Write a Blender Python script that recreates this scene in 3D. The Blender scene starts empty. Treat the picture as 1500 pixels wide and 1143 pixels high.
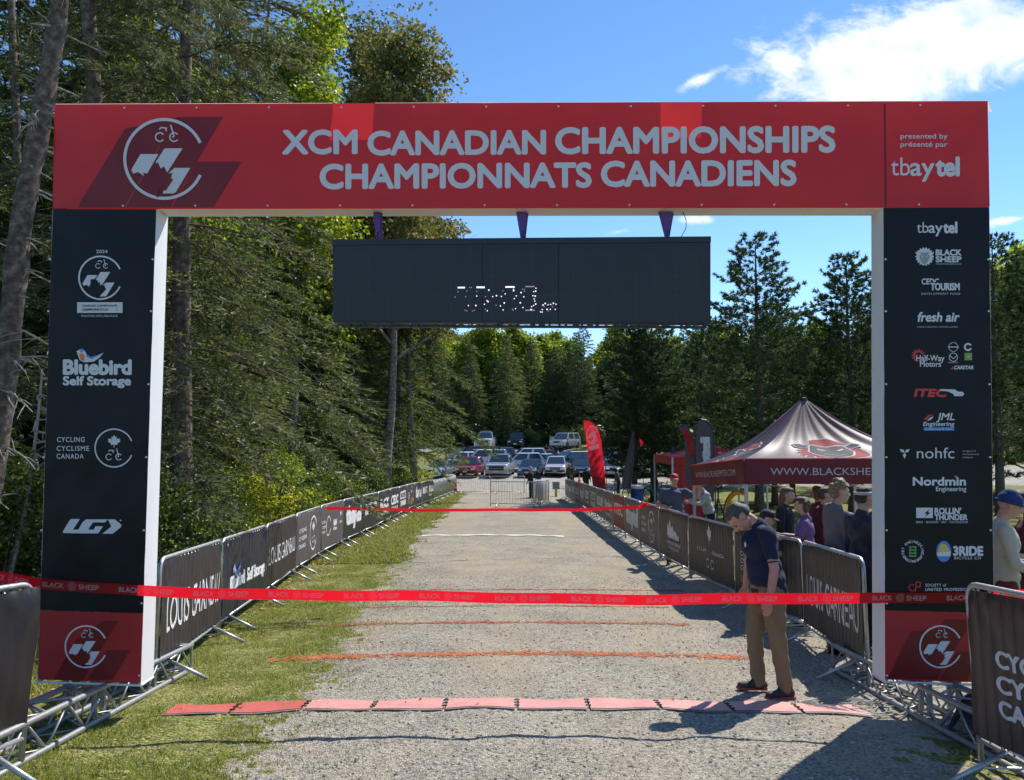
import bpy, bmesh, math, random
import numpy as np
from mathutils import Vector, Matrix, Quaternion, noise as mnoise

S = bpy.context.scene
COL = S.collection
R = math.radians

# ---------------------------------------------------------------- camera
F = 1100.0            # focal length in pixels of the 1500 px wide photograph
CZ = 1.65
PITCH = math.atan(63.5 / F)
cam_d = bpy.data.cameras.new('camera')
cam_d.sensor_width = 36.0
cam_d.lens = 36.0 * F / 1500.0
cam_d.clip_start = 0.05
cam_d.clip_end = 6000
cam = bpy.data.objects.new('camera', cam_d)
COL.objects.link(cam)
cam.location = (0, 0, CZ)
cam.rotation_euler = (math.pi / 2 + PITCH, 0, 0)
S.camera = cam

# ---------------------------------------------------------------- daylight
SUN_AZ, SUN_EL = R(41.5), R(48.5)
SDIR = Vector((math.sin(SUN_AZ) * math.cos(SUN_EL), math.cos(SUN_AZ) * math.cos(SUN_EL), math.sin(SUN_EL)))
sun_d = bpy.data.lights.new('sun', 'SUN')
sun_d.energy = 4.4
sun_d.angle = R(0.55)
sun_d.color = (1.0, 0.95, 0.87)
sun = bpy.data.objects.new('sun', sun_d)
COL.objects.link(sun)
sun.rotation_euler = SDIR.to_track_quat('Z', 'Y').to_euler()

world = bpy.data.worlds.new('World')
S.world = world
world.use_nodes = True
wn, wl = world.node_tree.nodes, world.node_tree.links
wn.clear()

def N(nodes, kind, **kw):
    n = nodes.new(kind)
    for k, v in kw.items():
        if k.startswith('i_'):
            key = k[2:]
            key = int(key) if key.isdigit() else key.replace('_', ' ')
            n.inputs[key].default_value = v
        else:
            setattr(n, k, v)
    return n

def math_node(nodes, links, op, a, b=None, c=None):
    n = nodes.new('ShaderNodeMath')
    n.operation = op
    for i, v in enumerate((a, b, c)):
        if v is None:
            continue
        if isinstance(v, (int, float)):
            n.inputs[i].default_value = v
        else:
            links.new(v, n.inputs[i])
    return n.outputs[0]

def build_sky():
    m = lambda op, a, b=None, c=None: math_node(wn, wl, op, a, b, c)
    sky = N(wn, 'ShaderNodeTexSky', sky_type='NISHITA', sun_disc=False)
    sky.sun_elevation = SUN_EL
    sky.sun_rotation = SUN_AZ
    sky.altitude = 400
    sky.air_density = 0.85
    sky.dust_density = 0.0
    sky.ozone_density = 3.2
    hs = N(wn, 'ShaderNodeHueSaturation')
    hs.inputs['Saturation'].default_value = 1.12
    wl.new(sky.outputs[0], hs.inputs['Color'])
    tc = N(wn, 'ShaderNodeTexCoord')
    sp = N(wn, 'ShaderNodeSeparateXYZ')
    wl.new(tc.outputs['Generated'], sp.inputs[0])
    x, y, z = sp.outputs
    yy = m('MAXIMUM', y, 0.02)
    u = m('DIVIDE', x, yy)          # bearing and height of a point of the sky dome
    v = m('DIVIDE', z, yy)
    # fractal break-up of the cloud edges
    cmb = N(wn, 'ShaderNodeCombineXYZ')
    wl.new(m('MULTIPLY', u, 1.0), cmb.inputs[0]); wl.new(m('MULTIPLY', v, 1.35), cmb.inputs[1])
    n1 = N(wn, 'ShaderNodeTexNoise', i_Scale=7.5, i_Detail=9.0, i_Roughness=0.62, i_Distortion=0.7)
    wl.new(cmb.outputs[0], n1.inputs['Vector'])
    n2 = N(wn, 'ShaderNodeTexNoise', i_Scale=26.0, i_Detail=6.0, i_Roughness=0.6, i_Distortion=1.2)
    wl.new(cmb.outputs[0], n2.inputs['Vector'])
    fr = m('ADD', m('MULTIPLY', m('SUBTRACT', n1.outputs[0], 0.5), 2.6), m('MULTIPLY', m('SUBTRACT', n2.outputs[0], 0.5), 0.8))

    def puff(cu, cv, ru, rv, rot, amp):
        c, s = math.cos(rot), math.sin(rot)
        du = m('SUBTRACT', u, cu); dv = m('SUBTRACT', v, cv)
        a = m('DIVIDE', m('ADD', m('MULTIPLY', du, c), m('MULTIPLY', dv, s)), ru)
        b = m('DIVIDE', m('SUBTRACT', m('MULTIPLY', dv, c), m('MULTIPLY', du, s)), rv)
        d = m('SQRT', m('ADD', m('MULTIPLY', a, a), m('MULTIPLY', b, b)))
        return m('MULTIPLY', m('SUBTRACT', 1.0, d), amp)
    def uv(px, py):
        d = pix_dir(px, py)
        return d[0] / d[1], d[2] / d[1]
    puffs = [(1335, 78, 245, 64, .06, 1.3), (1250, 70, 95, 42, .5, .8), (1420, 40, 150, 55, .1, 1.2), (1320, 125, 150, 38, .05, .95),
             (1185, 120, 75, 14, .3, .55), (1640, 60, 190, 50, .1, 1.0),
             (1035, 112, 40, 7, .45, .42), (1480, 322, 45, 7, .15, .62), (905, 340, 26, 6, .3, .45), (1023, 322, 22, 5, 0, .45),
             (1700, 330, 160, 30, .1, .7), (-420, 40, 190, 45, .0, .8)]
    dens = None
    for px, py, rx, ry, rot, amp in puffs:
        cu, cv = uv(px, py)
        p = puff(cu, cv, rx / F * 1.15, ry / F * 1.25, rot, amp)
        dens = p if dens is None else m('MAXIMUM', dens, p)
    d = m('ADD', dens, m('MULTIPLY', fr, 0.80))
    d = m('MULTIPLY', d, m('GREATER_THAN', m('ADD', dens, 0.45), 0.0))
    mr = N(wn, 'ShaderNodeMapRange', interpolation_type='SMOOTHSTEP')
    mr.inputs['From Min'].default_value = 0.02
    mr.inputs['From Max'].default_value = 0.68
    wl.new(d, mr.inputs['Value'])
    cov = m('MULTIPLY', m('MULTIPLY', mr.outputs[0], 0.95), m('GREATER_THAN', y, 0.03))
    # thick parts of a cloud are greyer
    n3 = N(wn, 'ShaderNodeTexNoise', i_Scale=11.0, i_Detail=5.0, i_Roughness=0.55)
    wl.new(cmb.outputs[0], n3.inputs['Vector'])
    cr = N(wn, 'ShaderNodeValToRGB')
    cr.color_ramp.elements[0].position = 0.36; cr.color_ramp.elements[0].color = (3.9, 4.5, 5.5, 1)
    cr.color_ramp.elements[1].position = 0.60; cr.color_ramp.elements[1].color = (6.3, 6.4, 6.5, 1)
    wl.new(n3.outputs[0], cr.inputs[0])
    mx = N(wn, 'ShaderNodeMix', data_type='RGBA')
    wl.new(cov, mx.inputs['Factor']); wl.new(hs.outputs[0], mx.inputs['A']); wl.new(cr.outputs[0], mx.inputs['B'])
    bg = N(wn, 'ShaderNodeBackground')
    bg.inputs['Strength'].default_value = SKY_STRENGTH
    wl.new(mx.outputs['Result'], bg.inputs['Color'])
    out = N(wn, 'ShaderNodeOutputWorld')
    wl.new(bg.outputs[0], out.inputs[0])

SKY_STRENGTH = 0.15
_cp, _sp = math.cos(PITCH), math.sin(PITCH)
def pix_dir(px, py):
    u = (px - 750.0) / F
    v = (571.5 - py) / F
    return (u, _cp - v * _sp, _sp + v * _cp)
build_sky()
S.view_settings.view_transform = 'Standard'
S.view_settings.look = 'None'
S.view_settings.gamma = 1.0
S.view_settings.use_curve_mapping = False
S.view_settings.exposure = 0.48
S.cycles.max_bounces = 7
S.cycles.transparent_max_bounces = 8

# a photographed pixel at a known distance Y gives a measured point of the place
def at(px, py, Y):
    d = pix_dir(px, py)
    t = Y / d[1]
    return Vector((t * d[0], Y, CZ + t * d[2]))

# ---------------------------------------------------------------- terrain
_ty = np.array([-400, -40, 0, 4, 6.5, 9, 12, 15, 23, 30, 40, 50, 58, 68, 76, 85, 100, 160, 400, 1500.])
_tz = np.array([12, .9, -1.65, -2.00, -2.21, -2.37, -2.49, -2.58, -2.87, -3.12, -3.55, -3.90, -3.86, -3.62, -3.0, -1.85, -1.2, .6, 4, 12.]) + 1.65
_gy = np.arange(-60, 200, 0.25)
_gz = np.interp(_gy, _ty, _tz)
_k = np.exp(-0.5 * (np.arange(-12, 13) / 5.0) ** 2); _k /= _k.sum()
_gz = np.convolve(np.pad(_gz, 12, 'edge'), _k, 'valid')

def base_z(y):
    y = np.asarray(y, float)
    return np.where((y > -60) & (y < 199), np.interp(y, _gy, _gz), np.interp(y, _ty, _tz))

def gz(x, y):
    x = np.asarray(x, float); y = np.asarray(y, float)
    z = base_z(y)
    road = np.clip(1 - (x / 3.0) ** 2, 0, 1) * 0.065 * np.clip((60 - y) / 20, 0, 1)
    far = np.clip((np.abs(x) - 4.0) / 6.0, 0, 1)
    bump = 0.12 * np.sin(x * 0.7 + 1.3) * np.cos(y * 0.45) + 0.05 * np.sin(x * 2.1 + y * 1.3)
    small = 0.006 * np.sin(x * 5.1 + y * 3.7) + 0.005 * np.sin(x * 9.3 - y * 7.1 + 1.0)
    bank = np.clip((-x - 5.0) / 12.0, 0, 1) * 0.9 * np.clip((60 - y) / 20, 0, 1)
    return z + road + far * bump + small + bank

def gp(x, y, dz=0.0):
    return Vector((x, y, float(gz(x, y)) + dz))

def ground_pix(px, py):
    """ground point seen at a pixel of the photograph"""
    d = pix_dir(px, py)
    ts = np.linspace(2, 140, 9000)
    z = CZ + ts * d[2]
    g = gz(ts * d[0], ts * d[1])
    i = int(np.argmax(z < g))
    t = ts[i]
    return gp(t * d[0], t * d[1])

# ---------------------------------------------------------------- materials
MATS = {}
def mat(name, col=(.5, .5, .5), rough=.6, metal=0., spec=None, var=0., vscale=8., bump=0., bscale=60., transl=0., tcol=None,
        emit=None, estr=1., alpha=None, coat=0., coord='Object', ramp=None, sheen=0.):
    if name in MATS:
        return MATS[name]
    m = bpy.data.materials.new(name)
    m.use_nodes = True
    nt = m.node_tree; n = nt.nodes; l = nt.links
    n.clear()
    out = n.new('ShaderNodeOutputMaterial')
    p = n.new('ShaderNodeBsdfPrincipled')
    p.inputs['Base Color'].default_value = (*col, 1)
    p.inputs['Roughness'].default_value = rough
    p.inputs['Metallic'].default_value = metal
    p.inputs['Coat Weight'].default_value = coat
    p.inputs['Sheen Weight'].default_value = sheen
    if spec is not None:
        p.inputs['Specular IOR Level'].default_value = spec
    if emit:
        p.inputs['Emission Color'].default_value = (*emit, 1)
        p.inputs['Emission Strength'].default_value = estr
    tc = n.new('ShaderNodeTexCoord')
    colsock = None
    if var or ramp:
        nz = N(n, 'ShaderNodeTexNoise', i_Scale=vscale, i_Detail=5.0, i_Roughness=.6)
        l.new(tc.outputs[coord], nz.inputs['Vector'])
        cr = n.new('ShaderNodeValToRGB')
        if ramp:
            els = cr.color_ramp.elements
            while len(els) < len(ramp):
                els.new(.5)
            for e, (pos, c) in zip(els, ramp):
                e.position = pos; e.color = (*c, 1)
        else:
            lo = [max(0, c * (1 - var)) for c in col]; hi = [min(1, c * (1 + var)) for c in col]
            cr.color_ramp.elements[0].position = .3; cr.color_ramp.elements[0].color = (*lo, 1)
            cr.color_ramp.elements[1].position = .7; cr.color_ramp.elements[1].color = (*hi, 1)
        l.new(nz.outputs[0], cr.inputs[0])
        colsock = cr.outputs[0]
        l.new(colsock, p.inputs['Base Color'])
    if bump:
        nb = N(n, 'ShaderNodeTexNoise', i_Scale=bscale, i_Detail=4.0)
        l.new(tc.outputs[coord], nb.inputs['Vector'])
        b = N(n, 'ShaderNodeBump', i_Strength=bump, i_Distance=.01)
        l.new(nb.outputs[0], b.inputs['Height'])
        l.new(b.outputs[0], p.inputs['Normal'])
    sh = p.outputs[0]
    if transl:
        t = n.new('ShaderNodeBsdfTranslucent')
        t.inputs[0].default_value = (*(tcol or col), 1)
        if colsock is not None and tcol is None:
            l.new(colsock, t.inputs[0])
        mx = n.new('ShaderNodeMixShader')
        mx.inputs[0].default_value = transl
        l.new(sh, mx.inputs[1]); l.new(t.outputs[0], mx.inputs[2])
        sh = mx.outputs[0]
    if alpha is not None:
        t = n.new('ShaderNodeBsdfTransparent')
        mx = n.new('ShaderNodeMixShader')
        mx.inputs[0].default_value = alpha
        l.new(t.outputs[0], mx.inputs[1]); l.new(sh, mx.inputs[2])
        sh = mx.outputs[0]
    l.new(sh, out.inputs[0])
    MATS[name] = m
    return m

# ---------------------------------------------------------------- object helpers
def tag(o, label=None, cat=None, group=None, kind=None):
    if label: o['label'] = label
    if cat: o['category'] = cat
    if group: o['group'] = group
    if kind: o['kind'] = kind
    return o

def thing(name, label, cat, loc=(0, 0, 0), rz=0., group=None):
    o = bpy.data.objects.new(name, None)
    o.empty_display_size = .1
    COL.objects.link(o)
    o.location = loc
    o.rotation_euler = (0, 0, rz)
    return tag(o, label, cat, group)

def link_mesh(name, me, parent=None, mats=None):
    if mats:
        for m in (mats if isinstance(mats, (list, tuple)) else [mats]):
            me.materials.append(m)
    o = bpy.data.objects.new(name, me)
    COL.objects.link(o)
    if parent is not None:
        o.parent = parent
    return o

def share(o, name=None, parent=None, loc=None, rot=None):
    c = o.copy()
    if name: c.name = name
    COL.objects.link(c)
    c.parent = parent
    if loc is not None: c.location = loc
    if rot is not None: c.rotation_euler = rot
    return c

def copy_tree(root, loc=None, rz=None, label=None):
    c = root.copy(); COL.objects.link(c)
    if loc is not None: c.location = loc
    if rz is not None: c.rotation_euler = (0, 0, rz)
    if label: c['label'] = label
    for ch in KIDS.get(root.name, []):
        d = ch.copy(); COL.objects.link(d); d.parent = c
        KIDS.setdefault(c.name, []).append(d)
        for g in KIDS.get(ch.name, []):
            e = g.copy(); COL.objects.link(e); e.parent = d
            KIDS.setdefault(d.name, []).append(e)
    return c
KIDS = {}

class MB:
    """collects vertices and faces, then builds ONE mesh"""
    def __init__(s):
        s.v = []; s.f = []; s.m = []; s.uv = None
    def add(s, vs, fs, mi=0):
        b = len(s.v)
        s.v.extend([tuple(p) for p in vs])
        for f in fs:
            s.f.append(tuple(b + i for i in f)); s.m.append(mi)
        return s
    def box(s, c, size, mi=0, M=None, taper=1.0):
        hx, hy, hz = size[0] / 2, size[1] / 2, size[2] / 2
        vs = []
        for z in (-1, 1):
            k = taper if z > 0 else 1
            for x, y in ((-1, -1), (1, -1), (1, 1), (-1, 1)):
                p = Vector((x * hx * k, y * hy * k, z * hz))
                if M is not None: p = M @ p
                vs.append(p + Vector(c))
        return s.add(vs, [(3, 2, 1, 0), (4, 5, 6, 7), (0, 1, 5, 4), (1, 2, 6, 5), (2, 3, 7, 6), (3, 0, 4, 7)], mi)
    def tube(s, pts, r, seg=8, closed=False, mi=0, caps=True):
        pts = [Vector(p) for p in pts]
        n = len(pts)
        rr = r if isinstance(r, (list, tuple)) else [r] * n
        vs = []; fs = []
        up = None
        for i, p in enumerate(pts):
            a = pts[(i - 1) % n] if (closed or i > 0) else p
            b = pts[(i + 1) % n] if (closed or i < n - 1) else p
            t = (b - a).normalized() if (b - a).length > 1e-9 else Vector((0, 0, 1))
            if up is None:
                up = t.orthogonal().normalized()
            up = (up - t * up.dot(t))
            up = up.normalized() if up.length > 1e-6 else t.orthogonal().normalized()
            w = t.cross(up)
            for k in range(seg):
                an = 2 * math.pi * k / seg
                vs.append(p + (up * math.cos(an) + w * math.sin(an)) * rr[i])
        m = n if closed else n - 1
        for i in range(m):
            for k in range(seg):
                k2 = (k + 1) % seg; j = (i + 1) % n
                fs.append((i * seg + k, i * seg + k2, j * seg + k2, j * seg + k))
        if caps and not closed:
            fs.append(tuple(range(seg))[::-1]); fs.append(tuple((n - 1) * seg + k for k in range(seg)))
        return s.add(vs, fs, mi)
    def lathe(s, prof, seg=16, c=(0, 0, 0), M=None, mi=0):
        vs = []; fs = []
        n = len(prof)
        for (r, z) in prof:
            for k in range(seg):
                a = 2 * math.pi * k / seg
                p = Vector((r * math.cos(a), r * math.sin(a), z))
                if M is not None: p = M @ p
                vs.append(p + Vector(c))
        for i in range(n - 1):
            for k in range(seg):
                k2 = (k + 1) % seg
                fs.append((i * seg + k, i * seg + k2, (i + 1) * seg + k2, (i + 1) * seg + k))
        fs.append(tuple(range(seg))[::-1]); fs.append(tuple((n - 1) * seg + k for k in range(seg)))
        return s.add(vs, fs, mi)
    def grid(s, fn, nu, nv, mi=0):
        vs = [fn(i / nu, j / nv) for j in range(nv + 1) for i in range(nu + 1)]
        fs = [(j * (nu + 1) + i, j * (nu + 1) + i + 1, (j + 1) * (nu + 1) + i + 1, (j + 1) * (nu + 1) + i) for j in range(nv) for i in range(nu)]
        return s.add(vs, fs, mi)
    def prism(s, poly, thick, M=None, c=(0, 0, 0), mi=0):
        """2D polygon in the local xz plane, thick along y"""
        n = len(poly)
        vs = []
        for y in (-thick / 2, thick / 2):
            for x, z in poly:
                p = Vector((x, y, z))
                if M is not None: p = M @ p
                vs.append(p + Vector(c))
        fs = [tuple(range(n)), tuple(range(n, 2 * n))[::-1]]
        for i in range(n):
            j = (i + 1) % n
            fs.append((j, i, n + i, n + j))
        return s.add(vs, fs, mi)
    def mesh(s, name, smooth=False):
        me = bpy.data.meshes.new(name)
        me.from_pydata(s.v, [], s.f)
        if any(s.m):
            me.polygons.foreach_set('material_index', s.m)
        if smooth:
            me.polygons.foreach_set('use_smooth', [True] * len(s.f))
        me.update()
        return me
    def build(s, name, mats, parent=None, smooth=False):
        o = link_mesh(name, s.mesh(name, smooth), parent, mats)
        if parent is not None:
            KIDS.setdefault(parent.name, []).append(o)
        return o

def tri_mesh(name, V, F_, matidx=None, smooth=False):
    """fast mesh from numpy: V (n,3), F_ (m,3 or 4)"""
    me = bpy.data.meshes.new(name)
    k = F_.shape[1]
    me.vertices.add(len(V)); me.vertices.foreach_set('co', np.ascontiguousarray(V, np.float32).ravel())
    me.loops.add(F_.size); me.loops.foreach_set('vertex_index', np.ascontiguousarray(F_, np.int32).ravel())
    me.polygons.add(len(F_))
    me.polygons.foreach_set('loop_start', np.arange(0, F_.size, k, dtype=np.int32))
    if matidx is not None:
        me.polygons.foreach_set('material_index', np.ascontiguousarray(matidx, np.int32))
    me.polygons.foreach_set('use_smooth', np.full(len(F_), smooth))
    me.update(calc_edges=True)
    return me

# a scratch scene in which curves and modifiers are evaluated
TMP = bpy.data.scenes.new('scratch')
def evaluated_mesh(o):
    TMP.collection.objects.link(o)
    TMP.view_layers[0].update()
    dg = TMP.view_layers[0].depsgraph
    me = bpy.data.meshes.new_from_object(o.evaluated_get(dg), depsgraph=dg)
    TMP.collection.objects.unlink(o)
    bpy.data.objects.remove(o)
    return me

_txt = {}
def text_shape(s, bold=0., spacing=1.0):
    """flat outline mesh of a string: (verts 2D array, faces), in units of the cap height, baseline at 0"""
    key = (s, bold, spacing)
    if key in _txt: return _txt[key]
    cu = bpy.data.curves.new('t', 'FONT')
    cu.body = s; cu.size = 1.0; cu.resolution_u = 4; cu.offset = bold; cu.space_character = spacing
    cu.fill_mode = 'FRONT'
    me = evaluated_mesh(bpy.data.objects.new('t', cu))
    v = np.array([tuple(p.co)[:2] for p in me.vertices]).reshape(-1, 2)
    f = [tuple(p.vertices) for p in me.polygons]
    bpy.data.meshes.remove(me)
    bpy.data.curves.remove(cu)
    _txt[key] = (v, f)
    return _txt[key]
_H = text_shape('H')[0]
CAPH = float(_H[:, 1].max())

LEAF = [(0, 1.0), (.17, .66), (.37, .77), (.28, .31), (.51, .53), (.58, .40), (.86, .46), (.77, .20), (.90, .11), (.42, -.28), (.47, -.45), (.05, -.37), (.05, -.78), (0, -.78)]
LEAF = LEAF + [(-x, y) for x, y in LEAF[::-1][1:-1]]

class Decal:
    """flat print: polygons in the plane of the thing it is printed on, a hair proud of it"""
    def __init__(s, mats):
        s.mats = mats; s.items = []
    def poly(s, pts, m=0, layer=0):
        s.items.append((np.array(pts, float), [tuple(range(len(pts)))], m, layer)); return s
    def rect(s, x0, y0, x1, y1, m=0, layer=0):
        return s.poly([(x0, y0), (x1, y0), (x1, y1), (x0, y1)], m, layer)
    def text(s, st, x0, x1, yb, yc, m=0, layer=0, bold=0.03, slant=0., spacing=1.0):
        """x0..x1 the ink's extent, yb the baseline, yc the height of a capital"""
        o = 0.
        v, f = text_shape(st, o, spacing)
        if not len(v): return s
        v = v.copy()
        extra = (bold - o) / CAPH
        a, b = v[:, 0].min(), v[:, 0].max()
        X = (v[:, 0] - a) / (b - a) * (x1 - x0) + x0
        Y = v[:, 1] / CAPH * (yc - yb) + yb
        X = X + slant * (yc - yb) * (Y - yb) / (yc - yb) * (1 if yc > yb else -1)
        if extra <= 0:
            s.items.append((np.stack([X, Y], 1), f, m, layer)); return s
        d = extra * abs(yc - yb)
        X = (X - x0) * (x1 - x0 - 2 * d) / max(1e-9, x1 - x0) + x0 + d
        for k in range(8):          # heavier strokes: the outline stamped around itself
            a = math.pi / 4 * k
            s.items.append((np.stack([X + math.cos(a) * d, Y + math.sin(a) * d], 1), f, m, layer + k * .02))
        return s
    def ring(s, cx, cy, r, w, a0=0., a1=360., m=0, layer=0, n=48, sy=1., sx=1.):
        a = np.radians(np.linspace(a0, a1, n + 1))
        vo = np.stack([cx + np.cos(a) * r * sx, cy + np.sin(a) * r * sy], 1)
        vi = np.stack([cx + np.cos(a) * (r - w) * sx, cy + np.sin(a) * (r - w) * sy], 1)
        s.items.append((np.concatenate([vo, vi]), [(i, i + 1, n + 2 + i, n + 1 + i) for i in range(n)], m, layer)); return s
    def disc(s, cx, cy, r, m=0, layer=0, n=24, sx=1., sy=1.):
        return s.poly([(cx + math.cos(2 * math.pi * k / n) * r * sx, cy + math.sin(2 * math.pi * k / n) * r * sy) for k in range(n)], m, layer)
    def gear(s, cx, cy, r0, r1, teeth, m=0, layer=0, sx=1., sy=1.):
        pts = []
        for k in range(teeth * 2):
            a = math.pi * k / teeth; r = r1 if k % 2 else r0
            pts.append((cx + math.cos(a) * r * sx, cy + math.sin(a) * r * sy))
        return s.poly(pts, m, layer)
    def stroke(s, pts, w, m=0, layer=0):
        for (x0, y0), (x1, y1) in zip(pts[:-1], pts[1:]):
            d = math.hypot(x1 - x0, y1 - y0) or 1
            nx, ny = -(y1 - y0) / d * w / 2, (x1 - x0) / d * w / 2
            s.poly([(x0 + nx, y0 + ny), (x1 + nx, y1 + ny), (x1 - nx, y1 - ny), (x0 - nx, y0 - ny)], m, layer)
        return s
    def leaf(s, cx, cy, sc, m=0, layer=0, up=1, sx=1.):
        return s.poly([(cx + x * sc * sx, cy + y * sc * up) for x, y in LEAF], m, layer)
    def bike(s, cx, cy, sc, m=0, layer=0, up=1, sx=1.):
        for side in (-1, 1):
            s.ring(cx + side * .58 * sc * sx, cy, .40 * sc, .10 * sc, 35, 325, m, layer, n=20, sx=sx)
        P = lambda a: [(cx + x * sc * sx, cy + y * sc * up) for x, y in a]
        s.stroke(P([(-.62, .62), (-.5, .78), (.02, .72)]), .11 * sc, m, layer)
        s.stroke(P([(-.05, .48), (-.1, .72)]), .10 * sc, m, layer)
        s.stroke(P([(.30, 1.0), (.58, .05), (.42, .0)]), .11 * sc, m, layer)
        return s
    def emblem(s, cx, cy, r, m=0, dark=1, layer=0, up=1, sx=1.):
        """open ring with bicycle, zigzag and maple leaf (up=-1 where y grows downwards)"""
        s.ring(cx, cy, r, r * .075, 24, 336, m, layer, n=72, sx=sx)
        q = lambda pts: [(cx + (x - 718) / 178 * r * sx, cy - up * (y - 398) / 178 * r) for x, y in pts]
        s.poly(q([(575, 445), (615, 377), (693, 377), (676, 406), (640, 412), (636, 476), (605, 455), (583, 462)]), m, layer)
        s.poly(q([(720, 352), (798, 352), (728, 462), (708, 452), (696, 475), (690, 430), (682, 410)]), m, layer)
        s.poly(q([(762, 437), (832, 437), (768, 543), (756, 548), (712, 548), (752, 505), (765, 490), (748, 462), (738, 459)]), m, layer)
        s.poly(q([(690 + x * 74, 497 - y * 86) for x, y in LEAF]), dark, layer + 1)
        s.bike(cx + (730 - 718) / 178 * r * sx, cy - up * (303 - 398) / 178 * r, r * .30, m, layer, up, sx)
        return s
    def build(s, name, parent, fn, eps=.0026, dense=None):
        """fn(x, y, offset) gives the point of the surface, lifted by offset"""
        mb = MB()
        for v, f, m, layer in s.items:
            if dense:
                bm = bmesh.new()
                vs = [bm.verts.new((a, b, 0)) for a, b in v]
                for q in f:
                    try: bm.faces.new([vs[i] for i in q])
                    except ValueError: pass
                bmesh.ops.triangulate(bm, faces=bm.faces[:])
                for _ in range(4):
                    es = [e for e in bm.edges if e.calc_length() > dense]
                    if not es or len(bm.verts) > 6000: break
                    bmesh.ops.subdivide_edges(bm, edges=es, cuts=1)
                    bmesh.ops.triangulate(bm, faces=bm.faces[:])
                bm.verts.index_update()
                v = np.array([tuple(p.co)[:2] for p in bm.verts]); f = [tuple(p.index for p in q.verts) for q in bm.faces]
                bm.free()
            mb.add([fn(a, b, eps * (1 + layer)) for a, b in v], f, m)
        return mb.build(name, s.mats, parent)
# ================================================================ THE GROUND
def vnoise(x, y, s, seed=0):
    """cheap value noise on arrays"""
    x = np.asarray(x) * s; y = np.asarray(y) * s
    xi = np.floor(x).astype(np.int64); yi = np.floor(y).astype(np.int64)
    fx = x - xi; fy = y - yi
    fx = fx * fx * (3 - 2 * fx); fy = fy * fy * (3 - 2 * fy)
    def h(a, b):
        n = (a * 374761393 + b * 668265263 + seed * 982451653) & 0x7fffffff
        n = ((n ^ (n >> 13)) * 1274126177) & 0x7fffffff
        return ((n ^ (n >> 16)) & 0xffff) / 65535.0
    return (h(xi, yi) * (1 - fx) + h(xi + 1, yi) * fx) * (1 - fy) + (h(xi, yi + 1) * (1 - fx) + h(xi + 1, yi + 1) * fx) * fy
def fbm(x, y, s, seed=0, o=4):
    r = 0; a = .5
    for k in range(o):
        r = r + a * vnoise(x, y, s * 2 ** k, seed + k * 7); a *= .5
    return r

def road_left(y):
    return np.interp(y, [-5, 4, 8, 12, 18, 26, 40, 52], [-1.3, -1.62, -1.85, -2.1, -2.35, -2.6, -2.9, -3.2])
def road_right(y):
    return np.interp(y, [-5, 3.5, 5.2, 6.5, 9, 14, 41, 52], [2.5, 2.45, 2.9, 4.4, 4.3, 3.6, 3.4, 3.6])
def ground_class(x, y):
    """0 grass, 1 gravel road, 2 parking lot"""
    n = (fbm(x, y, 1.3, 3) - .47) * .9 * np.clip(.6 + y * .03, .6, 1.6) + (fbm(x, y, 9, 11, 3) - .44) * 1.0
    rd = (x > road_left(y) + n) & (x < road_right(y) + n * 1.3) & (y < 50.5)
    lot = (y > 50 + n * 2 + np.clip((x - 3) * .35, 0, 6) - np.clip((-x - 2.0) * .1, 0, 2)) & (y < 74.5 + n * 2) & (x > -26) & (x < 60)
    up = (y > 83.0 + n) & (y < 90 + n) & (x > -40) & (x < 7)
    return np.where(lot | up, 2, np.where(rd, 1, 0))

def build_ground():
    fx = np.arange(-4.8, 5.4, .05)
    lx = -4.8 - np.cumsum(.08 * 1.15 ** np.arange(60)); rx = 5.4 + np.cumsum(.08 * 1.15 ** np.arange(60))
    xs = np.concatenate([lx[::-1], fx, rx])
    fy = np.arange(3.4, 14, .05)
    ny = 3.4 - np.cumsum(.1 * 1.13 ** np.arange(50)); ly = 14 + np.cumsum(.055 * 1.032 ** np.arange(300))
    ly = ly[ly < 1600]; ly = np.append(ly, [1600.])
    ys = np.concatenate([ny[::-1], fy, ly])
    X, Y = np.meshgrid(xs, ys)
    Z = gz(X, Y)
    nx = len(xs)
    near = (Y < 20) & (np.abs(X) < 6)
    Z = Z + np.where(near, (fbm(X, Y, 14, 5, 3) - .44) * .022, 0)
    V = np.stack([X.ravel(), Y.ravel(), Z.ravel()], 1)
    i, j = np.meshgrid(np.arange(nx - 1), np.arange(len(ys) - 1))
    a = (j * nx + i).ravel()
    Q = np.stack([a, a + 1, a + nx + 1, a + nx], 1)
    c = V[Q].mean(1)
    cls = ground_class(c[:, 0], c[:, 1])
    for k, (name, m) in enumerate((('grass_ground', M_GRASS), ('gravel_road', M_GRAVEL), ('parking_lot', M_LOT))):
        q = Q[cls == k]
        used, inv = np.unique(q, return_inverse=True)
        o = link_mesh(name, tri_mesh(name, V[used], inv.reshape(-1, 4), smooth=True), None, m)
        tag(o, kind='structure')

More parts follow.
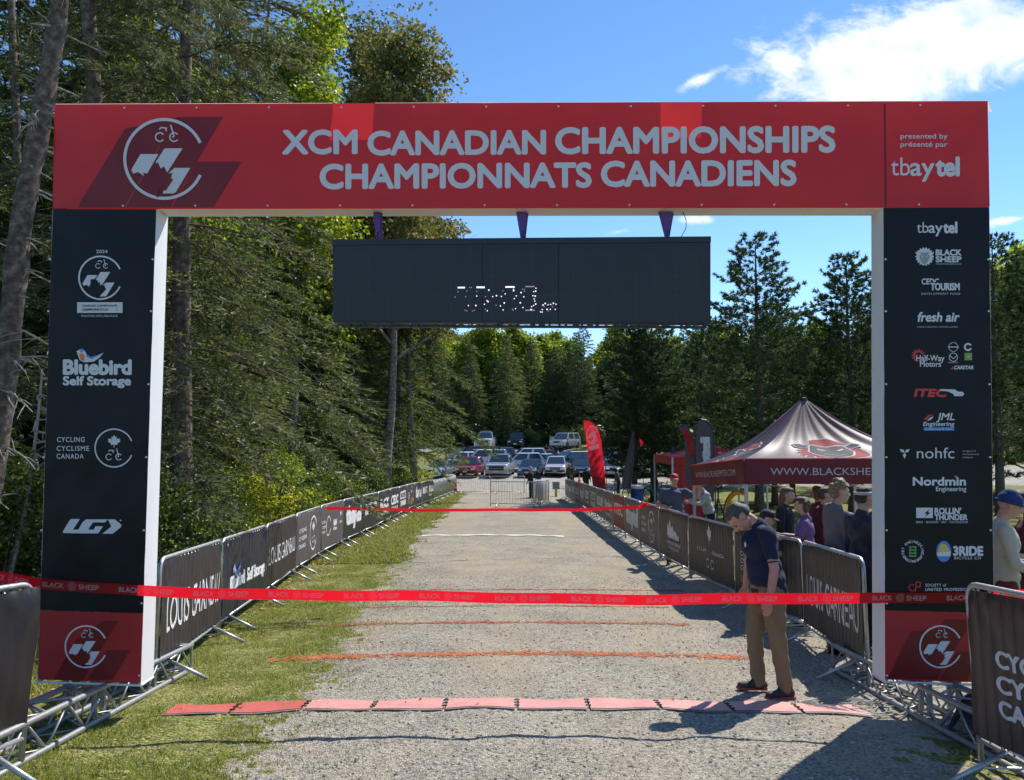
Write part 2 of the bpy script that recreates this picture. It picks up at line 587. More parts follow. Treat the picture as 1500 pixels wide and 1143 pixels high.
def ground_mat(name, stops, fine, bumpd, speck=None, patch=None):
    m = bpy.data.materials.new(name); m.use_nodes = True
    nt = m.node_tree; n = nt.nodes; l = nt.links; n.clear()
    out = n.new('ShaderNodeOutputMaterial'); p = n.new('ShaderNodeBsdfPrincipled')
    p.inputs['Roughness'].default_value = .92; p.inputs['Specular IOR Level'].default_value = .25
    tc = n.new('ShaderNodeTexCoord')
    v1 = N(n, 'ShaderNodeTexVoronoi', i_Scale=fine); v1.inputs['Randomness'].default_value = 1
    l.new(tc.outputs['Object'], v1.inputs['Vector'])
    sep = n.new('ShaderNodeSeparateColor'); l.new(v1.outputs['Color'], sep.inputs[0])
    nz = N(n, 'ShaderNodeTexNoise', i_Scale=1.3, i_Detail=6., i_Roughness=.65); l.new(tc.outputs['Object'], nz.inputs['Vector'])
    nf = N(n, 'ShaderNodeTexNoise', i_Scale=fine * .35, i_Detail=3., i_Roughness=.6); l.new(tc.outputs['Object'], nf.inputs['Vector'])
    mm = lambda op, a, b=None, c=None: math_node(n, l, op, a, b, c)
    f = mm('ADD', mm('MULTIPLY', sep.outputs[0], .55), mm('ADD', mm('MULTIPLY', nf.outputs[0], .55), mm('MULTIPLY', mm('SUBTRACT', nz.outputs[0], .5), .55)))
    cr = n.new('ShaderNodeValToRGB')
    els = cr.color_ramp.elements
    while len(els) < len(stops): els.new(.5)
    for e, (pos, c) in zip(els, stops):
        e.position = pos; e.color = (*c, 1)
    l.new(f, cr.inputs[0])
    col = cr.outputs[0]
    if patch:
        n2 = N(n, 'ShaderNodeTexNoise', i_Scale=patch[1], i_Detail=5., i_Roughness=.6); mp = n.new('ShaderNodeMapping'); mp.inputs['Scale'].default_value = (1, .3, 1); l.new(tc.outputs['Object'], mp.inputs['Vector']); l.new(mp.outputs[0], n2.inputs['Vector'])
        mr = N(n, 'ShaderNodeMapRange', interpolation_type='SMOOTHSTEP'); mr.inputs['From Min'].default_value = patch[2]; mr.inputs['From Max'].default_value = patch[3]
        l.new(n2.outputs[0], mr.inputs['Value'])
        mx = N(n, 'ShaderNodeMix', data_type='RGBA'); mx.inputs['B'].default_value = (*patch[0], 1)
        l.new(mm('MULTIPLY', mr.outputs[0], patch[4]), mx.inputs['Factor']); l.new(col, mx.inputs['A'])
        col = mx.outputs['Result']
    if speck:
        v2 = N(n, 'ShaderNodeTexVoronoi', i_Scale=fine * .55); l.new(tc.outputs['Object'], v2.inputs['Vector'])
        s2 = n.new('ShaderNodeSeparateColor'); l.new(v2.outputs['Color'], s2.inputs[0])
        dk = mm('MULTIPLY', mm('GREATER_THAN', s2.outputs[1], speck[0]), mm('LESS_THAN', v2.outputs['Distance'], .42))
        mx = N(n, 'ShaderNodeMix', data_type='RGBA'); mx.inputs['B'].default_value = (*speck[1], 1)
        l.new(mm('MULTIPLY', dk, .8), mx.inputs['Factor']); l.new(col, mx.inputs['A'])
        col = mx.outputs['Result']
    l.new(col, p.inputs['Base Color'])
    b = N(n, 'ShaderNodeBump', i_Strength=.9, i_Distance=bumpd)
    l.new(mm('ADD', mm('MULTIPLY', v1.outputs['Distance'], -1.0), nf.outputs[0]), b.inputs['Height'])
    l.new(b.outputs[0], p.inputs['Normal'])
    l.new(p.outputs[0], out.inputs[0])
    return m

M_GRAVEL = ground_mat('gravel', [(.22, (.12, .108, .09)), (.42, (.245, .22, .178)), (.60, (.34, .305, .245)), (.85, (.50, .45, .36))], 75, .012,
                      speck=(.94, (.06, .055, .05)), patch=((.40, .33, .225), .8, .42, .66, .6))
M_LOT = ground_mat('lot_gravel', [(.25, (.16, .15, .135)), (.5, (.30, .28, .25)), (.8, (.42, .395, .35))], 9, .02, patch=((.34, .28, .2), .12, .4, .7, .5))
M_GRASS = ground_mat('mown_grass', [(.2, (.06, .07, .018)), (.42, (.14, .155, .032)), (.62, (.22, .225, .05)), (.85, (.34, .30, .13))], 42, .02,
                     patch=((.16, .125, .065), 1.6, .52, .72, .55))
build_ground()

# loose stones of the road (nobody could count them)
def build_stones():
    rng = np.random.default_rng(5)
    n = 26000
    y = 3.6 + (rng.random(n) ** 1.5) * 9.5
    x = rng.uniform(-2.6, 4.6, n)
    ok = (ground_class(x, y) == 1) | ((rng.random(n) < np.clip(.45 - np.abs(x - road_left(y)) * .9, .03, .45)))
    x = x[ok]; y = y[ok]; n = len(x)
    r = .0035 + .0085 * rng.random(n) ** 3.0
    base = np.array([[1, 0, 0], [0, 1, 0], [-1, 0, 0], [0, -1, 0], [0, 0, .8], [0, 0, -.8]], float)
    Fo = np.array([[0, 1, 4], [1, 2, 4], [2, 3, 4], [3, 0, 4], [1, 0, 5], [2, 1, 5], [3, 2, 5], [0, 3, 5]])
    j = base[None] * (1 + .5 * (rng.random((n, 6, 1)) - .5)) * r[:, None, None] * np.stack([.8 + rng.random(n), .8 + .8 * rng.random(n), .5 + .6 * rng.random(n)], 1)[:, None]
    a = rng.random(n) * 6.28
    c, s = np.cos(a)[:, None], np.sin(a)[:, None]
    X = j[..., 0] * c - j[..., 1] * s + x[:, None]; Y = j[..., 0] * s + j[..., 1] * c + y[:, None]
    Z = j[..., 2] + (gz(x, y) + (fbm(x, y, 14, 5, 3) - .44) * .022 + r * .25)[:, None]
    V = np.stack([X, Y, Z], -1).reshape(-1, 3)
    Fa = (Fo[None] + (np.arange(n) * 6)[:, None, None]).reshape(-1, 3)
    mi = np.repeat(rng.integers(0, 4, n), 8)
    o = link_mesh('loose_gravel', tri_mesh('loose_gravel', V, Fa, mi), None,
                  [mat('stone_a', (.38, .345, .29), .9), mat('stone_b', (.18, .165, .145), .9), mat('stone_c', (.28, .245, .19), .9), mat('stone_d', (.50, .46, .39), .9)])
    tag(o, kind='stuff')
build_stones()

def blades(name, x, y, h, w, rng, mats, mi, lean=.9):
    n = len(x)
    a = rng.random(n) * 6.283
    ln = lean * rng.random(n)
    z = gz(x, y) + np.where((y < 20) & (np.abs(x) < 6), (fbm(x, y, 14, 5, 3) - .44) * .022, 0) - .004
    dx, dy = np.cos(a), np.sin(a)
    b = rng.random(n) * 6.283
    p0 = np.stack([x - w * np.cos(b), y - w * np.sin(b), z], 1)
    p1 = np.stack([x + w * np.cos(b), y + w * np.sin(b), z], 1)
    t = np.stack([x + dx * h * np.sin(ln * 1.5), y + dy * h * np.sin(ln * 1.5), z + h * np.cos(ln * 1.5) + .004], 1)
    V = np.stack([p0, p1, t], 1).reshape(-1, 3)
    o = link_mesh(name, tri_mesh(name, V, np.arange(3 * n).reshape(-1, 3), mi), None, mats)
    return tag(o, kind='stuff')

def build_grass():
    rng = np.random.default_rng(8)
    gm = [mat('blade_green', (.175, .245, .035), .55, transl=.4, tcol=(.36, .40, .045)), mat('blade_yellow', (.38, .35, .075), .6, transl=.4, tcol=(.52, .48, .08)),
          mat('blade_dry', (.52, .45, .27), .7, transl=.25), mat('blade_dark', (.11, .14, .03), .6, transl=.3)]
    def cut(x, y):
        """how much grass stands at a point"""
        k = ground_class(x, y) == 0
        d = fbm(x, y, 2.6, 21)
        return k, d
    n = 330000
    y = 3.4 + 11.6 * rng.random(n) ** 1.55
    x = rng.uniform(-5.4, -.6, n)
    k, d = cut(x, y)
    keep = (k & (rng.random(n) < np.clip((d - .26) * 4.2, .12, 1))) | (~k & (x < road_left(y) + 1.1) & (rng.random(n) < .42 * np.clip(1 - (x - road_left(y) + .1) / 1.1, 0, 1) ** 1.5 * (fbm(x, y, 5, 91) > .38)))
    x = x[keep]; y = y[keep]; d = d[keep]
    m = len(x)
    pr = rng.random(m)
    dry = np.clip((.50 - d) * 3.0, .07, .6)
    mi = np.where(pr < dry, 2, np.where(pr < dry + .20, 1, np.where(pr < dry + .36, 3, 0)))
    h = (.012 + .022 * rng.random(m)) * np.clip(d * 2, .6, 1.4)
    blades('lawn_grass', x, y, h, .0022 + .0016 * rng.random(m) + y * .00012, rng, gm, mi)
    # farther lawn strips and the right side
    n = 130000
    y = 15 + 36 * rng.random(n) ** 1.4
    x = rng.uniform(-6.5, -1.8, n)
    k = ground_class(x, y) == 0
    x = x[k]; y = y[k]
    d = fbm(x, y, 2.0, 21)
    pr = rng.random(len(x))
    mi = np.where(pr < .16, 2, np.where(pr < .45, 1, np.where(pr < .62, 3, 0)))
    blades('verge_grass', x, y, .03 + .05 * rng.random(len(x)), .006 + y * .0004, rng, gm, mi)
    n = 90000
    y = 3.4 + 26 * rng.random(n) ** 1.3
    x = rng.uniform(2.2, 16, n)
    k = (ground_class(x, y) == 0) & (fbm(x, y, 1.1, 77) > .40)
    x = x[k]; y = y[k]
    pr = rng.random(len(x))
    mi = np.where(pr < .34, 2, np.where(pr < .6, 1, np.where(pr < .75, 3, 0)))
    blades('field_grass', x, y, .02 + .035 * rng.random(len(x)), .003 + y * .0004, rng, gm, mi)
    # taller rough grass and weeds at the forest edge
    n = 60000
    y = 3 + 46 * rng.random(n) ** 1.3
    x = -3.5 - np.interp(y, [3, 15, 50], [.3, .7, .9]) - 4.5 * rng.random(n) ** 1.4
    pr = rng.random(n)
    mi = np.where(pr < .25, 2, np.where(pr < .5, 1, np.where(pr < .7, 3, 0)))
    blades('rough_grass', x, y,   .06 + .16 * rng.random(n) ** 2, .004 + y * .0004, rng, gm, mi, .7)
build_grass()

# sprayed orange lines and the white line across the course
def paint_line(name, label, py, px0, px1, width, mt, dens, seed, wob=.02):
    rng = np.random.default_rng(seed)
    pts = [ground_pix(px, py(px)) for px in np.linspace(px0, px1, 40)]
    xs = np.array([p.x for p in pts]); ys = np.array([p.y for p in pts])
    n = int(dens * (xs.max() - xs.min()))
    x = rng.uniform(xs.min(), xs.max(), n)
    y = np.interp(x, xs, ys) + rng.normal(0, width / 1.9, n) + wob * (fbm(x, x * 0, 1.5, seed) - .47)
    keep = rng.random(n) < np.clip(fbm(x, y, 5, seed + 3) * 2.6 - .55, .12, 1)
    x = x[keep]; y = y[keep]; n = len(x)
    r = .004 + .014 * rng.random(n) ** 2
    a = rng.random(n) * 6.28
    z = gz(x, y) + (fbm(x, y, 14, 5, 3) - .44) * .022
    V = []
    for k in range(5):
        an = a + k * 1.2566
        rr = r * .7 * (.6 + .8 * rng.random(n))
        vx = x + np.cos(an) * rr * 1.6; vy = y + np.sin(an) * rr
        V.append(np.stack([vx, vy, gz(vx, vy) + (fbm(vx, vy, 14, 5, 3) - .44) * .022 + .0035 + .0035 * rng.random(n)], 1))
    V = np.stack(V, 1).reshape(-1, 3)
    o = link_mesh(name, tri_mesh(name, V, np.arange(5 * n).reshape(-1, 5)), None, mt)
    return tag(o, kind='stuff')
M_ORANGE = mat('orange_paint', (.50, .16, .06), .9, var=.3, vscale=20)
M_PALEOR = mat('faded_orange_paint', (.40, .15, .07), .9, var=.3, vscale=20)
M_WHITEP = mat('white_line_paint', (.62, .60, .55), .85, var=.2, vscale=12)
paint_line('orange_paint_line', '', lambda p: 958 + ((p - 780) / 330) ** 2 * 7, 395, 1110, .09, M_ORANGE, 2700, 2)
paint_line('faded_paint_line', '', lambda p: 912 + ((p - 760) / 300) ** 2 * 5, 470, 1010, .055, M_PALEOR, 2400, 4)
paint_line('faded_paint_line', '', lambda p: 888 + ((p - 760) / 250) ** 2 * 3, 520, 980, .03, M_PALEOR, 900, 6)
paint_line('faded_paint_line', '', lambda p: 864 + ((p - 760) / 250) ** 2 * 2, 560, 1000, .05, M_PALEOR, 1100, 7)
def white_line():
    mb = MB()
    a, b = ground_pix(618, 785.5), ground_pix(826, 786.5)
    mb.grid(lambda u, v: (lambda x, y: (x, y, float(gz(x, y)) + .012))(a.x + (b.x - a.x) * u, a.y + (b.y - a.y) * u + .26 * (v - .5)), 60, 2)
    tag(mb.build('white_line', M_WHITEP), kind='structure')
white_line()
# ================================================================ THE FINISH ARCH
M_RED = mat('red_vinyl', (.52, .030, .038), .48, var=.10, vscale=2, bump=.9, bscale=3.2, transl=.30, tcol=(.75, .03, .02))
M_REDDK = mat('dark_red_print', (.22, .012, .016), .42, transl=.26, tcol=(.32, .02, .02))
M_REDMID = mat('line_red_print', (.42, .06, .05), .42, transl=.26)
M_NAVY = mat('black_vinyl', (.005, .007, .012), .42, var=.12, vscale=2, bump=.9, bscale=3, spec=.22)
M_WPRINT = mat('white_print', (.76, .76, .80), .45, transl=.2)
M_WHITEV = mat('white_vinyl', (.80, .80, .80), .5, bump=.15, bscale=6, transl=.12)
M_GRPRINT = mat('grey_print', (.30, .31, .34), .5)
M_ORPRINT = mat('orange_print', (.75, .20, .03), .5)
M_BLPRINT = mat('blue_print', (.07, .22, .62), .5)
M_RDPRINT = mat('red_print', (.60, .04, .04), .5)
M_GNPRINT = mat('green_print', (.10, .30, .10), .5)
M_YLPRINT = mat('yellow_print', (.62, .48, .12), .5)
M_ALU = mat('truss_aluminium', (.34, .345, .35), .45, metal=.55, var=.12, vscale=30, bump=.1, bscale=120)
M_STEEL = mat('galvanised_steel', (.50, .51, .52), .42, metal=.7, var=.18, vscale=22, bump=.12, bscale=90)
M_GROM = mat('grommet_metal', (.7, .7, .7), .35, metal=.9)
M_BLKPL = mat('black_plastic', (.015, .015, .017), .45)

YA, DEP = 5.75, .195
def wave(px, py):
    return .0045 * math.sin(px * .021 + py * .013) + .003 * math.sin(px * .058 - py * .04 + 1) + .0022 * math.sin(py * .05 + px * .006) + .0012 * math.sin(px * .12 + py * .09)
def AF(px, py, off=0.):
    return at(px, py, YA - off - .004 - wave(px, py))

def band(lo, hi, t):
    return (lo[0] + (hi[0] - lo[0]) * t, lo[1] + (hi[1] - lo[1]) * t)
def quad_panel(name, parent, mt, c00, c10, c11, c01, nu, nv, fn=None, back=None):
    """fabric panel between four photo corners (bottom-left, bottom-right, top-right, top-left)"""
    fn = fn or AF
    def g(u, v):
        a = band(c00, c10, u); b = band(c01, c11, u); q = band(a, b, v)
        return fn(q[0], q[1])
    mb = MB(); mb.grid(g, nu, nv)
    if back:
        mb.grid(lambda u, v: g(1 - u, v) + Vector((0, back, 0)), 1, 1)
    return mb.build(name, mt, parent, smooth=True)
def side_panel(name, parent, mt, p0, p1, n=10, bulge=0., axis=0, d=DEP, gap=.0, skew=0.):
    """narrow panel running from photo point p0 to p1 along the front edge and back by the depth of the box"""
    mb = MB()
    def g(u, v):
        q = band(p0, p1, u)
        a = at(q[0], q[1], YA - .001) + Vector((0, -.003 + (d + .006) * v, 0))
        a.x += skew * v
        a[axis] += bulge * math.sin(v * math.pi) * (.6 + .4 * math.sin(u * 11)) + gap
        return a
    mb.grid(g, n, 4)
    return mb.build(name, mt, parent, smooth=True)

def build_arch():
    cx = at(765, 1000, YA + .1)
    root = thing('finish_arch', 'wide red and black finish arch over the gravel road with white bilingual title', 'arch', (cx.x, YA + .1, float(gz(0, YA)) - .06))
    P = root
    inv = Matrix.Translation(-Vector(root.location))
    start = set(bpy.data.objects.keys())
    TL, TR, BL, BR = (80, 153), (1446.5, 148), (77, 305.5), (1449.5, 303)
    # header: front, back, ends, underside
    quad_panel('header_banner', P, M_RED, BL, BR, TR, TL, 200, 22)
    mb = MB()
    mb.grid(lambda u, v: at(BL[0] + (BR[0] - BL[0]) * (1 - u), BL[1] - 2 * u * 0 + ((TL[1] * u + TR[1] * (1 - u)) - 1.5 - BL[1]) * v, YA) + Vector((0, DEP, 0)), 24, 4)
    mb.build('back_banner', M_RED, P)
    side_panel('end_panel', P, M_RED, BL, TL, axis=0)
    side_panel('end_panel', P, M_RED, BR, TR, axis=0)
    side_panel('underside_panel', P, M_WHITEV, (228, 306.6), (1295, 305), 60, .004, axis=2)
    # top cover: cloth strips with open gaps between them
    mtop = mat('top_cover_cloth', (.7, .66, .64), .6, transl=.6, tcol=(.7, .62, .6))
    for x0, x1 in ((81, 487), (549, 968), (1028, 1446)):
        yy = lambda x: 152.6 - (x - 80) / 1366 * 4.6
        side_panel('top_cover', P, mtop, (x0, yy(x0)), (x1, yy(x1)), 24, .003, axis=2, skew=.165)  # slant added to the strips so sun through the gaps lands upright
    # header print
    D = Decal([M_REDDK, M_REDMID])
    D.poly([(113, 304), (183, 189), (262, 189), (263, 171.5), (327, 171), (249, 304)], 0)
    D.poly([(252, 304), (289, 237), (354, 237), (312, 304)], 0, 0)
    D.poly([(182, 304), (184.5, 304), (236, 212), (234, 212)], 1, 1)
    D.poly([(1296, 303.4), (1299, 303.4), (1297.5, 152), (1294.5, 152)], 0, 0)
    D.build('printed_shape', P, AF, dense=14, eps=.0015)
    D = Decal([M_WPRINT, M_REDDK])
    D.emblem(240.5, 233, 60, 0, 1, 1, up=-1)
    D.build('emblem', P, AF, dense=9)
    D = Decal([M_WPRINT])
    D.text('XCM CANADIAN CHAMPIONSHIPS', 413, 819, 224.5, 192.5, 0, 1, .030, spacing=1.02) if False else None
    for t, x0, x1, yb, yc in (('XCM', 413, 524, 224.5, 192), ('CANADIAN', 538, 800, 225.5, 193), ('CHAMPIONSHIPS', 813, 1224, 223, 187.5),
                              ('CHAMPIONNATS', 468, 867, 274.5, 241), ('CANADIENS', 880, 1167, 271.5, 237)):
        D2 = Decal([M_WPRINT]); D2.text(t, x0, x1, yb, yc, 0, 1, .038)
        # the lettering climbs a little to the right as the banner does
        D2.build('lettering', P, lambda a, b, o, xm=(x0 + x1) / 2: AF(a, b - (a - xm) * .006, o), dense=20)
    D.text('presented by', 1319, 1388, 203, 196, 0, 1, .012); D.text('présenté par', 1319, 1388, 215, 208, 0, 1, .012)
    D.build('lettering', P, AF)
    D = Decal([M_WPRINT]); D.text('tb', 1305, 1333, 257, 231, 0, 1, .0); D.text('ay', 1333, 1369, 257, 231, 0, 1, .018); D.text('tel', 1370, 1406, 257, 231, 0, 1, .045)
    D.build('lettering', P, AF)
    # pillars
    for side in ('l', 'r'):
        if side == 'l':
            tl, tr, br, bl = (77.5, 306.4), (229, 306.8), (206.5, 1003), (55.5, 998); m_ = 893.5
        else:
            tl, tr, br, bl = (1294, 304.6), (1449, 303.8), (1457, 1003), (1296.5, 998); m_ = 893.5
        t = (m_ - tl[1]) / (bl[1] - tl[1])
        ml, mr = band(tl, bl, t), band(tr, br, t)
        quad_panel('pillar_banner', P, M_NAVY, ml, mr, tr, tl, 24, 100)
        ml2, mr2 = (ml[0], ml[1] + .6), (mr[0], mr[1] + .6)
        bl2, br2 = (bl[0], bl[1] - 2.5), (br[0], br[1] - 2.5)
        quad_panel('base_banner', P, M_RED, bl2, br2, mr2, ml2, 26, 18)
        mb = MB()
        g = lambda u, v: at(*band(band(bl, br, 1 - u), band(tl, tr, 1 - u), v), YA) + Vector((0, DEP, 0))
        mb.grid(g, 2, 10); mb.build('pillar_back', M_NAVY, P)
        side_panel('sleeve_panel', P, M_WHITEV, tr if side == 'l' else tl, br if side == 'l' else bl, 40, .006 if side == 'l' else -.006, axis=0)
        side_panel('outer_sleeve', P, M_WHITEV, tl if side == 'l' else tr, bl if side == 'l' else br, 40, -.003 if side == 'l' else .006, axis=0)
        # seam line of the sleeve, halfway
        for nm, yb in (('hem', 0),):
            mb = MB()
            a0, a1 = at(bl[0], bl[1], YA), at(br[0], br[1], YA)
            for dy in (.0, DEP):
                mb.tube([a0 + Vector((0, dy, -.006)), a1 + Vector((0, dy, -.006))], .009, 6)
            mb.tube([a0 + Vector((0, 0, -.006)), a0 + Vector((0, DEP, -.006))], .009, 6)
            mb.tube([a1 + Vector((0, 0, -.006)), a1 + Vector((0, DEP, -.006))], .009, 6)
            mb.build('hem', M_WHITEV, P)
        D = Decal([M_REDDK, M_REDMID])
        x0 = 55 if side == 'l' else 1297
        if side == 'l':
            D.poly([(78, 996), (112, 937), (145, 937), (150, 910), (172, 910), (122, 996)], 0)
            D.poly([(155, 953), (190, 953), (165, 996), (128, 996)], 0, 0)
        else:
            D.poly([(1300, 994), (1335, 925), (1378, 922), (1384, 908), (1425, 908), (1372, 996)], 0)
            D.poly([(1376, 996), (1402, 955), (1440, 955), (1416, 998)], 0, 0)
        D.build('printed_shape', P, AF, dense=12)
        D = Decal([M_WPRINT, M_REDDK]); D.emblem(126 if side == 'l' else 1378, 947.5, 31.5, 0, 1, 1, up=-1)
        D.build('emblem', P, AF, dense=7)
    W, G, O, B_, RD, GN, YL, NV = 0, 1, 2, 3, 4, 5, 6, 7
    PM = [M_WPRINT, M_GRPRINT, M_ORPRINT, M_BLPRINT, M_RDPRINT, M_GNPRINT, M_YLPRINT, M_NAVY]
    def logo(name, f):
        D = Decal(PM); f(D); D.build(name, P, AF, eps=.0022)
    # left pillar
    logo('championship_logo', lambda D: (D.text('2024', 141, 157.5, 371, 366.3, W, 0, .01), D.emblem(147, 407, 32.5, W, NV, 0, up=-1), D.rect(113, 443, 179.5, 458.5, W),
         D.text('CANADIAN CHAMPIONSHIPS', 120, 172, 449.6, 446.4, NV, 1, .02), D.text('CHAMPIONNATS CANADIENS', 120, 172, 455.4, 452, NV, 1, .02),
         D.text('MOUNTAIN | XCM | MONTAGNE', 119, 172, 464.4, 461.4, W, 0, .0)))
    def blue(D):
        D.text('Bluebird', 92, 193, 548, 528, W, 0, .05); D.text('Self Storage', 92, 192, 564, 552, W, 0, .045)
        D.poly([(112, 514.5), (116, 513), (120, 511.2), (124, 513.5), (127, 519), (134, 524), (142, 521), (152, 516.5), (146, 524), (137, 530), (124, 531), (117, 528), (114, 520)], W, 1)
        D.poly([(126, 518), (133, 523), (142, 520.5), (152, 516.5), (143, 521.5), (134, 526), (127, 523)], B_, 2)
        D.poly([(114.5, 512.5), (118, 510.8), (122, 511.2), (125, 514.5), (120, 513.6)], B_, 2)
        D.poly([(116, 519), (121, 518), (124, 523), (123, 529), (118, 527.5)], O, 2)
        D.disc(119, 515.3, 1.1, NV, 3)
    logo('bird_logo', blue)
    logo('cycling_logo', lambda D: (D.text('CYCLING', 83.5, 124, 647.5, 640.6, W, 0, .01, spacing=1.15), D.text('CYCLISME', 83, 130.5, 660.5, 653.6, W, 0, .01, spacing=1.15), D.text('CANADA', 83, 122.5, 672, 665, W, 0, .01, spacing=1.15),
         D.ring(167, 656.5, 28.7, 2.0, 22, 338, W), D.leaf(167.2, 647.5, 10.5, W, 0, up=-1), D.bike(166.8, 669.5, 12.5, W, 0, up=-1)))
    def lg(D):
        D.poly([(92, 781), (93, 777), (101, 764), (104, 760.5), (117, 760.5), (107, 776), (121, 776), (118, 781.5)], W)
        D.poly([(115, 781.5), (113, 779), (121, 765), (126, 761), (158, 761), (154, 765.5), (136, 765.5), (129, 776), (137, 776), (140, 771), (151, 771), (144, 781.5)], W)
        D.poly([(158, 761), (168, 761), (178, 769), (177, 772.5), (165, 782), (150, 782), (163, 771.5)], W)
        D.disc(176.5, 762.5, 1.2, W)
    logo('winged_logo', lg)
    # right pillar
    def tb(D):
        D.text('tb', 1343, 1360, 341, 325.5, W, 0, .0); D.text('ay', 1360, 1381, 341, 325.5, W, 0, .015); D.text('tel', 1381.5, 1402.5, 341, 325.5, W, 0, .04)
    logo('lettering', tb)
    def bs(D):
        D.gear(1354.5, 376, 14, 11.5, 18, W); D.poly([(1341, 369), (1349, 371), (1349, 374), (1342, 372.5)], W, 1); D.poly([(1368, 369), (1360, 371), (1360, 374), (1367, 372.5)], W, 1)
        D.poly([(1347.5, 370), (1361.5, 370), (1362, 377), (1358, 385), (1354.5, 387.5), (1351, 385), (1347, 377)], G, 1)
        D.poly([(1349.5, 374), (1353, 376.5), (1350.5, 376.5)], W, 2); D.poly([(1359.5, 374), (1356, 376.5), (1358.5, 376.5)], W, 2)
        D.text('BLACK', 1370.5, 1408.5, 374, 366, W, 0, .045); D.text('SHEEP', 1370.5, 1408.5, 384, 376, W, 0, .045); D.text('MOUNTAIN BIKE CLUB', 1371, 1408, 387.8, 386, W, 0, .0)
    logo('sheep_logo', bs)
    logo('tourism_logo', lambda D: (D.text('CEDC', 1350, 1375.5, 416.5, 408.5, W, 0, .03), D.rect(1362, 413.6, 1377, 418, NV, 1), D.text('TOURISM', 1363, 1406, 425, 415.2, W, 2, .04), D.text('DEVELOPMENT FUND', 1350, 1406.5, 432, 429, W, 0, .0, spacing=1.3)))
    logo('lettering', lambda D: (D.text('fresh air', 1343, 1404.5, 471, 458, W, 0, .03, slant=.18), D.text('HOME | HEALTHY | ACTIVE | LIVING', 1344, 1403, 480, 478.2, W, 0, .0)))
    def hw(D):
        D.gear(1345, 521, 11, 6.5, 14, RD); D.disc(1346, 522, 5.5, NV, 1)
        D.text('Half-Way', 1342, 1383.5, 529, 520.5, W, 2, .018); D.text('Motors', 1347.5, 1378.5, 537.3, 529.3, W, 2, .018)
        D.ring(1396.5, 508.5, 7, .8, m=W); D.stroke([(1388.5, 508.5), (1404.5, 508.5)], 1.4, W)
        D.ring(1418, 508.5, 6, 2.6, 20, 330, W); D.ring(1396.5, 523.5, 6.6, .9, m=W); D.stroke([(1391, 521), (1396.5, 525.5), (1402, 521)], 1.1, W)
        D.text('MAZDA', 1389, 1404, 532, 530.6, W, 0, 0)
        D.rect(1412.5, 517, 1424, 528, GN); D.rect(1413.6, 518, 1422.9, 527, YL, 1); D.rect(1414.3, 518.7, 1422.2, 526.3, GN, 2); D.poly([(1415, 523.5), (1418, 520), (1421.5, 521), (1420, 524.5)], YL, 3)
        D.text('CARSTAR', 1397, 1426, 541, 536, W, 0, .04, slant=.2); D.poly([(1392, 541), (1396, 537), (1398, 541)], RD)
    logo('motors_logo', hw)
    def itec(D):
        D.text('ITEC', 1338.5, 1386, 581, 570.5, RD, 0, .06, slant=.25)
        D.poly([(1376, 570.5), (1398, 570.5), (1404, 574), (1410, 574), (1412.5, 577), (1410, 580.5), (1398, 580.5), (1396, 577), (1388, 573.5), (1377, 572.5)], W, 1)
    logo('digger_logo', itec)
    logo('swoosh_logo', lambda D: (D.text('JML', 1372, 1398, 615.5, 605.3, W, 0, .02, slant=.25), D.text('Engineering', 1352, 1397.5, 624, 618.2, W, 0, .02, slant=.2), D.rect(1353, 626, 1398, 631, B_),
         D.text('Celebrating 25 Years', 1356, 1395, 630, 627, W, 1, 0), D.poly([(1353, 614), (1360, 608), (1368, 607), (1361, 610.5), (1358, 616)], RD), D.poly([(1358, 617), (1362, 612), (1368, 610), (1364, 615)], W)))
    logo('flower_logo', lambda D: (D.text('nohfc', 1343, 1398, 671.5, 656, W, 0, -.004), D.poly([(1325, 672), (1322.5, 667), (1325, 663), (1327.5, 667)], W), D.poly([(1318, 658), (1323.5, 659), (1325, 663), (1320, 662.5)], W), D.poly([(1332.5, 658), (1327, 659), (1325.6, 663), (1330.5, 662.5)], W),
         D.text('An agency of', 1410, 1429, 661.8, 659.8, W, 0, 0), D.text('the Government', 1410, 1434, 666.5, 664.5, W, 0, 0), D.text('of Ontario', 1410, 1425, 671.2, 669.2, W, 0, 0)))
    logo('lettering', lambda D: (D.text('Nordmin', 1337, 1415, 711, 699.5, W, 0, .04), D.poly([(1398, 697), (1401.5, 697), (1403.5, 700), (1399.5, 700)], O, 1), D.text('Engineering', 1371, 1415.5, 719.5, 713, W, 0, .01)))
    logo('lightning_logo', lambda D: (D.rect(1342, 744, 1366.5, 759, W), D.poly([(1362, 745.5), (1354, 752.5), (1358, 752.8), (1354.5, 758.5), (1363, 751), (1359, 750.6)], NV, 1),
         D.text("ROLLIN'", 1369, 1408, 752.8, 744.5, W, 0, .04), D.text('THUNDER', 1369, 1417.5, 761.8, 754, W, 0, .04), D.text('BIKE · BOARD · SKI · OUTDOOR', 1342, 1418, 766.5, 763.5, W, 0, 0)))
    def tbt(D):
        for st, a0, a1, fl in (('TBT ENGINEERING', 200, -20, 1), ('CONSULTING GROUP', 205, 335, -1)):
            for k, ch in enumerate(st):
                if ch == ' ': continue
                a = math.radians(a0 + (a1 - a0) * (k + .5) / len(st)); r = 14.5
                cx_, cy_ = 1337 + math.cos(a) * r, 808 - math.sin(a) * r
                v, f = text_shape(ch, .02); v = v.copy(); v = v / CAPH
                v[:, 0] -= (v[:, 0].min() + v[:, 0].max()) / 2; v[:, 1] -= .5
                th = a - math.pi / 2 if fl > 0 else a + math.pi / 2
                q = v * 3.6
                D.items.append((np.stack([cx_ + q[:, 0] * math.cos(th) - q[:, 1] * math.sin(th), cy_ - (q[:, 0] * math.sin(th) + q[:, 1] * math.cos(th))], 1), f, W, 0))
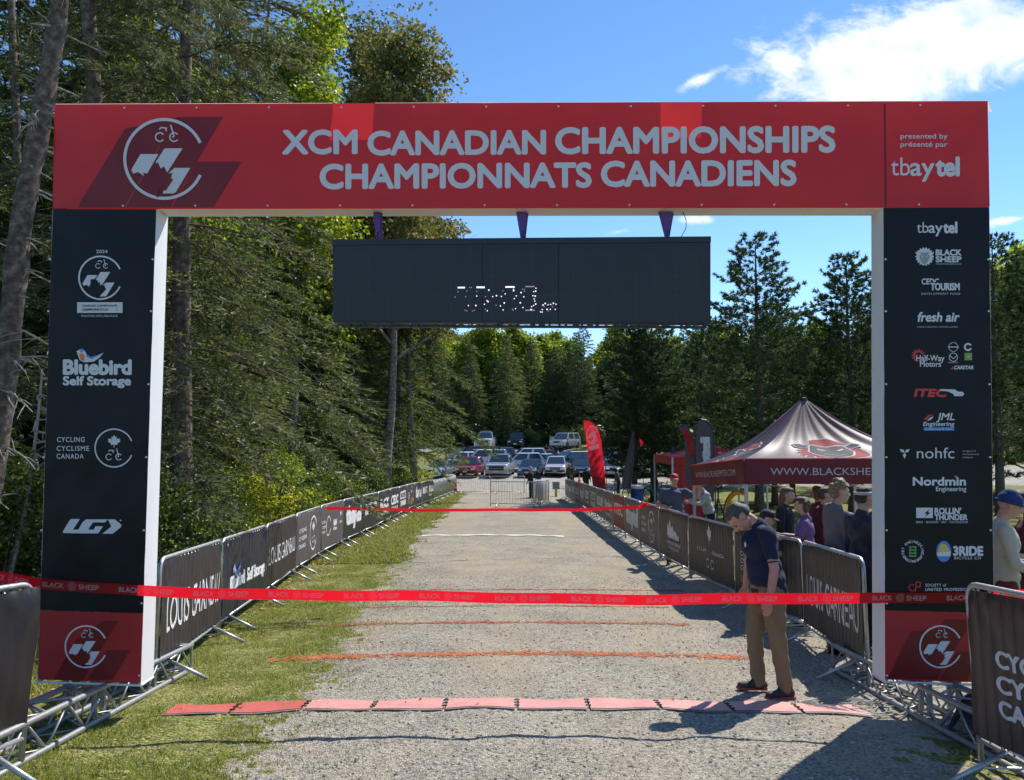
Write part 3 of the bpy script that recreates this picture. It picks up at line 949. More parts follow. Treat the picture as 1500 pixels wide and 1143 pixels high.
        for yy in (801.5, 806, 810.5, 815): D.stroke([(1331.5, yy), (1342.5, yy)], 2.2, GN)
        D.stroke([(1333, 801), (1333, 815.5)], 1.6, GN); D.stroke([(1341, 801), (1341, 815.5)], 1.6, GN)
    logo('round_logo', tbt)
    logo('landscape_logo', lambda D: (D.disc(1382.5, 808, 11, B_, 0, sy=1.4), D.poly([(1372.5, 812), (1376, 800), (1380, 796), (1386, 798), (1391, 805), (1392.5, 812)], YL, 1), D.poly([(1372, 810), (1392.8, 808), (1392, 815), (1373, 815)], W, 2),
         D.text('3RIDE', 1396, 1440.5, 813.6, 801, W, 0, .05), D.text('BICYCLE CO', 1398, 1437, 819.5, 815.6, W, 0, .01, spacing=1.15)))
    logo('lettering', lambda D: (D.ring(1336.5, 861, 5.5, 1.3, 20, 300, RD), D.stroke([(1342, 852.5), (1348, 853), (1348, 860), (1342.5, 860)], 1.4, RD), D.stroke([(1342, 853), (1341, 867)], 1.4, RD),
         D.text('SOCIETY of', 1355.5, 1386, 859.3, 855.3, W, 0, .015, spacing=1.2), D.text('UNITED PROFESSIONALS', 1355.5, 1433, 865.8, 861.6, W, 0, .02, spacing=1.1)))
    # eyelets
    mb = MB(); mb.lathe([(.004, -.004), (.009, -.003), (.009, .002), (.004, .004)], 8, M=Matrix.Rotation(math.pi / 2, 3, 'X'))
    gm = mb.mesh('eyelet', True); gm.materials.append(M_GROM)
    pts = [(x, 158.5 - (x - 80) / 1366 * 4.6) for x in range(182, 1440, 106)] + [(x, 301.8 - (x - 80) / 1372 * 2.4) for x in range(180, 1440, 106)]
    for y in (380, 456, 563, 670, 777, 884, 990):
        k = (y - 307) / 690
        pts += [(75.5 - 22 * k, y), (226 - 22.5 * k, y), (1297 + 2.5 * k, y), (1447 + 6 * k, y)]
    for x, y in pts:
        o = bpy.data.objects.new('eyelet', gm); COL.objects.link(o); o.parent = P; o.location = AF(x, y, .003)
    # base trusses lying on the ground, with the uprights into the pillars
    def lacing(mb, A, B, n, r=.009):
        for k in range(n):
            t0, t1 = k / n, (k + .5) / n
            mb.tube([A[0].lerp(A[1], t0), B[0].lerp(B[1], t1)], r, 6); mb.tube([B[0].lerp(B[1], t1), A[0].lerp(A[1], (k + 1) / n)], r, 6)
    for sgn, xin in ((-1, -3.05), (1, 3.05)):
        w = .27
        ch = []
        for dx, dz in ((0, .02), (w, .02), (0, .25), (w, .25)):
            x = xin + sgn * dx
            y0, y1 = 4.15, 7.28
            ch.append((gp(x, y0, dz), gp(x, y1, dz)))
        for a, b in ch:
            mb = MB(); n = 12
            mb.tube([a.lerp(b, i / n) + Vector((0, 0, float(gz(a.x, a.y + (b.y - a.y) * i / n)) - (float(gz(a.x, a.y)) * (1 - i / n) + float(gz(a.x, b.y)) * i / n))) * 0 for i in range(n + 1)], .022, 12)
            mb.build('truss_chord', M_ALU, P, smooth=True)
        mb = MB()
        for i, j in ((0, 1), (2, 3), (0, 2), (1, 3)):
            lacing(mb, ch[i], ch[j], 7)
        tag(mb.build('truss_lacing', M_ALU, P, smooth=True), kind='stuff')
        for y in (4.15, 7.28):
            mb = MB()
            k = 0 if y < 5 else 1
            q = [ch[0][k], ch[1][k], ch[3][k], ch[2][k]]
            mb.tube(q, .016, 8, closed=True); mb.build('truss_end', M_ALU, P)
        # upright inside the pillar
        for dx in (-.11, .11):
            for dy in (-.06, .06):
                mb = MB(); x = -3.26 if sgn < 0 else 3.26
                mb.tube([gp(x + dx, YA + .1 + dy, .02), (x + dx, YA + .1 + dy, 3.2)], .022, 8)
                mb.build('upright_tube', M_ALU, P)
        # everything above was laid out in place: hang it on the root
    for nm in set(bpy.data.objects.keys()) - start:
        o = bpy.data.objects[nm]
        if o.parent is P:
            o.matrix_parent_inverse = inv
build_arch()

# ---------------------------------------------------------------- the timing screen under the header
def build_screen():
    YS = 5.80
    root = thing('timing_screen', 'long dark LED timing screen hanging under the arch header, a few pixels lit', 'screen', at(765, 410, YS))
    inv = Matrix.Translation(-Vector(root.location))
    m_face = bpy.data.materials.new('led_face'); m_face.use_nodes = True
    nt = m_face.node_tree; n = nt.nodes; l = nt.links; p = n['Principled BSDF']
    p.inputs['Roughness'].default_value = .5
    tc = n.new('ShaderNodeTexCoord'); sp = n.new('ShaderNodeSeparateXYZ'); l.new(tc.outputs['Object'], sp.inputs[0])
    mm = lambda op, a, b=None: math_node(n, l, op, a, b)
    fx = mm('ABSOLUTE', mm('SUBTRACT', mm('FRACT', mm('MULTIPLY', sp.outputs[0], 100.)), .5)); fz = mm('ABSOLUTE', mm('SUBTRACT', mm('FRACT', mm('MULTIPLY', sp.outputs[2], 100.)), .5))
    big = mm('GREATER_THAN', mm('MAXIMUM', mm('ABSOLUTE', mm('SUBTRACT', mm('FRACT', mm('MULTIPLY', sp.outputs[0], 6.25)), .5)), mm('ABSOLUTE', mm('SUBTRACT', mm('FRACT', mm('MULTIPLY', sp.outputs[2], 6.25)), .5))), .485)
    f = mm('ADD', mm('MULTIPLY', mm('GREATER_THAN', mm('MAXIMUM', fx, fz), .32), .55), mm('MULTIPLY', big, .5))
    nz = N(n, 'ShaderNodeTexNoise', i_Scale=3.); l.new(tc.outputs['Object'], nz.inputs['Vector'])
    cr = n.new('ShaderNodeValToRGB'); cr.color_ramp.elements[0].color = (.008, .011, .016, 1); cr.color_ramp.elements[1].color = (.030, .037, .047, 1)
    l.new(mm('MULTIPLY', f, mm('ADD', nz.outputs[0], .4)), cr.inputs[0]); l.new(cr.outputs[0], p.inputs['Base Color'])
    fn = lambda px, py, off=0.: at(px, py, YS - off)
    c = [(488, 471.5), (1041, 474), (1041, 346.5), (487, 351)]
    def boxpart(name, q, mt, y0, y1, grid=None):
        mb = MB(); a = [at(x, y, YS) for x, y in q]
        vs = [Vector((v.x, y0, v.z)) for v in a] + [Vector((v.x, y1, v.z)) for v in a]
        mb.add(vs, [(0, 1, 2, 3), (5, 4, 7, 6), (4, 0, 3, 7), (1, 5, 6, 2), (3, 2, 6, 7), (4, 5, 1, 0)])
        return mb.build(name, mt, root)
    top = lambda x: 351 - (x - 487) / 554 * 4.5
    bot = lambda x: 471.5 + (x - 488) / 553 * 2.5
    mcab = mat('screen_cabinet', (.018, .021, .026), .5, var=.2)
    boxpart('cabinet', c, mcab, YS + .003, YS + .11)
    for x0, x1 in ((488.5, 706.5), (707.5, 817.5), (818.5, 1040)):
        boxpart('led_panel', [(x0, bot(x0) - .6), (x1, bot(x1) - .6), (x1, top(x1) + 9), (x0, top(x0) + 9)], m_face, YS - .004, YS + .004)
    boxpart('top_trim', [(487, top(487) + 8.6), (1041, top(1041) + 8.6), (1041, 346.8), (487, 351.2)], mcab, YS - .01, YS + .01)
    # loose lower frame with clamps and cabling
    rng = random.Random(4)
    boxpart('lower_frame', [(500, 479), (1036, 480), (1036, 477), (500, 475)], M_BLKPL, YS + .02, YS + .06)
    mb = MB()
    for k in range(46):
        x = 500 + k * 11.8 + rng.uniform(-3, 3); q = at(x, 476.3 + rng.uniform(-1, 1.6), YS + .015)
        mb.box(q, (rng.uniform(.015, .05), .03, rng.uniform(.012, .03)))
    tag(mb.build('clamp', mcab, root), kind='stuff')
    # lit pixels
    md = mat('led_lit', (.1, .1, .1), .5, emit=(.85, .80, 1.0), estr=1.1)
    md2 = mat('led_dim', (.1, .1, .1), .5, emit=(.50, .34, .75), estr=.42)
    D = Decal([md, md2])
    z = lambda cx, cy: (660 + cx / 7.5, 380 + cy / 7.5)
    for a, b, cy, h in ((78, 158, 311, 8), (285, 375, 308, 9), (602, 700, 304, 8)):
        x0, y0 = z(a, cy - h); x1, y1 = z(b, cy + h); D.rect(x0, y0, x1, y1, 0)
    for a, b, cy in ((822, 922, 300), (820, 925, 560)):
        x0, y0 = z(a, cy - 6); x1, y1 = z(b, cy + 6); D.rect(x0, y0, x1, y1, 1)
    dots = [(420, 338), (288, 404), (463, 410), (505, 400), (558, 408), (600, 380), (693, 345), (723, 402), (700, 432), (775, 366), (805, 412), (196, 508), (278, 508), (372, 494), (400, 455), (412, 465), (404, 566), (548, 512), (590, 480),
            (578, 556), (714, 542), (766, 478), (796, 530), (938, 318), (935, 350), (912, 355), (905, 400), (930, 404), (920, 435), (925, 460), (935, 492), (912, 508), (890, 520), (885, 552), (700, 304), (1008, 552), (1060, 550), (1096, 550), (1150, 550),
            (1016, 503), (988, 578), (1006, 580), (1040, 486), (1070, 500), (1100, 496), (1130, 484), (1158, 494), (692, 330)]
    for i, (a, b) in enumerate(dots):
        x, y = z(a, b); D.disc(x, y, .9 if i % 3 else 1.15, 0, n=6)
    for a, b in [(165, 410), (80, 355), (180, 350), (288, 352), (50, 415), (160, 560), (180, 568), (240, 568), (262, 560), (380, 550), (575, 345), (680, 550), (690, 560), (790, 330), (812, 330), (812, 350), (1030, 520), (1120, 520), (1075, 570), (500, 505), (385, 410), (210, 310), (230, 310)]:
        x, y = z(a, b); D.disc(x, y, .9, 1, n=6)
    D.build('lit_pixels', root, lambda a, b, o: at(a, b, YS - .005 - o))
    tag(bpy.data.objects[[o.name for o in bpy.data.objects if o.parent is root and o.name.startswith('lit_pixels')][0]], kind='stuff')
    # lilac hanging straps with shackles
    ms = mat('purple_strap', (.10, .045, .22), .7, var=.15)
    for x, w0, w1 in ((552, 6.5, 5), (764.5, 8.5, 4.5), (977, 11.5, 4.5)):
        mb = MB()
        yt, yb = 309, top(x) + 1
        k = 1 if x > 700 else 0
        a = [at(x - w0, yt, YS), at(x + w0 * .6 + k * w0 * .3, yt, YS), at(x + w1 * .3 + 2, yb, YS), at(x - w1 * .6 + 1, yb, YS)]
        vs = [v + Vector((0, .03, 0)) for v in a] + [v + Vector((0, .036, 0)) for v in a]
        mb.add(vs, [(0, 1, 2, 3), (5, 4, 7, 6), (4, 0, 3, 7), (1, 5, 6, 2), (3, 2, 6, 7)])
        mb.add([v + Vector((.012, .03, 0)) for v in vs[:4]] + [v + Vector((.012, .034, 0)) for v in vs[:4]], [(0, 1, 2, 3), (5, 4, 7, 6), (4, 0, 3, 7), (1, 5, 6, 2)])
        mb.build('strap', ms, root)
        mb = MB(); q = at(x + 2.5, yb - 5, YS + .03)
        mb.tube([q + Vector((math.cos(t) * .010, 0, math.sin(t) * .014)) for t in np.linspace(0, 6.28, 12)[:-1]], .0035, 6, closed=True)
        mb.tube([q + Vector((math.cos(t) * .007, 0, math.sin(t) * .012 + .025)) for t in np.linspace(0, 6.28, 12)[:-1]], .003, 6, closed=True)
        mb.build('shackle', M_BLKPL, root)
    mb = MB(); mb.tube([at(1000, 310, YS + .05), at(1005, 322, YS + .05), at(1005, 334, YS + .05), at(998, 347, YS + .05)], .003, 6)
    mb.build('cable', M_BLKPL, root)
    for o in bpy.data.objects:
        if o.parent is root: o.matrix_parent_inverse = inv
build_screen()

# ---------------------------------------------------------------- timing mat on the ground
def build_mat():
    mm_ = mat('mat_pink', (.60, .27, .23), .6, var=.15, vscale=8)
    mr_ = mat('mat_red', (.52, .11, .09), .6, var=.15, vscale=8)
    me_ = mat('mat_edge', (.30, .26, .24), .7)
    root = thing('timing_mat', 'long pink and red timing mat of joined pieces lying across the gravel under the arch', 'timing mat', gp(0, 5.82))
    inv = Matrix.Translation(-Vector(root.location))
    xs = [245, 348, 450, 552, 654, 757, 859, 961, 1063, 1165, 1268]
    def yc(px):
        return 1026.5 + 15.5 * abs((px - 757) / 512) ** 1.9
    P = []
    for px in xs:
        g = ground_pix(px, yc(px) + 1); P.append(Vector((g.x, 5.93 + .0 * g.y, g.z)))
    for i in range(10):
        a, b = P[i], P[i + 1]
        g = .012
        for nm, o0, o1, hh, mt in (('mat_piece', -.125, .125, .007, mr_ if i in (0,) or i == 1 else mm_), ('mat_rim', -.145, -.126, .003, me_), ('mat_rim', .126, .14, .003, me_)):
            mb = MB()
            def fn(u, v, h=hh, o0=o0, o1=o1):
                x = a.x + g + (b.x - a.x - 2 * g) * u; yy = a.y + (b.y - a.y) * u + o0 + (o1 - o0) * v
                return Vector((x, yy, float(gz(x, yy)) + h + .009))
            mb.grid(fn, 12, 2)
            mb.grid(lambda u, v: Vector((fn(u, 0).x, fn(u, 0).y - .0001, fn(u, 0).z - hh * (1 - v) - .004)), 12, 1)
            mb.grid(lambda u, v: Vector((fn(u, 1).x, fn(u, 1).y + .0001, fn(u, 1).z - hh * v - .004)), 12, 1)
            o = mb.build(nm, mt, root)
        if i:
            for dy in (-.07, .0, .07):
                mb = MB(); mb.box((a.x, a.y + dy, float(gz(a.x, a.y + dy)) + .021), (.040, .014, .004)); mb.build('connector', M_BLKPL, root)
    for o in bpy.data.objects:
        if o.parent is root: o.matrix_parent_inverse = inv
build_mat()

# ---------------------------------------------------------------- red tapes
def tape(name, label, pts, w, letters=None, nseg=160):
    mt = mat('red_tape', (.60, .012, .02), .32, transl=.62, tcol=(.98, .012, .03))
    mt2 = mat('tape_print', (.80, .55, .57), .5, alpha=.11)
    P = [Vector(p) for p in pts]
    d = [0]
    for a, b in zip(P[:-1], P[1:]): d.append(d[-1] + (b - a).length)
    L = d[-1]
    def cen(t):
        s = t * L
        return Vector([float(np.interp(s, d, [p[k] for p in P])) for k in range(3)])
    def surf(s, h, off=0.):
        c = cen(min(1, max(0, s / L)))
        tw = .10 * math.sin(s * 1.3) + .07 * math.sin(s * 3.1 + 1)
        return c + Vector((0, tw * h - off - .004 * math.sin(s * 5), h + .006 * math.sin(s * 2.2) + .003 * math.sin(s * 5.7)))
    mb = MB(); mb.grid(lambda u, v: surf(u * L, (v - .5) * w), nseg, 2)
    o = mb.build(name, mt); tag(o, label, 'tape')
    if letters:
        D = Decal([mt2]); s = .18
        while s < L - .5:
            D.text('BLACK', s, s + .155, -.018, .017, 0, 0, .04); D.gear(s + .215, 0, .036, .029, 14, 0, 0); D.text('SHEEP', s + .26, s + .415, -.018, .017, 0, 0, .04)
            s += .565
        D.build('lettering', o, lambda a, b, off: surf(a, b, off))
    return o
tape('finish_tape', 'broad red tape with repeated emblem stretched across the front of the arch',
     [at(-40, 840, 5.0), at(57, 856, 5.69), at(130, 861.5, 5.715), at(207, 865.5, 5.715), at(340, 869, 5.70), at(560, 874, 5.69), at(760, 876, 5.68), at(980, 877.8, 5.68), at(1257, 877.8, 5.69), at(1296, 876.5, 5.71), at(1415, 874, 5.72), at(1560, 868, 5.75)], .078, True)
tape('course_tape', 'thin red tape stretched between the barrier rows further up the course', [at(478, 745, 15.1), at(600, 747.2, 15.4), at(740, 747.5, 15.8), at(860, 746.5, 16.2), at(943, 743, 16.6)], .062, None)
def knot():
    mb = MB(); c = at(943, 741, 16.5); rng = random.Random(2)
    for k in range(7):
        a = rng.uniform(0, 6.28); b = rng.uniform(-.9, .9); d = Vector((math.cos(a) * math.cos(b), math.sin(a) * math.cos(b) * .5, math.sin(b))) * rng.uniform(.08, .15)
        s = Vector((-d.z, 0, d.x)).normalized() * .03
        mb.add([c - s, c + s, c + d + s * .6, c + d - s * .6], [(0, 1, 2, 3)])
    tag(mb.build('tape_knot', MATS['red_tape']), 'knotted end of the far red tape on top of the right barrier row', 'tape')
knot()
# ================================================================ CROWD BARRIERS AND THEIR BANNERS
BL_ = 2.16
def barrier_proto(nb=17):
    root = thing('crowd_barrier', 'x', 'barrier', (0, 0, 0))
    L = BL_ - .04; z0, z1, rc = .16, 1.10, .10
    pts = []
    for cx, cz, a0 in ((L / 2 - rc, z0 + .02, None), (L / 2 - rc, z1 - rc, 0), (-L / 2 + rc, z1 - rc, 90), (-L / 2 + rc, z0 + .02, None)):
        if a0 is None:
            pts.append((L / 2 if cx > 0 else -L / 2, 0, .03)) if cx > 0 else None
            continue
        for k in range(6):
            a = R(a0 + 90 * k / 5); pts.append((cx + math.cos(a) * rc, 0, cz + math.sin(a) * rc))
    pts.append((-L / 2, 0, .03))
    mb = MB(); mb.tube(pts, .0185, 10)
    mb.tube([(-L / 2, 0, z0), (L / 2, 0, z0)], .017, 8)
    mb.build('frame', M_STEEL, root, smooth=True)
    mb = MB(); mb.tube([(0, 0, z0), (0, 0, z1)], .0068, 6)
    bar = mb.mesh('bar', True); bar.materials.append(M_STEEL)
    for k in range(nb):
        o = bpy.data.objects.new('bar', bar); COL.objects.link(o); o.parent = root
        o.location = (-L / 2 + L * (k + 1) / (nb + 1), 0, 0); KIDS[root.name].append(o)
    for sx in (-1, 1):
        for sy in (-1, 1):
            mb = MB(); mb.tube([(sx * (L / 2 - .30), sy * .01, z0 + .02), (sx * (L / 2 - .30), sy * .36, .0)], .017, 8)
            mb.build('leg', M_STEEL, root, smooth=True)
        mb = MB(); mb.tube([(sx * (L / 2 - .30), -.19, .09), (sx * (L / 2 - .30), .19, .09)], .007, 6)
        mb.build('leg_brace', M_STEEL, root)
    mb = MB(); mb.tube([(L / 2 + .015, 0, .85), (L / 2 + .05, 0, .86), (L / 2 + .05, 0, .74), (L / 2 + .015, 0, .73)], .006, 6)
    mb.build('hook', M_STEEL, root)
    return root

def path_point(path, s):
    """point at distance s along a polyline of (x, y)"""
    d = 0
    for a, b in zip(path[:-1], path[1:]):
        l = math.hypot(b[0] - a[0], b[1] - a[1])
        if s <= d + l or (b is path[-1]):
            t = (s - d) / l
            return (a[0] + (b[0] - a[0]) * t, a[1] + (b[1] - a[1]) * t)
        d += l
def path_len(path):
    return sum(math.hypot(b[0] - a[0], b[1] - a[1]) for a, b in zip(path[:-1], path[1:]))

PROTO = [None]
def place_barrier(A, B, label, group, tilt=0.):
    A, B = gp(*A), gp(*B)
    if PROTO[0] is None:
        PROTO[0] = o = barrier_proto()
    else:
        o = copy_tree(PROTO[0])
    X = (B - A).normalized(); Z = (Vector((0, 0, 1)) - X * X.z).normalized(); Y = Z.cross(X)
    M = Matrix((X, Y, Z)).transposed()
    if tilt:
        M = M @ Matrix.Rotation(tilt, 3, 'X')
    o.rotation_euler = M.to_euler()
    o.location = (A + B) / 2
    o.scale = ((B - A).length / BL_, 1, 1)
    o['label'] = label; o['group'] = group
    return o

def banner(A, B, face, mt, label, draw=None, zlo=.20, zhi=1.075, ribs=.0025, fold=.012, seed=0, group=None, u0=.01, u1=.99, mats=None, sag=0., tilt=0.):
    """sheet hung on the barrier from A to B; face = +1 / -1 picks the side it hangs on. Units of the print: u 0..1 along, v 0..1 up"""
    A, B = gp(*A), gp(*B)
    rng = random.Random(seed)
    X = (B - A).normalized(); Z = (Vector((0, 0, 1)) - X * X.z).normalized(); Yv = Z.cross(X) * face
    if tilt:
        q = Quaternion(X, tilt); Z = q @ Z; Yv = q @ Yv
    L = (B - A).length
    k = [rng.uniform(0, 6.28) for _ in range(8)]
    def surf(u, v, off=0.):
        x = (u0 + (u1 - u0) * u) * L
        z = zlo + (zhi - zlo) * v
        d = .024
        d += fold * (.5 * math.sin(x * 3.1 + v * 2.2 + k[0]) + .35 * math.sin(x * 7.3 - v * 4.5 + k[1]) * (1 - v * .3) + .2 * math.sin(x * 14 + v * 11 + k[2]))
        d += fold * .7 * max(0, 1 - 2.2 * math.hypot(u - 1, v - 1)) * math.sin(math.atan2(v - 1, u - 1 + 1e-6) * 16 + k[3])
        d += fold * .7 * max(0, 1 - 2.2 * math.hypot(u, v - 1)) * math.sin(math.atan2(v - 1, u + 1e-6) * 16 + k[4])
        if ribs:
            d += ribs * math.cos(2 * math.pi * u * 18)
        zz = z - sag * math.sin(math.pi * u) * v + .008 * math.sin(x * 5 + k[5]) * (1 if v > .9 or v < .1 else .3)
        if v > .97: d *= .6
        return A + X * x + Z * zz + Yv * (max(d, .004) + off)
    near = (A.y + B.y) / 2 < 16
    mb = MB(); mb.grid(surf, 110 if near else 40, 16 if near else 6)
    o = mb.build('barrier_banner', mt, None, smooth=True)
    tag(o, label, 'banner', group)
    if draw:
        D = Decal(mats or [M_BW, M_BORANGE, M_BBLUE, M_BGREY, mt])
        draw(D)
        flip = (lambda u: u)
        D.build('lettering', o, lambda u, v, off: surf(flip(u), v, off), eps=.003, dense=.05 if near else .12)
    return o

M_BBLACK = mat('banner_black', (.020, .018, .021), .42, bump=.25, bscale=22, transl=.10, tcol=(.07, .06, .07))
M_BPLUM = mat('banner_plum', (.034, .026, .030), .45, bump=.25, bscale=22, transl=.10, tcol=(.07, .06, .07))
M_BNAVY = mat('banner_navy', (.014, .017, .032), .40, bump=.25, bscale=22, transl=.10, tcol=(.05, .05, .09))
M_BGREYC = mat('banner_charcoal', (.105, .088, .088), .55, bump=.25, bscale=22, transl=.12, tcol=(.10, .09, .09))
M_BW = mat('banner_white_print', (.80, .80, .82), .5, transl=.1)
M_BORANGE = mat('banner_orange_print', (.70, .28, .04), .5)
M_BBLUE = mat('banner_blue_print', (.12, .30, .70), .5)
M_BGREY = mat('banner_grey_print', (.42, .42, .44), .5)
M_BMAROON = mat('banner_maroon', (.16, .008, .014), .5, bump=.2, bscale=22, transl=.12)

ASP = .875 / 2.16      # height of a banner over its length: keeps circles round
def d_louis(D): D.text('LOUIS', .08, .40, .27, .63, 0, 0, .0); D.text('GARNEAU', .45, .95, .27, .63, 0, 0, .0)
def d_louis_s(D): D.text('LOUIS', .06, .40, .33, .62, 0, 0, .0); D.text('GARNEAU', .45, .95, .33, .62, 0, 0, .0)
def d_bird(D):
    D.text('Bluebird', .14, .46, .30, .48, 0, 0, .04); D.text('Self Storage', .50, .95, .30, .48, 0, 0, .035)
    D.poly([(.18, .60), (.21, .64), (.24, .63), (.26, .56), (.29, .53), (.34, .60), (.37, .68), (.36, .52), (.31, .46), (.24, .47), (.20, .52)], 2, 1)
    D.poly([(.20, .58), (.23, .58), (.24, .52), (.22, .49)], 1, 2)
def d_cyc(D, c=0):
    D.text('CYCLING', .08, .33, .62, .70, c, 0, .012); D.text('CYCLISME', .08, .36, .46, .54, c, 0, .012); D.text('CANADA', .08, .32, .30, .38, c, 0, .012)
    D.ring(.66, .50, .155, .016, 22, 338, 0, 0, sy=1 / ASP)
    D.poly([(.66 + x * .055, .62 + y * .055 / ASP) for x, y in LEAF], c)
    D.ring(.62, .36, .03, .008, 30, 330, c, 0, sy=1 / ASP, n=20); D.ring(.70, .36, .03, .008, 30, 330, c, 0, sy=1 / ASP, n=20)
def d_tbay(D): D.text('tbaytel', .10, .92, .34, .82, 0, 0, .04)
def d_hill(D):
    D.poly([(.30, .42), (.30, .62), (.34, .74), (.37, .66), (.41, .84), (.45, .66), (.50, .72), (.54, .58), (.60, .62), (.66, .52), (.72, .54), (.72, .42)], 0)
    D.text('Fredom', .30, .74, .40, .46, 4, 1, .03); D.text('OUTDOOR CENTRE', .30, .76, .30, .36, 0, 0, .02); D.text('THUNDER BAY', .34, .72, .20, .26, 0, 0, .0)
def d_leafclub(D):
    D.poly([(.50 + x * .05, .76 + y * .085 / ASP) for x, y in LEAF], 0)
    D.text('COUPE', .22, .44, .44, .50, 0, 0, .01); D.text('CANADA', .56, .80, .44, .50, 0, 0, .01)
    D.ring(.46, .26, .035, .009, 30, 330, 0, 0, sy=1 / ASP, n=20); D.ring(.56, .26, .035, .009, 30, 330, 0, 0, sy=1 / ASP, n=20)
def d_multi(D):
    D.text('CYCLING', .03, .16, .60, .66, 0, 0, .01); D.text('CYCLISME', .03, .17, .48, .54, 0, 0, .01); D.text('CANADA', .03, .15, .36, .42, 0, 0, .01)
    D.ring(.30, .50, .10, .012, 22, 338, 0, 0, sy=1 / ASP); 
    D.text('Bluebird', .50, .66, .46, .60, 0, 0, .04); D.text('Self Storage', .50, .66, .34, .42, 0, 0, .03)
    D.poly([(.86 + x * .03, .70 + y * .05 / ASP) for x, y in LEAF], 0); D.text('CANADA CUP', .80, .92, .46, .52, 0, 0, .01)
def d_big(t, sub=None):
    def f(D):
        D.text(t, .12, .90, .42, .74, 0, 0, .04)
        if sub: D.text(sub, .18, .84, .20, .32, 0, 0, .02)
    return f
def d_box(D):
    D.rect(.14, .50, .86, .82, 0); D.text('ROLLIN', .20, .80, .56, .76, 4, 1, .03); D.text('THUNDER', .14, .86, .22, .42, 0, 0, .04)
def d_moon(D):
    D.text('CYCLING', .10, .34, .60, .67, 0, 0, .01); D.text('CYCLISME', .10, .36, .49, .56, 0, 0, .01); D.text('CANADA', .10, .32, .38, .45, 0, 0, .01)
    D.ring(.56, .52, .17, .013, 0, 360, 3, 0, sy=1 / ASP, n=60)
    D.poly([(.56 + x * .045, .66 + y * .05 / ASP) for x, y in LEAF], 0)
    D.text('LOTTO', .10, .30, .20, .30, 1, 0, .03); D.ring(.56, .30, .05, .014, 0, 360, 1, 1, sy=1 / ASP, n=24); D.text('inn', .68, .84, .22, .40, 1, 0, .03)

# ---- left row
LEFT = [(-3.06, 6.54), (-3.38, 8.7), (-3.59, 10.85), (-3.80, 13.0), (-3.96, 15.2), (-4.02, 17.4), (-4.0, 23), (-4.12, 30), (-4.05, 37), (-3.72, 50)]
RIGHT = [(3.06, 6.55), (3.40, 9.0), (3.18, 11.4), (3.0, 14.2), (2.94, 20), (2.95, 41.5)]
def row(path, face, specs, side, n_plain):
    L = path_len(path); n = int(L / (BL_ + .02)); step = L / n
    for i in range(n):
        A = path_point(path, i * step + .01); B = path_point(path, (i + 1) * step - .01)
        place_barrier(A, B, ('barrier in %s row behind ' % side + specs[i][1].split(',')[0].replace(' just past the two grey ones', '').replace(' at the far end of the right row', '').replace(' near the far end of the right row', '').replace(', left row', '').replace(', right row', '') if i < len(specs) else 'steel crowd barrier at the very end of the %s row' % side) if i < n - n_plain else 'bare steel crowd barrier at the far end of the %s row' % side,
                      'crowd barriers in the %s row' % side if i < n - n_plain else 'bare barriers at the far end of the %s row' % side)
        if i < n - n_plain and i < len(specs):
            mt, lab, dr = specs[i][:3]
            if face > 0:      # the row runs away from the camera: print has to read from the road side
                banner(A, B, -1, mt, lab, (lambda D, dr=dr: dr(D)) if dr else None, seed=i + 3, fold=.016 if i < 2 else .010)
            else:
                banner(B, A, -1, mt, lab, (lambda D, dr=dr: dr(D)) if dr else None, seed=i + 40, fold=.006, ribs=.003)
SP_L = [(M_BPLUM, 'dark plum banner with tall white capitals, nearest in the left row', d_louis),
        (M_BNAVY, 'navy banner with white lettering and a small blue bird, second in the left row', d_bird),
        (M_BPLUM, 'dark plum banner with slim white capitals, between the navy bird banner and the grey ones', d_louis_s),
        (M_BGREYC, 'charcoal grey banner with a white open ring, first grey one in the left row', d_cyc),
        (M_BGREYC, 'charcoal grey banner with white hill mark and leaf, second grey one in the left row', d_multi),
        (M_BBLACK, 'black banner with big lowercase lettering just past the two grey ones, left row', d_tbay),
        (M_BNAVY, 'navy banner with one short white line of text, left row behind the far tape', d_big('FRESH AIR')),
        (M_BBLACK, 'black banner with two heavy white words, eighth in the left row', d_big('BLACK', 'SHEEP MTB')),
        (M_BBLACK, 'black banner with small stacked lettering, ninth in the left row', d_big('CEDC', 'TOURISM')),
        (M_BBLACK, 'black banner with a white box above a word, tenth in the left row', d_box),
        (M_BPLUM, 'dark banner with two small orange and white logos, eleventh in the left row', d_moon),
        (M_BNAVY, 'navy banner with big lowercase lettering, twelfth in the left row', d_tbay),
        (M_BBLACK, 'black banner with short white word, thirteenth in the left row', d_big('NOHFC')),
        (M_BBLACK, 'black banner with large white emblem words, fourteenth in the left row', d_big('THUNDER', 'BAY')),
        (M_BNAVY, 'navy banner with white lettering, the farthest printed one in the left row', d_big('Nordmin', 'Engineering'))]
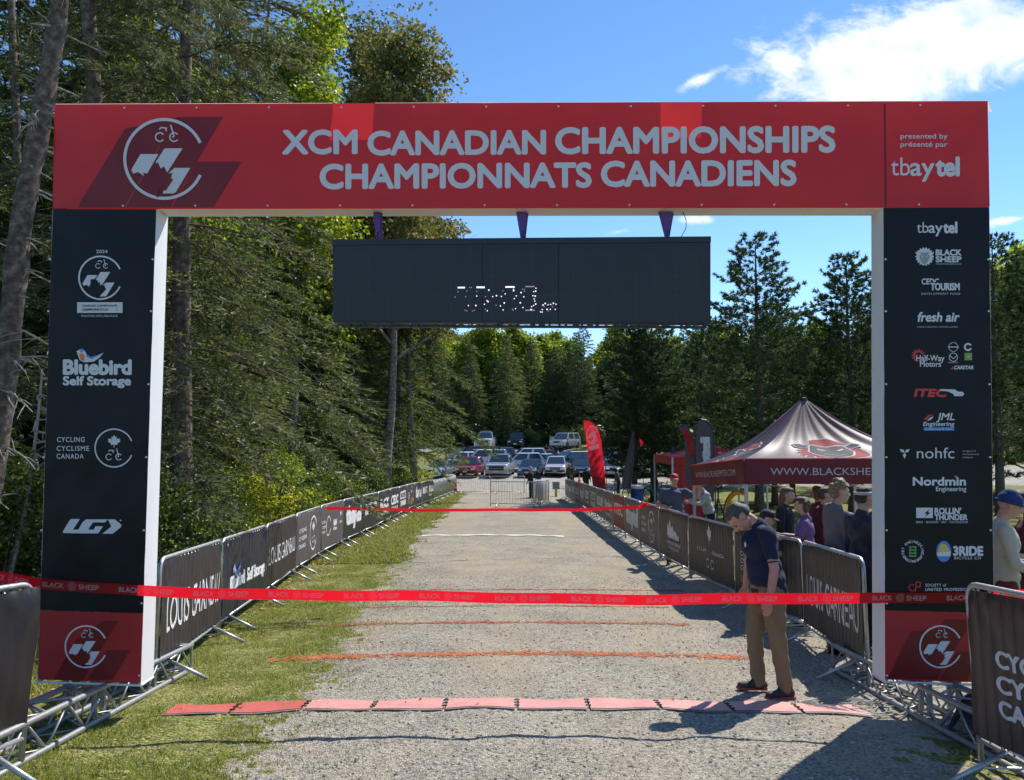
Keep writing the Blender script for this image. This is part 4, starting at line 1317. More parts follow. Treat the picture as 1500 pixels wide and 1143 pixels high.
SP_R = [(M_BBLACK, 'black ribbed banner with tall white capitals, nearest in the right row', d_louis),
        (M_BBLACK, 'black ribbed banner with a thin oval ring, just behind the man in navy polo', d_moon),
        (M_BPLUM, 'dark plum banner with leaf and two small words, right row beyond the bowed man', d_leafclub),
        (M_BPLUM, 'dark plum banner with a white hilly skyline mark, right row', d_hill),
        (M_BPLUM, 'dark plum banner with open ring and leaf, right row under the far tape end', d_cyc),
        (M_BBLACK, 'black banner with big upright white lowercase word, right row', d_tbay),
        (M_BMAROON, 'small maroon banner between black ones, right row', d_big('ITEC')),
        (M_BBLACK, 'black banner with white word above small line, eighth in the right row', d_big('Nordmin', 'Engineering')),
        (M_BNAVY, 'navy banner with two bold white words, ninth in the right row', d_big('ROLLIN', 'THUNDER')),
        (M_BBLACK, 'black banner with a white box mark, tenth in the right row', d_box),
        (M_BBLACK, 'black banner with stacked white words, eleventh in the right row', d_big('CEDC', 'TOURISM')),
        (M_BNAVY, 'navy banner with lowercase lettering, twelfth in the right row', d_tbay),
        (M_BMAROON, 'maroon banner near the far end of the right row', d_big('BLACK', 'SHEEP')),
        (M_BBLACK, 'black banner with a short white word, fourteenth in the right row', d_big('NOHFC')),
        (M_BBLACK, 'black banner with lowercase lettering, fifteenth in the right row', d_big('tbaytel')),
        (M_BBLACK, 'black banner with big white letters at the far end of the right row', d_big('HOME'))]
row(LEFT, 1, SP_L, 'left', 5)
row(RIGHT, -1, SP_R, 'right', 0)

# ---- the two barriers nearest the camera, outside the arch
for k in range(2):
    A, B = ((-3.04, 4.80), (-3.30, 2.66)) if k == 0 else ((-3.32, 2.62), (-3.55, .5))
    if k == 0:
        place_barrier(A, B, 'steel crowd barrier in the left foreground beside the arch pillar', 'foreground barriers', tilt=.03)
        banner(B, A, -1, M_BBLACK, 'sagging black mesh banner on the foreground barrier left of the arch', lambda D: D.text('LG', .10, .60, .10, .50, 0, 0, .05), seed=77, fold=.022, ribs=.001, zlo=.24)
A, B = (2.90, 4.78), (2.80, 2.62)
place_barrier(A, B, 'steel crowd barrier in the right foreground beside the arch pillar', 'foreground barriers')
def d_cc(D):
    for t, x1, y in (('CYCLING', .72, .52), ('CYCLISME', .80, .36), ('CANADA', .70, .20)):
        D.text(t, .13, .13 + (x1 - .13) * .62, y, y + .105, 0, 0, .03)
banner(A, B, -1, M_BBLACK, 'black banner with three white lines of lettering on the right foreground barrier', d_cc, seed=88, fold=.014, ribs=.002)

# ---- bare barriers crossing the far end of the course and by the spectators
def cross(px0, px1, Y, Y2, label, group='bare barriers across the far end of the course'):
    a = at(px0, 700, Y); b = at(px1, 700, Y2)
    place_barrier((a.x, Y), (b.x, Y2), label, group)
cross(718, 792, 32.5, 32.0, 'bare steel barrier standing across the course ahead of the parked cars')
cross(669, 719, 47.5, 47.0, 'bare steel barrier farthest left across the end of the course')
cross(719, 769, 47.0, 46.6, 'bare steel barrier across the end of the course, behind the nearer bare one')
for i, (x0, y0, x1, y1) in enumerate(((.95, 34.2, 1.45, 36.3), (1.05, 34.0, 1.62, 36.1), (1.18, 33.8, 1.75, 36.0), (1.5, 36.4, 1.2, 38.5))):
    place_barrier((x0, y0), (x1, y1), 'bare steel barrier in the tight bunch beside the crossing barrier', 'bunched bare barriers')
place_barrier((4.28, 6.6), (5.1, 4.6), 'bare steel barrier in front of the man in the blue knitted hat', 'bare barriers by the spectators')
for k in range(3):
    place_barrier((5.0 + k * 2.25, 8.8 - k * .3), (7.1 + k * 2.25, 8.6 - k * .3), 'bare steel barrier behind the people on the right', 'bare barriers by the spectators')
# ================================================================ PEOPLE
def _basis(d):
    d = d.normalized(); a = d.orthogonal().normalized(); return a, d.cross(a), d
def prim_capsule(mb, p0, p1, r0, r1, seg=12, flat=1.0, fax=None):
    p0, p1 = Vector(p0), Vector(p1)
    d = p1 - p0
    if d.length < 1e-6: d = Vector((0, 0, 1e-4))
    if fax is None:
        a, b, t = _basis(d)
    else:
        t = d.normalized(); a = Vector(fax); a = (a - t * a.dot(t)).normalized(); b = t.cross(a)
    vs = []; fs = []; rings = []
    for i in range(6):
        an = -math.pi / 2 + math.pi / 2 * i / 5
        rings.append((p0 + t * math.sin(an) * r0 * .98, max(.0008, math.cos(an) * r0)))
    for i in range(6):
        an = math.pi / 2 * i / 5
        rings.append((p1 + t * math.sin(an) * r1 * .98, max(.0008, math.cos(an) * r1)))
    for c, r in rings:
        for k in range(seg):
            an = 2 * math.pi * k / seg
            vs.append(c + a * math.cos(an) * r + b * math.sin(an) * r * flat)
    for i in range(len(rings) - 1):
        for k in range(seg):
            k2 = (k + 1) % seg
            fs.append((i * seg + k, i * seg + k2, (i + 1) * seg + k2, (i + 1) * seg + k))
    fs.append(tuple(range(seg))[::-1]); fs.append(tuple((len(rings) - 1) * seg + k for k in range(seg)))
    mb.add(vs, fs)
def prim_ell(mb, c, r, rot=None, seg=18, rings=12):
    c = Vector(c); vs = []; fs = []
    for i in range(rings + 1):
        ph = -math.pi / 2 + math.pi * i / rings
        for k in range(seg):
            an = 2 * math.pi * k / seg
            cr = max(.01, math.cos(ph))
            p = Vector((r[0] * cr * math.cos(an), r[1] * cr * math.sin(an), r[2] * math.sin(ph)))
            if rot is not None: p = rot @ p
            vs.append(c + p)
    for i in range(rings):
        for k in range(seg):
            k2 = (k + 1) % seg
            fs.append((i * seg + k, i * seg + k2, (i + 1) * seg + k2, (i + 1) * seg + k))
    fs.append(tuple(range(seg))[::-1]); fs.append(tuple(rings * seg + k for k in range(seg)))
    mb.add(vs, fs)
def fuse(name, mb, voxel, smooth=4, wrinkle=0., seed=0):
    me = mb.mesh(name)
    o = bpy.data.objects.new(name, me)
    m = o.modifiers.new('r', 'REMESH'); m.mode = 'VOXEL'; m.voxel_size = voxel; m.use_smooth_shade = True
    if smooth:
        s = o.modifiers.new('s', 'SMOOTH'); s.factor = .5; s.iterations = smooth
    out = evaluated_mesh(o)
    bpy.data.meshes.remove(me)
    if wrinkle:
        n = len(out.vertices)
        co = np.empty(n * 3, np.float32); out.vertices.foreach_get('co', co); co = co.reshape(-1, 3)
        no = np.empty(n * 3, np.float32); out.vertices.foreach_get('normal', no); no = no.reshape(-1, 3)
        k = seed * 1.7
        d = np.sin(co[:, 2] * 38 + co[:, 0] * 24 + k) * .5 + np.sin(co[:, 2] * 71 - co[:, 1] * 49 + k * 2) * .3 + np.sin(co[:, 0] * 60 + co[:, 1] * 45 + co[:, 2] * 22 + k) * .35
        co = co + no * (d * wrinkle)[:, None]
        out.vertices.foreach_set('co', co.ravel())
    out.polygons.foreach_set('use_smooth', [True] * len(out.polygons))
    out.name = name
    out.update()
    return out

SKIN = mat('skin', (.52, .30, .215), .55, var=.10, vscale=14)
SKIN_RED = mat('flushed_skin', (.50, .25, .18), .55, var=.10, vscale=14)
LIP = mat('lip_skin', (.40, .16, .13), .5)
M_EYE = mat('eye_dark', (.02, .015, .012), .25)
HAIR = {k: mat('hair_' + k, c, .55, var=.5, vscale=45, bump=.9, bscale=120) for k, c in
        dict(brown=(.075, .045, .028), greying=(.075, .060, .048), sandy=(.22, .15, .085), dark=(.028, .02, .016), red=(.15, .07, .035)).items()}

def person(label, loc, rz, h=1.75, voxel=.012, lean=0., head=0., head_turn=0., stance=.11, legs=None, arms=None, top=None, bottom=None, shoes=None,
           hair=None, hairlen='short', hat=None, skin=SKIN, sleeves='short', seated=False, build=1.0, shorts=False, hero=False, extra=None, group=None, hood=False, headband=None, hs=1.0):
    """local frame: x to the person's right, y forward, z up; parts hang on an Empty between the feet"""
    root = thing('person', label, 'person', loc, rz, group)
    k = h / 1.75
    b = build
    hipz = .93
    V = Vector
    Rl = Matrix.Rotation(-lean, 3, 'X')      # lean forward about the hips
    pel = V((0, 0, hipz + .04))
    if seated: pel = V((0, 0, .52))
    up = lambda p: pel + Rl @ (V(p) - V((0, 0, .97)))
    def curve_up(p):
        """upper body; the back rounds when leaning"""
        return up(p)
    neck0 = up((0, -.005, 1.46)); 
    Rh = Matrix.Rotation(-(lean + head), 3, 'X') @ Matrix.Rotation(head_turn, 3, 'Z')
    Rn = Matrix.Rotation(-(lean + head * .55), 3, 'X')
    neck1 = neck0 + Rn @ V((0, .015, .085))
    hc = neck1 + Rh @ V((0, .022, .085))     # centre of the head
    H = lambda p: hc + Rh @ (V(p) * hs)
    hell = lambda mb, c, r, *a: prim_ell(mb, c, tuple(x * hs for x in r), *a)
    hcap = lambda mb, p0, p1, r0, r1, *a: prim_capsule(mb, p0, p1, r0 * hs, r1 * hs, *a)
    sh = {s: up((s * .185 * b, -.005, 1.405)) for s in (-1, 1)}
    arms = arms or {}
    A = {}
    for s in (-1, 1):
        e, w = arms.get(s, ((s * .05, .02, -.28), (s * .01, .07, -.245)))
        el = sh[s] + V(e).normalized() * .285; wr = el + V(w).normalized() * .25
        A[s] = (sh[s], el, wr)
    legs = legs or {}
    Lg = {}
    for s in (-1, 1):
        if seated:
            Lg[s] = (V((s * .10, .0, .52)), V((s * .13, .42, .53)), V((s * .13, .44, .10)))
        else:
            kn, an = legs.get(s, ((s * stance * .95, .02, .51), (s * stance, -.01, .09)))
            Lg[s] = (V((s * .09, .0, hipz)), V(kn), V(an))
    # ---------- body: one continuous surface
    mb = MB()
    for s in (-1, 1):
        hip, kn, an = Lg[s]
        prim_capsule(mb, hip, kn, .085 * b, .058); prim_capsule(mb, kn, kn.lerp(an, .35), .056, .055); prim_capsule(mb, kn.lerp(an, .3), an, .056, .036)
        prim_capsule(mb, an + V((0, -.02, -.045)), an + V((s * .02, .14, -.055)), .036, .028)
        S0, E, W = A[s]
        prim_capsule(mb, S0, E, .050 * b, .039); prim_capsule(mb, E, E.lerp(W, .4), .040, .037); prim_capsule(mb, E.lerp(W, .35), W, .038, .026)
        # hand: palm, four unequal fingers, thumb from the side of the palm
        d = (W - E).normalized()
        side = V((0, 1, 0)); side = (side - d * side.dot(d)).normalized()      # thumb side: forward
        nrm = d.cross(side)
        pc = W + d * .045
        prim_capsule(mb, W, W + d * .075, .024, .034, fax=side, flat=.45)
        inn = nrm * (-1 if (nrm.x * s) > 0 else 1)
        for q, (off, ln) in enumerate(((.027, .068), (.009, .078), (-.009, .072), (-.026, .056))):
            f0 = W + d * .078 + side * off
            f1 = f0 + d * ln * .5 + inn * ln * .12; f2 = f1 + d * ln * .40 + inn * ln * .34
            rr = .0088 if hero else .0095
            prim_capsule(mb, f0, f1, rr, rr * .95, 8); prim_capsule(mb, f1, f2, rr * .95, rr * .8, 8)
        t0 = W + d * .022 + side * .024; t1 = t0 + d * .036 + side * .024 + inn * .006; t2 = t1 + d * .032 + side * .002
        prim_capsule(mb, t0, t1, .012, .0105, 8); prim_capsule(mb, t1, t2, .0105, .0085, 8)
    prim_ell(mb, pel, (.150 * b, .105 * b, .12), Rl)
    prim_ell(mb, up((0, .005, 1.12)), (.135 * b, .095 * b, .17), Rl)
    prim_ell(mb, up((0, .008, 1.30)), (.160 * b, .108 * b, .16), Rl)
    prim_capsule(mb, up((-.13 * b, -.008, 1.405)), up((.13 * b, -.008, 1.405)), .055, .055)
    prim_capsule(mb, neck0 - (neck1 - neck0) * .3, neck1 + (neck1 - neck0) * .15, .058, .050)
    # head
    hell(mb, H((0, -.012, .030)), (.073, .093, .080), Rh)
    hell(mb, H((0, .028, -.020)), (.058, .062, .078), Rh)
    hell(mb, H((0, .040, -.072)), (.036, .038, .032), Rh)
    hcap(mb, H((-.036, -.005, -.055)), H((-.020, .045, -.078)), .026, .020); hcap(mb, H((.036, -.005, -.055)), H((.020, .045, -.078)), .026, .020)
    hcap(mb, H((-.028, .078, .024)), H((.028, .078, .024)), .013, .013)          # brow
    hcap(mb, H((0, .086, .014)), H((0, .106, -.022)), .0075, .0125)              # nose
    hcap(mb, H((-.010, .094, -.026)), H((.010, .094, -.026)), .008, .008)
    hcap(mb, H((-.018, .080, -.050)), H((.018, .080, -.050)), .0095, .0095); hcap(mb, H((-.016, .078, -.062)), H((.016, .078, -.062)), .009, .009)
    hell(mb, H((-.036, .062, -.012)), (.020, .020, .018), Rh); hell(mb, H((.036, .062, -.012)), (.020, .020, .018), Rh)
    for s in (-1, 1):
        hell(mb, H((s * .076, -.012, .0)), (.010, .020, .031), Rh @ Matrix.Rotation(s * .35, 3, 'Z'))
    me = fuse('body', mb, voxel * .62 if hero else voxel * .8, 3)
    def put(name, me, m):
        me.materials.append(m)
        o = link_mesh(name, me, root); o.scale = (k, k, k); return o
    bo = put('body', me, skin)
    for s in (-1, 1):
        mb = MB(); hell(mb, H((s * .030, .0775, .006)), (.012, .007, .006), Rh, 10, 8); put('eye', mb.mesh('eye', True), M_EYE)
        if hero:
            mb = MB(); hcap(mb, H((s * .016, .089, .026)), H((s * .044, .080, .028)), .0045, .0035, 8); put('eyebrow', mb.mesh('eyebrow', True), HAIR['greying'])
    mb = MB(); hcap(mb, H((-.016, .0885, -.056)), H((.016, .0885, -.056)), .0045, .0045, 8); put('mouth', mb.mesh('mouth', True), LIP)
    # ---------- clothes
    if top:
        mb = MB(); g = .018
        prim_ell(mb, pel + Rl @ V((0, 0, .03)), (.158 * b + g, .112 * b + g, .11), Rl)
        prim_capsule(mb, up((0, 0, .90)), up((0, 0, 1.02)), .165 * b, .160 * b, 20, flat=.72, fax=(1, 0, 0))
        prim_ell(mb, up((0, .006, 1.10)), (.142 * b + g, .105 * b + g, .19), Rl)
        prim_ell(mb, up((0, .008, 1.29)), (.165 * b + g, .112 * b + g * .8, .165), Rl)
        prim_capsule(mb, up((-.135 * b, -.008, 1.402)), up((.135 * b, -.008, 1.402)), .064, .064)
        prim_capsule(mb, neck0 - (neck1 - neck0) * .35, neck0 + (neck1 - neck0) * .12, .078, .064)
        for s in (-1, 1):
            S0, E, W = A[s]
            if sleeves == 'none': prim_capsule(mb, S0, S0.lerp(E, .1), .06, .05); continue
            e = .62 if sleeves == 'short' else 1
            prim_capsule(mb, S0, S0.lerp(E, e), .062 * b, .056 if sleeves == 'short' else .050)
            if sleeves == 'long':
                prim_capsule(mb, E, W, .050, .036)
        if hood:
            prim_capsule(mb, neck0 + Rl @ V((-.05, -.065, -.0)), neck0 + Rl @ V((.05, -.065, -.0)), .055, .055); prim_ell(mb, neck0 + Rl @ V((0, -.07, -.05)), (.09, .05, .08), Rl)
        to = put('top', fuse('top', mb, voxel * .9, 2, .0045, seed=int(loc[1] * 7)), top)
        if hero:
            # open collar and sleeve edges
            mb = MB(); c0 = neck0 + Rn @ V((0, .008, .008))
            for a0 in (0,):
                pts = [c0 + Rn @ V((math.cos(a) * .070, math.sin(a) * .070 + .004, .010 - .022 * max(0, math.sin(a)))) for a in np.linspace(0, 6.283, 21)[:-1]]
                mb.tube(pts, .011, 8, closed=True)
            m2 = mb.mesh('collar', True); put('collar', m2, top)
            S0, E, W = A[-1]
            for s in (-1, 1):
                S0, E, W = A[s]; c = S0.lerp(E, .80); a, bb, t = _basis(E - S0)
                mb = MB(); mb.tube([c + a * math.cos(x) * .0545 + bb * math.sin(x) * .0545 for x in np.linspace(0, 6.283, 17)[:-1]], .006, 6, closed=True); put('sleeve_hem', mb.mesh('sleeve_hem', True), top)
    if bottom:
        mb = MB()
        prim_ell(mb, pel + V((0, 0, -.02)), (.158 * b, .118 * b, .13), Rl)
        for s in (-1, 1):
            hip, kn, an = Lg[s]
            prim_capsule(mb, hip + V((0, 0, -.02)), kn, .100 * b, .076)
            if shorts: continue
            prim_capsule(mb, kn, kn.lerp(an, .5), .075, .068); prim_capsule(mb, kn.lerp(an, .4), an + V((0, 0, -.005)), .070, .060)
        put('trousers' if not shorts else 'shorts', fuse('trousers', mb, voxel, 2, .0062, seed=3), bottom)
    if shoes:
        for s in (-1, 1):
            an = Lg[s][2]
            mb = MB()
            prim_capsule(mb, an + V((0, -.035, -.040)), an + V((s * .025, .145, -.052)), .046, .036, fax=(1, 0, 0), flat=.85); prim_capsule(mb, an + V((0, -.015, .01)), an + V((0, .03, -.02)), .046, .042)
            put('shoe', fuse('shoe', mb, .008, 2), shoes[0])
            mb = MB(); pts = [an + V((s * .012 + x, y, -.082)) for x, y in ((-.036, -.07), (0, -.085), (.036, -.07), (.042, .05), (.047 + s * .01, .13), (.02 + s * .018, .185), (-.02 + s * .018, .185), (-.042 + s * .01, .12), (-.036, .04))]
            n = len(pts); vs = pts + [p + V((0, 0, .020)) for p in pts]
            mb.add(vs, [tuple(range(n))[::-1], tuple(range(n, 2 * n))] + [(i, (i + 1) % n, n + (i + 1) % n, n + i) for i in range(n)])
            put('sole', mb.mesh('sole'), shoes[1])
    if hair:
        mb = MB()
        hm = hair
        if hat != 'knit':
            hell(mb, H((0, -.022, .038)), (.0775, .093 if not hero else .089, .080), Rh)
            if not hero: hell(mb, H((0, .020, .078)), (.058, .064, .040), Rh)
            else: hell(mb, H((0, .006, .074)), (.058, .060, .040), Rh)
            hell(mb, H((0, -.062, .0)), (.070, .050, .070), Rh)
        if hairlen == 'long':
            for x in (-.055, 0, .055):
                hcap(mb, H((x, -.05, .02)), H((x * 1.5, -.085 + abs(x) * .5, -.26)), .045, .030)
        if hairlen == 'bob':
            for x in (-.06, -.03, .03, .06):
                hcap(mb, H((x, -.045, .03)), H((x * 1.15, -.055, -.075)), .035, .028)
        if hairlen == 'curly':
            rng = random.Random(5)
            for _ in range(26):
                a = rng.uniform(0, 6.28); e = rng.uniform(.1, 1.4)
                hell(mb, H((math.cos(a) * math.cos(e) * .075, -.015 + math.sin(a) * math.cos(e) * .085, .045 + math.sin(e) * .085)), (.028, .028, .026))
        if mb.v:
            me = fuse('hair', mb, .006, 1, .0050, seed=9)
            # keep the face free
            bm = bmesh.new(); bm.from_mesh(me)
            Ri = Rh.inverted()
            kill = []
            for f in bm.faces:
                p = Ri @ (f.calc_center_median() - hc)
                if (p.y > (.030 if not hero else .022 - p.z * .1) and p.z < (.062 if not hero else .078)) or (abs(p.x) > .05 and p.y > -.018 and p.z < .018 and hairlen == 'short') or (p.z < -.055 and hairlen == 'short'): kill.append(f)
            bmesh.ops.delete(bm, geom=kill, context='FACES'); bm.to_mesh(me); bm.free()
            put('hair', me, hm)
    if hat in ('cap', 'knit', 'bucket'):
        hatm = extra['hat']
        mb = MB()
        if hat == 'knit':
            hell(mb, H((0, -.010, .048)), (.088, .105, .090), Rh); hell(mb, H((0, -.015, .105)), (.060, .070, .045), Rh)
        else:
            hell(mb, H((0, -.012, .052)), (.084, .101, .076), Rh)
        me = fuse('hat', mb, .007, 1)
        bm = bmesh.new(); bm.from_mesh(me); Ri = Rh.inverted()
        bmesh.ops.delete(bm, geom=[f for f in bm.faces if (Ri @ (f.calc_center_median() - hc)).z < (.030 if hat != 'knit' else .022)], context='FACES'); bm.to_mesh(me); bm.free()
        put('hat', me, hatm)
        if hat == 'cap':
            mb = MB(); mb.grid(lambda u, v: H((math.sin((u - .5) * 2.2) * .078 * (1 - v * .15), .070 + math.cos((u - .5) * 2.2) * .012 + v * .075 * math.cos((u - .5) * 1.8), .042 - .018 * v - .03 * (u - .5) ** 2 * 4 * .4)), 10, 4)
            mb.grid(lambda u, v: H((math.sin((.5 - u) * 2.2) * .078 * (1 - v * .15), .070 + math.cos((u - .5) * 2.2) * .012 + v * .075 * math.cos((u - .5) * 1.8), .038 - .018 * v - .03 * (u - .5) ** 2 * 4 * .4)), 10, 4)
            put('brim', mb.mesh('brim', True), hatm)
        if hat == 'knit':
            mb = MB(); mb.tube([H((math.cos(a) * .088, -.010 + math.sin(a) * .104, .030)) for a in np.linspace(0, 6.283, 25)[:-1]], .013, 8, closed=True); put('hat_fold', mb.mesh('hat_fold', True), hatm)
    if headband:
        mb = MB(); mb.tube([H((math.cos(a) * .079, -.014 + math.sin(a) * .097, .045 + math.sin(a) * .012)) for a in np.linspace(0, 6.283, 25)[:-1]], .017, 8, closed=True); put('headband', mb.mesh('headband', True), headband)
    root['_h'] = h
    return root, (A, k, H, up)

def strip_private():
    for o in bpy.data.objects:
        if '_h' in o: del o['_h']

C_NAVY = mat('navy_polo_cotton', (.007, .014, .042), .9, bump=.4, bscale=60, var=.1)
C_KHAKI = mat('khaki_cotton', (.22, .150, .080), .85, bump=.3, bscale=90, var=.12)
C_SLATE = mat('slate_tee', (.075, .088, .135), .85, bump=.2, bscale=60)
C_DARK = mat('dark_cotton', (.018, .018, .022), .85, bump=.2, bscale=60)
C_PURPLE = mat('purple_tee', (.16, .075, .20), .85, bump=.2, bscale=60)
C_GREY = mat('grey_fleece', (.13, .125, .135), .9, bump=.3, bscale=50)
C_NAVYJ = mat('navy_jacket', (.014, .018, .040), .6, bump=.2, bscale=50)
C_BLUE = mat('royal_blue_tee', (.04, .065, .24), .8)
C_BEIGE = mat('beige_shirt', (.42, .38, .30), .85, bump=.3, bscale=50)
C_MAROON = mat('maroon_cloth', (.11, .012, .022), .85)
C_RED = mat('red_cap_cloth', (.42, .03, .035), .8)
C_BLUECAP = mat('blue_knit', (.018, .035, .14), .9, bump=.6, bscale=160)
C_DENIM = mat('denim', (.05, .075, .13), .85, bump=.3, bscale=80)
C_LGREY = mat('pale_grey_shirt', (.40, .40, .41), .85)
C_SHOE = mat('dark_shoe', (.035, .022, .024), .6, var=.4, vscale=14)
C_SOLE = mat('red_grey_sole', (.34, .06, .05), .6)
C_WSOLE = mat('pale_sole', (.4, .4, .4), .6)
C_WBAND = mat('pale_headband', (.45, .44, .40), .85, bump=.3, bscale=70)
C_GREEN = mat('green_kit', (.05, .09, .035), .8)

# the man in the navy polo, head bowed, facing left, standing on the course behind the tape
gpm = ground_pix(1118, 1019)
gpm = gp(2.12, 6.32)
hero, (HA, HK, HH, HUP) = person('man in navy polo and khaki trousers standing with bowed head behind the red tape', gpm, R(90), h=1.67, hero=True, voxel=.0105, lean=.17, head=1.02, hs=1.10,
       legs={-1: ((-.105, -.045, .50), (-.10, -.105, .09)), 1: ((.10, .09, .51), (.10, .06, .09))},
       arms={-1: ((-.06, -.035, -.28), (-.01, .045, -.25)), 1: ((.05, .0, -.28), (-.01, .04, -.25))},
       top=C_NAVY, bottom=C_KHAKI, shoes=(C_SHOE, C_SOLE), hair=HAIR['greying'], skin=SKIN_RED, build=1.22)
mb = MB(); _c = HUP((-.085, .152, 1.325)) * HK
mb.lathe([(.0005, 0), (.022, .0), (.022, .003), (.0005, .0035)], 14, M=Matrix.Rotation(-math.pi / 2, 3, 'X'), c=_c)
o = mb.build('chest_badge', M_BW, hero)
# spectators
p = person('man in a red cap and slate tee raising a phone beside the red canopy', gp(3.20, 14.9), R(172), h=1.78, voxel=.016, top=C_SLATE, bottom=C_DENIM, shoes=(C_SHOE, C_WSOLE), hair=HAIR['brown'], hat='cap', extra={'hat': C_RED}, build=1.15,
       arms={-1: ((-.30, .22, -.14), (-.02, .22, .85)), 1: ((.12, .0, -.28), (-.25, .30, -.02))})
ph = p[1]
def phone(root, data, s):
    A_, k, H_, U_ = data
    w = A_[s][2]
    mb = MB(); mb.box((w + Vector((.0, .03, .11))) * k, (.075, .010, .15)); return mb.build('phone', M_BLKPL, None)
o = phone(*p, -1); o.matrix_world = Matrix.Translation(p[0].location) @ Matrix.Rotation(R(172), 4, 'Z'); tag(o, 'dark phone held up by the man in the red cap', 'phone')

def at_head(px, py_top, Y, h):
    """stand a person so that the head is seen at px at the distance Y"""
    X = (px - 750) * Y / F
    return gp(X, Y)
person('boy in a royal blue tee and dark cap sitting under the maroon canopy', at_head(1114, 735, 9.6, 1.5) + Vector((0, 0, .22)), R(-105), h=1.62, voxel=.014, seated=True, head=.25, top=C_BLUE, bottom=C_DARK, shoes=(C_SHOE, C_WSOLE), hair=HAIR['dark'], hat='cap', extra={'hat': C_DARK},
       arms={1: ((.1, .2, -.25), (-.1, .3, .0)), -1: ((-.1, .2, -.25), (.1, .3, .0))})
mb = MB(); q = at_head(1114, 735, 9.6, 1.5)
ch = thing('folding_stool', 'dark folding stool under the seated boy in royal blue', 'stool', q + Vector((0, 0, .22)))
mb.box((0, 0, .40), (.40, .38, .03)); mb.build('seat', C_DARK, ch)
for sx in (-1, 1):
    for sy in (-1, 1):
        mb = MB(); mb.tube([(sx * .18, sy * .16, .39), (sx * .18, -sy * .17, -.21)], .011, 6); mb.build('leg', M_STEEL, ch)
person('woman with long reddish hair in a dark jacket under the canopy', at_head(1146, 712, 10.7, 1.7), R(-125), h=1.69, voxel=.014, head=.15, top=C_DARK, sleeves='long', bottom=C_DENIM, shoes=(C_SHOE, C_WSOLE), hair=HAIR['red'], hairlen='long')
person('youth in a purple tee seen from behind near the canopy edge', at_head(1176, 725, 9.4, 1.6), R(62), h=1.60, voxel=.014, head=.05, top=C_PURPLE, bottom=C_DARK, shoes=(C_SHOE, C_WSOLE), hair=HAIR['brown'], hairlen='bob',
       arms={-1: ((-.1, .1, -.28), (.1, .30, .05)), 1: ((.1, .1, -.28), (-.1, .30, .05))})
person('person with brown hair half hidden behind the youth in purple', at_head(1196, 722, 11.6, 1.6), R(20), h=1.68, voxel=.016, top=C_MAROON, bottom=C_DARK, shoes=(C_SHOE, C_WSOLE), hair=HAIR['red'], hairlen='bob', sleeves='long')
person('man with curly sandy hair in a grey fleece looking right', at_head(1222, 706, 8.1, 1.78), R(-88), h=1.80, voxel=.013, head=.06, top=C_GREY, sleeves='long', bottom=C_DARK, shoes=(C_SHOE, C_WSOLE), hair=HAIR['sandy'], hairlen='curly', hood=True)
person('man in a navy jacket and pale headband beside the arch pillar', at_head(1259, 712, 7.45, 1.75), R(-80), h=1.755, voxel=.013, head=.12, top=C_NAVYJ, sleeves='long', bottom=C_DARK, shoes=(C_SHOE, C_WSOLE), hair=HAIR['dark'], headband=C_WBAND)
person('ruddy person in a maroon top glimpsed between the fleece and the youth in purple', at_head(1204, 716, 10.2, 1.7), R(-95), h=1.70, voxel=.016, top=C_MAROON, sleeves='long', bottom=C_DARK, shoes=(C_SHOE, C_WSOLE), hair=HAIR['brown'])
person('person in a maroon top behind the man with the headband', at_head(1288, 716, 9.2, 1.7), R(30), h=1.70, voxel=.016, top=C_MAROON, sleeves='long', bottom=C_DARK, shoes=(C_SHOE, C_WSOLE), hair=HAIR['dark'])
person('person in a pale grey shirt bent over a tripod left of the canopy pole', at_head(1037, 705, 16.4, 1.68), R(100), h=1.66, voxel=.018, lean=.3, head=.1, top=C_LGREY, sleeves='long', bottom=C_DARK, shoes=(C_SHOE, C_WSOLE), hair=HAIR['dark'],
       arms={1: ((.05, .25, -.2), (.0, .25, .02)), -1: ((-.05, .2, -.2), (.0, .28, .05))})
person('man in a blue knitted hat and beige shirt at the right edge', gp(4.28, 6.62), R(-112), h=1.70, voxel=.012, head=.28, top=C_BEIGE, sleeves='long', bottom=C_MAROON, shoes=(C_SHOE, C_WSOLE), hair=None, hat='knit', extra={'hat': C_BLUECAP}, skin=SKIN_RED,
       arms={1: ((.05, .05, -.28), (.05, .30, -.08)), -1: ((-.06, .08, -.26), (.08, .30, -.02))})
# plaid shirt: a woven pattern of darker bands
def plaid():
    m = bpy.data.materials.new('plaid_cloth'); m.use_nodes = True; nt = m.node_tree; n = nt.nodes; l = nt.links; p = n['Principled BSDF']
    tc = n.new('ShaderNodeTexCoord'); sp = n.new('ShaderNodeSeparateXYZ'); l.new(tc.outputs['Object'], sp.inputs[0])
    mm = lambda op, a, b=None: math_node(n, l, op, a, b)
    a = mm('GREATER_THAN', mm('FRACT', mm('MULTIPLY', sp.outputs[0], 14.)), .5); b = mm('GREATER_THAN', mm('FRACT', mm('MULTIPLY', sp.outputs[2], 14.)), .5)
    cr = n.new('ShaderNodeValToRGB'); cr.color_ramp.elements[0].color = (.16, .012, .020, 1); cr.color_ramp.elements[1].color = (.022, .008, .014, 1)
    l.new(mm('MULTIPLY', mm('ADD', a, b), .5), cr.inputs[0]); l.new(cr.outputs[0], p.inputs['Base Color']); p.inputs['Roughness'].default_value = .9
    return m
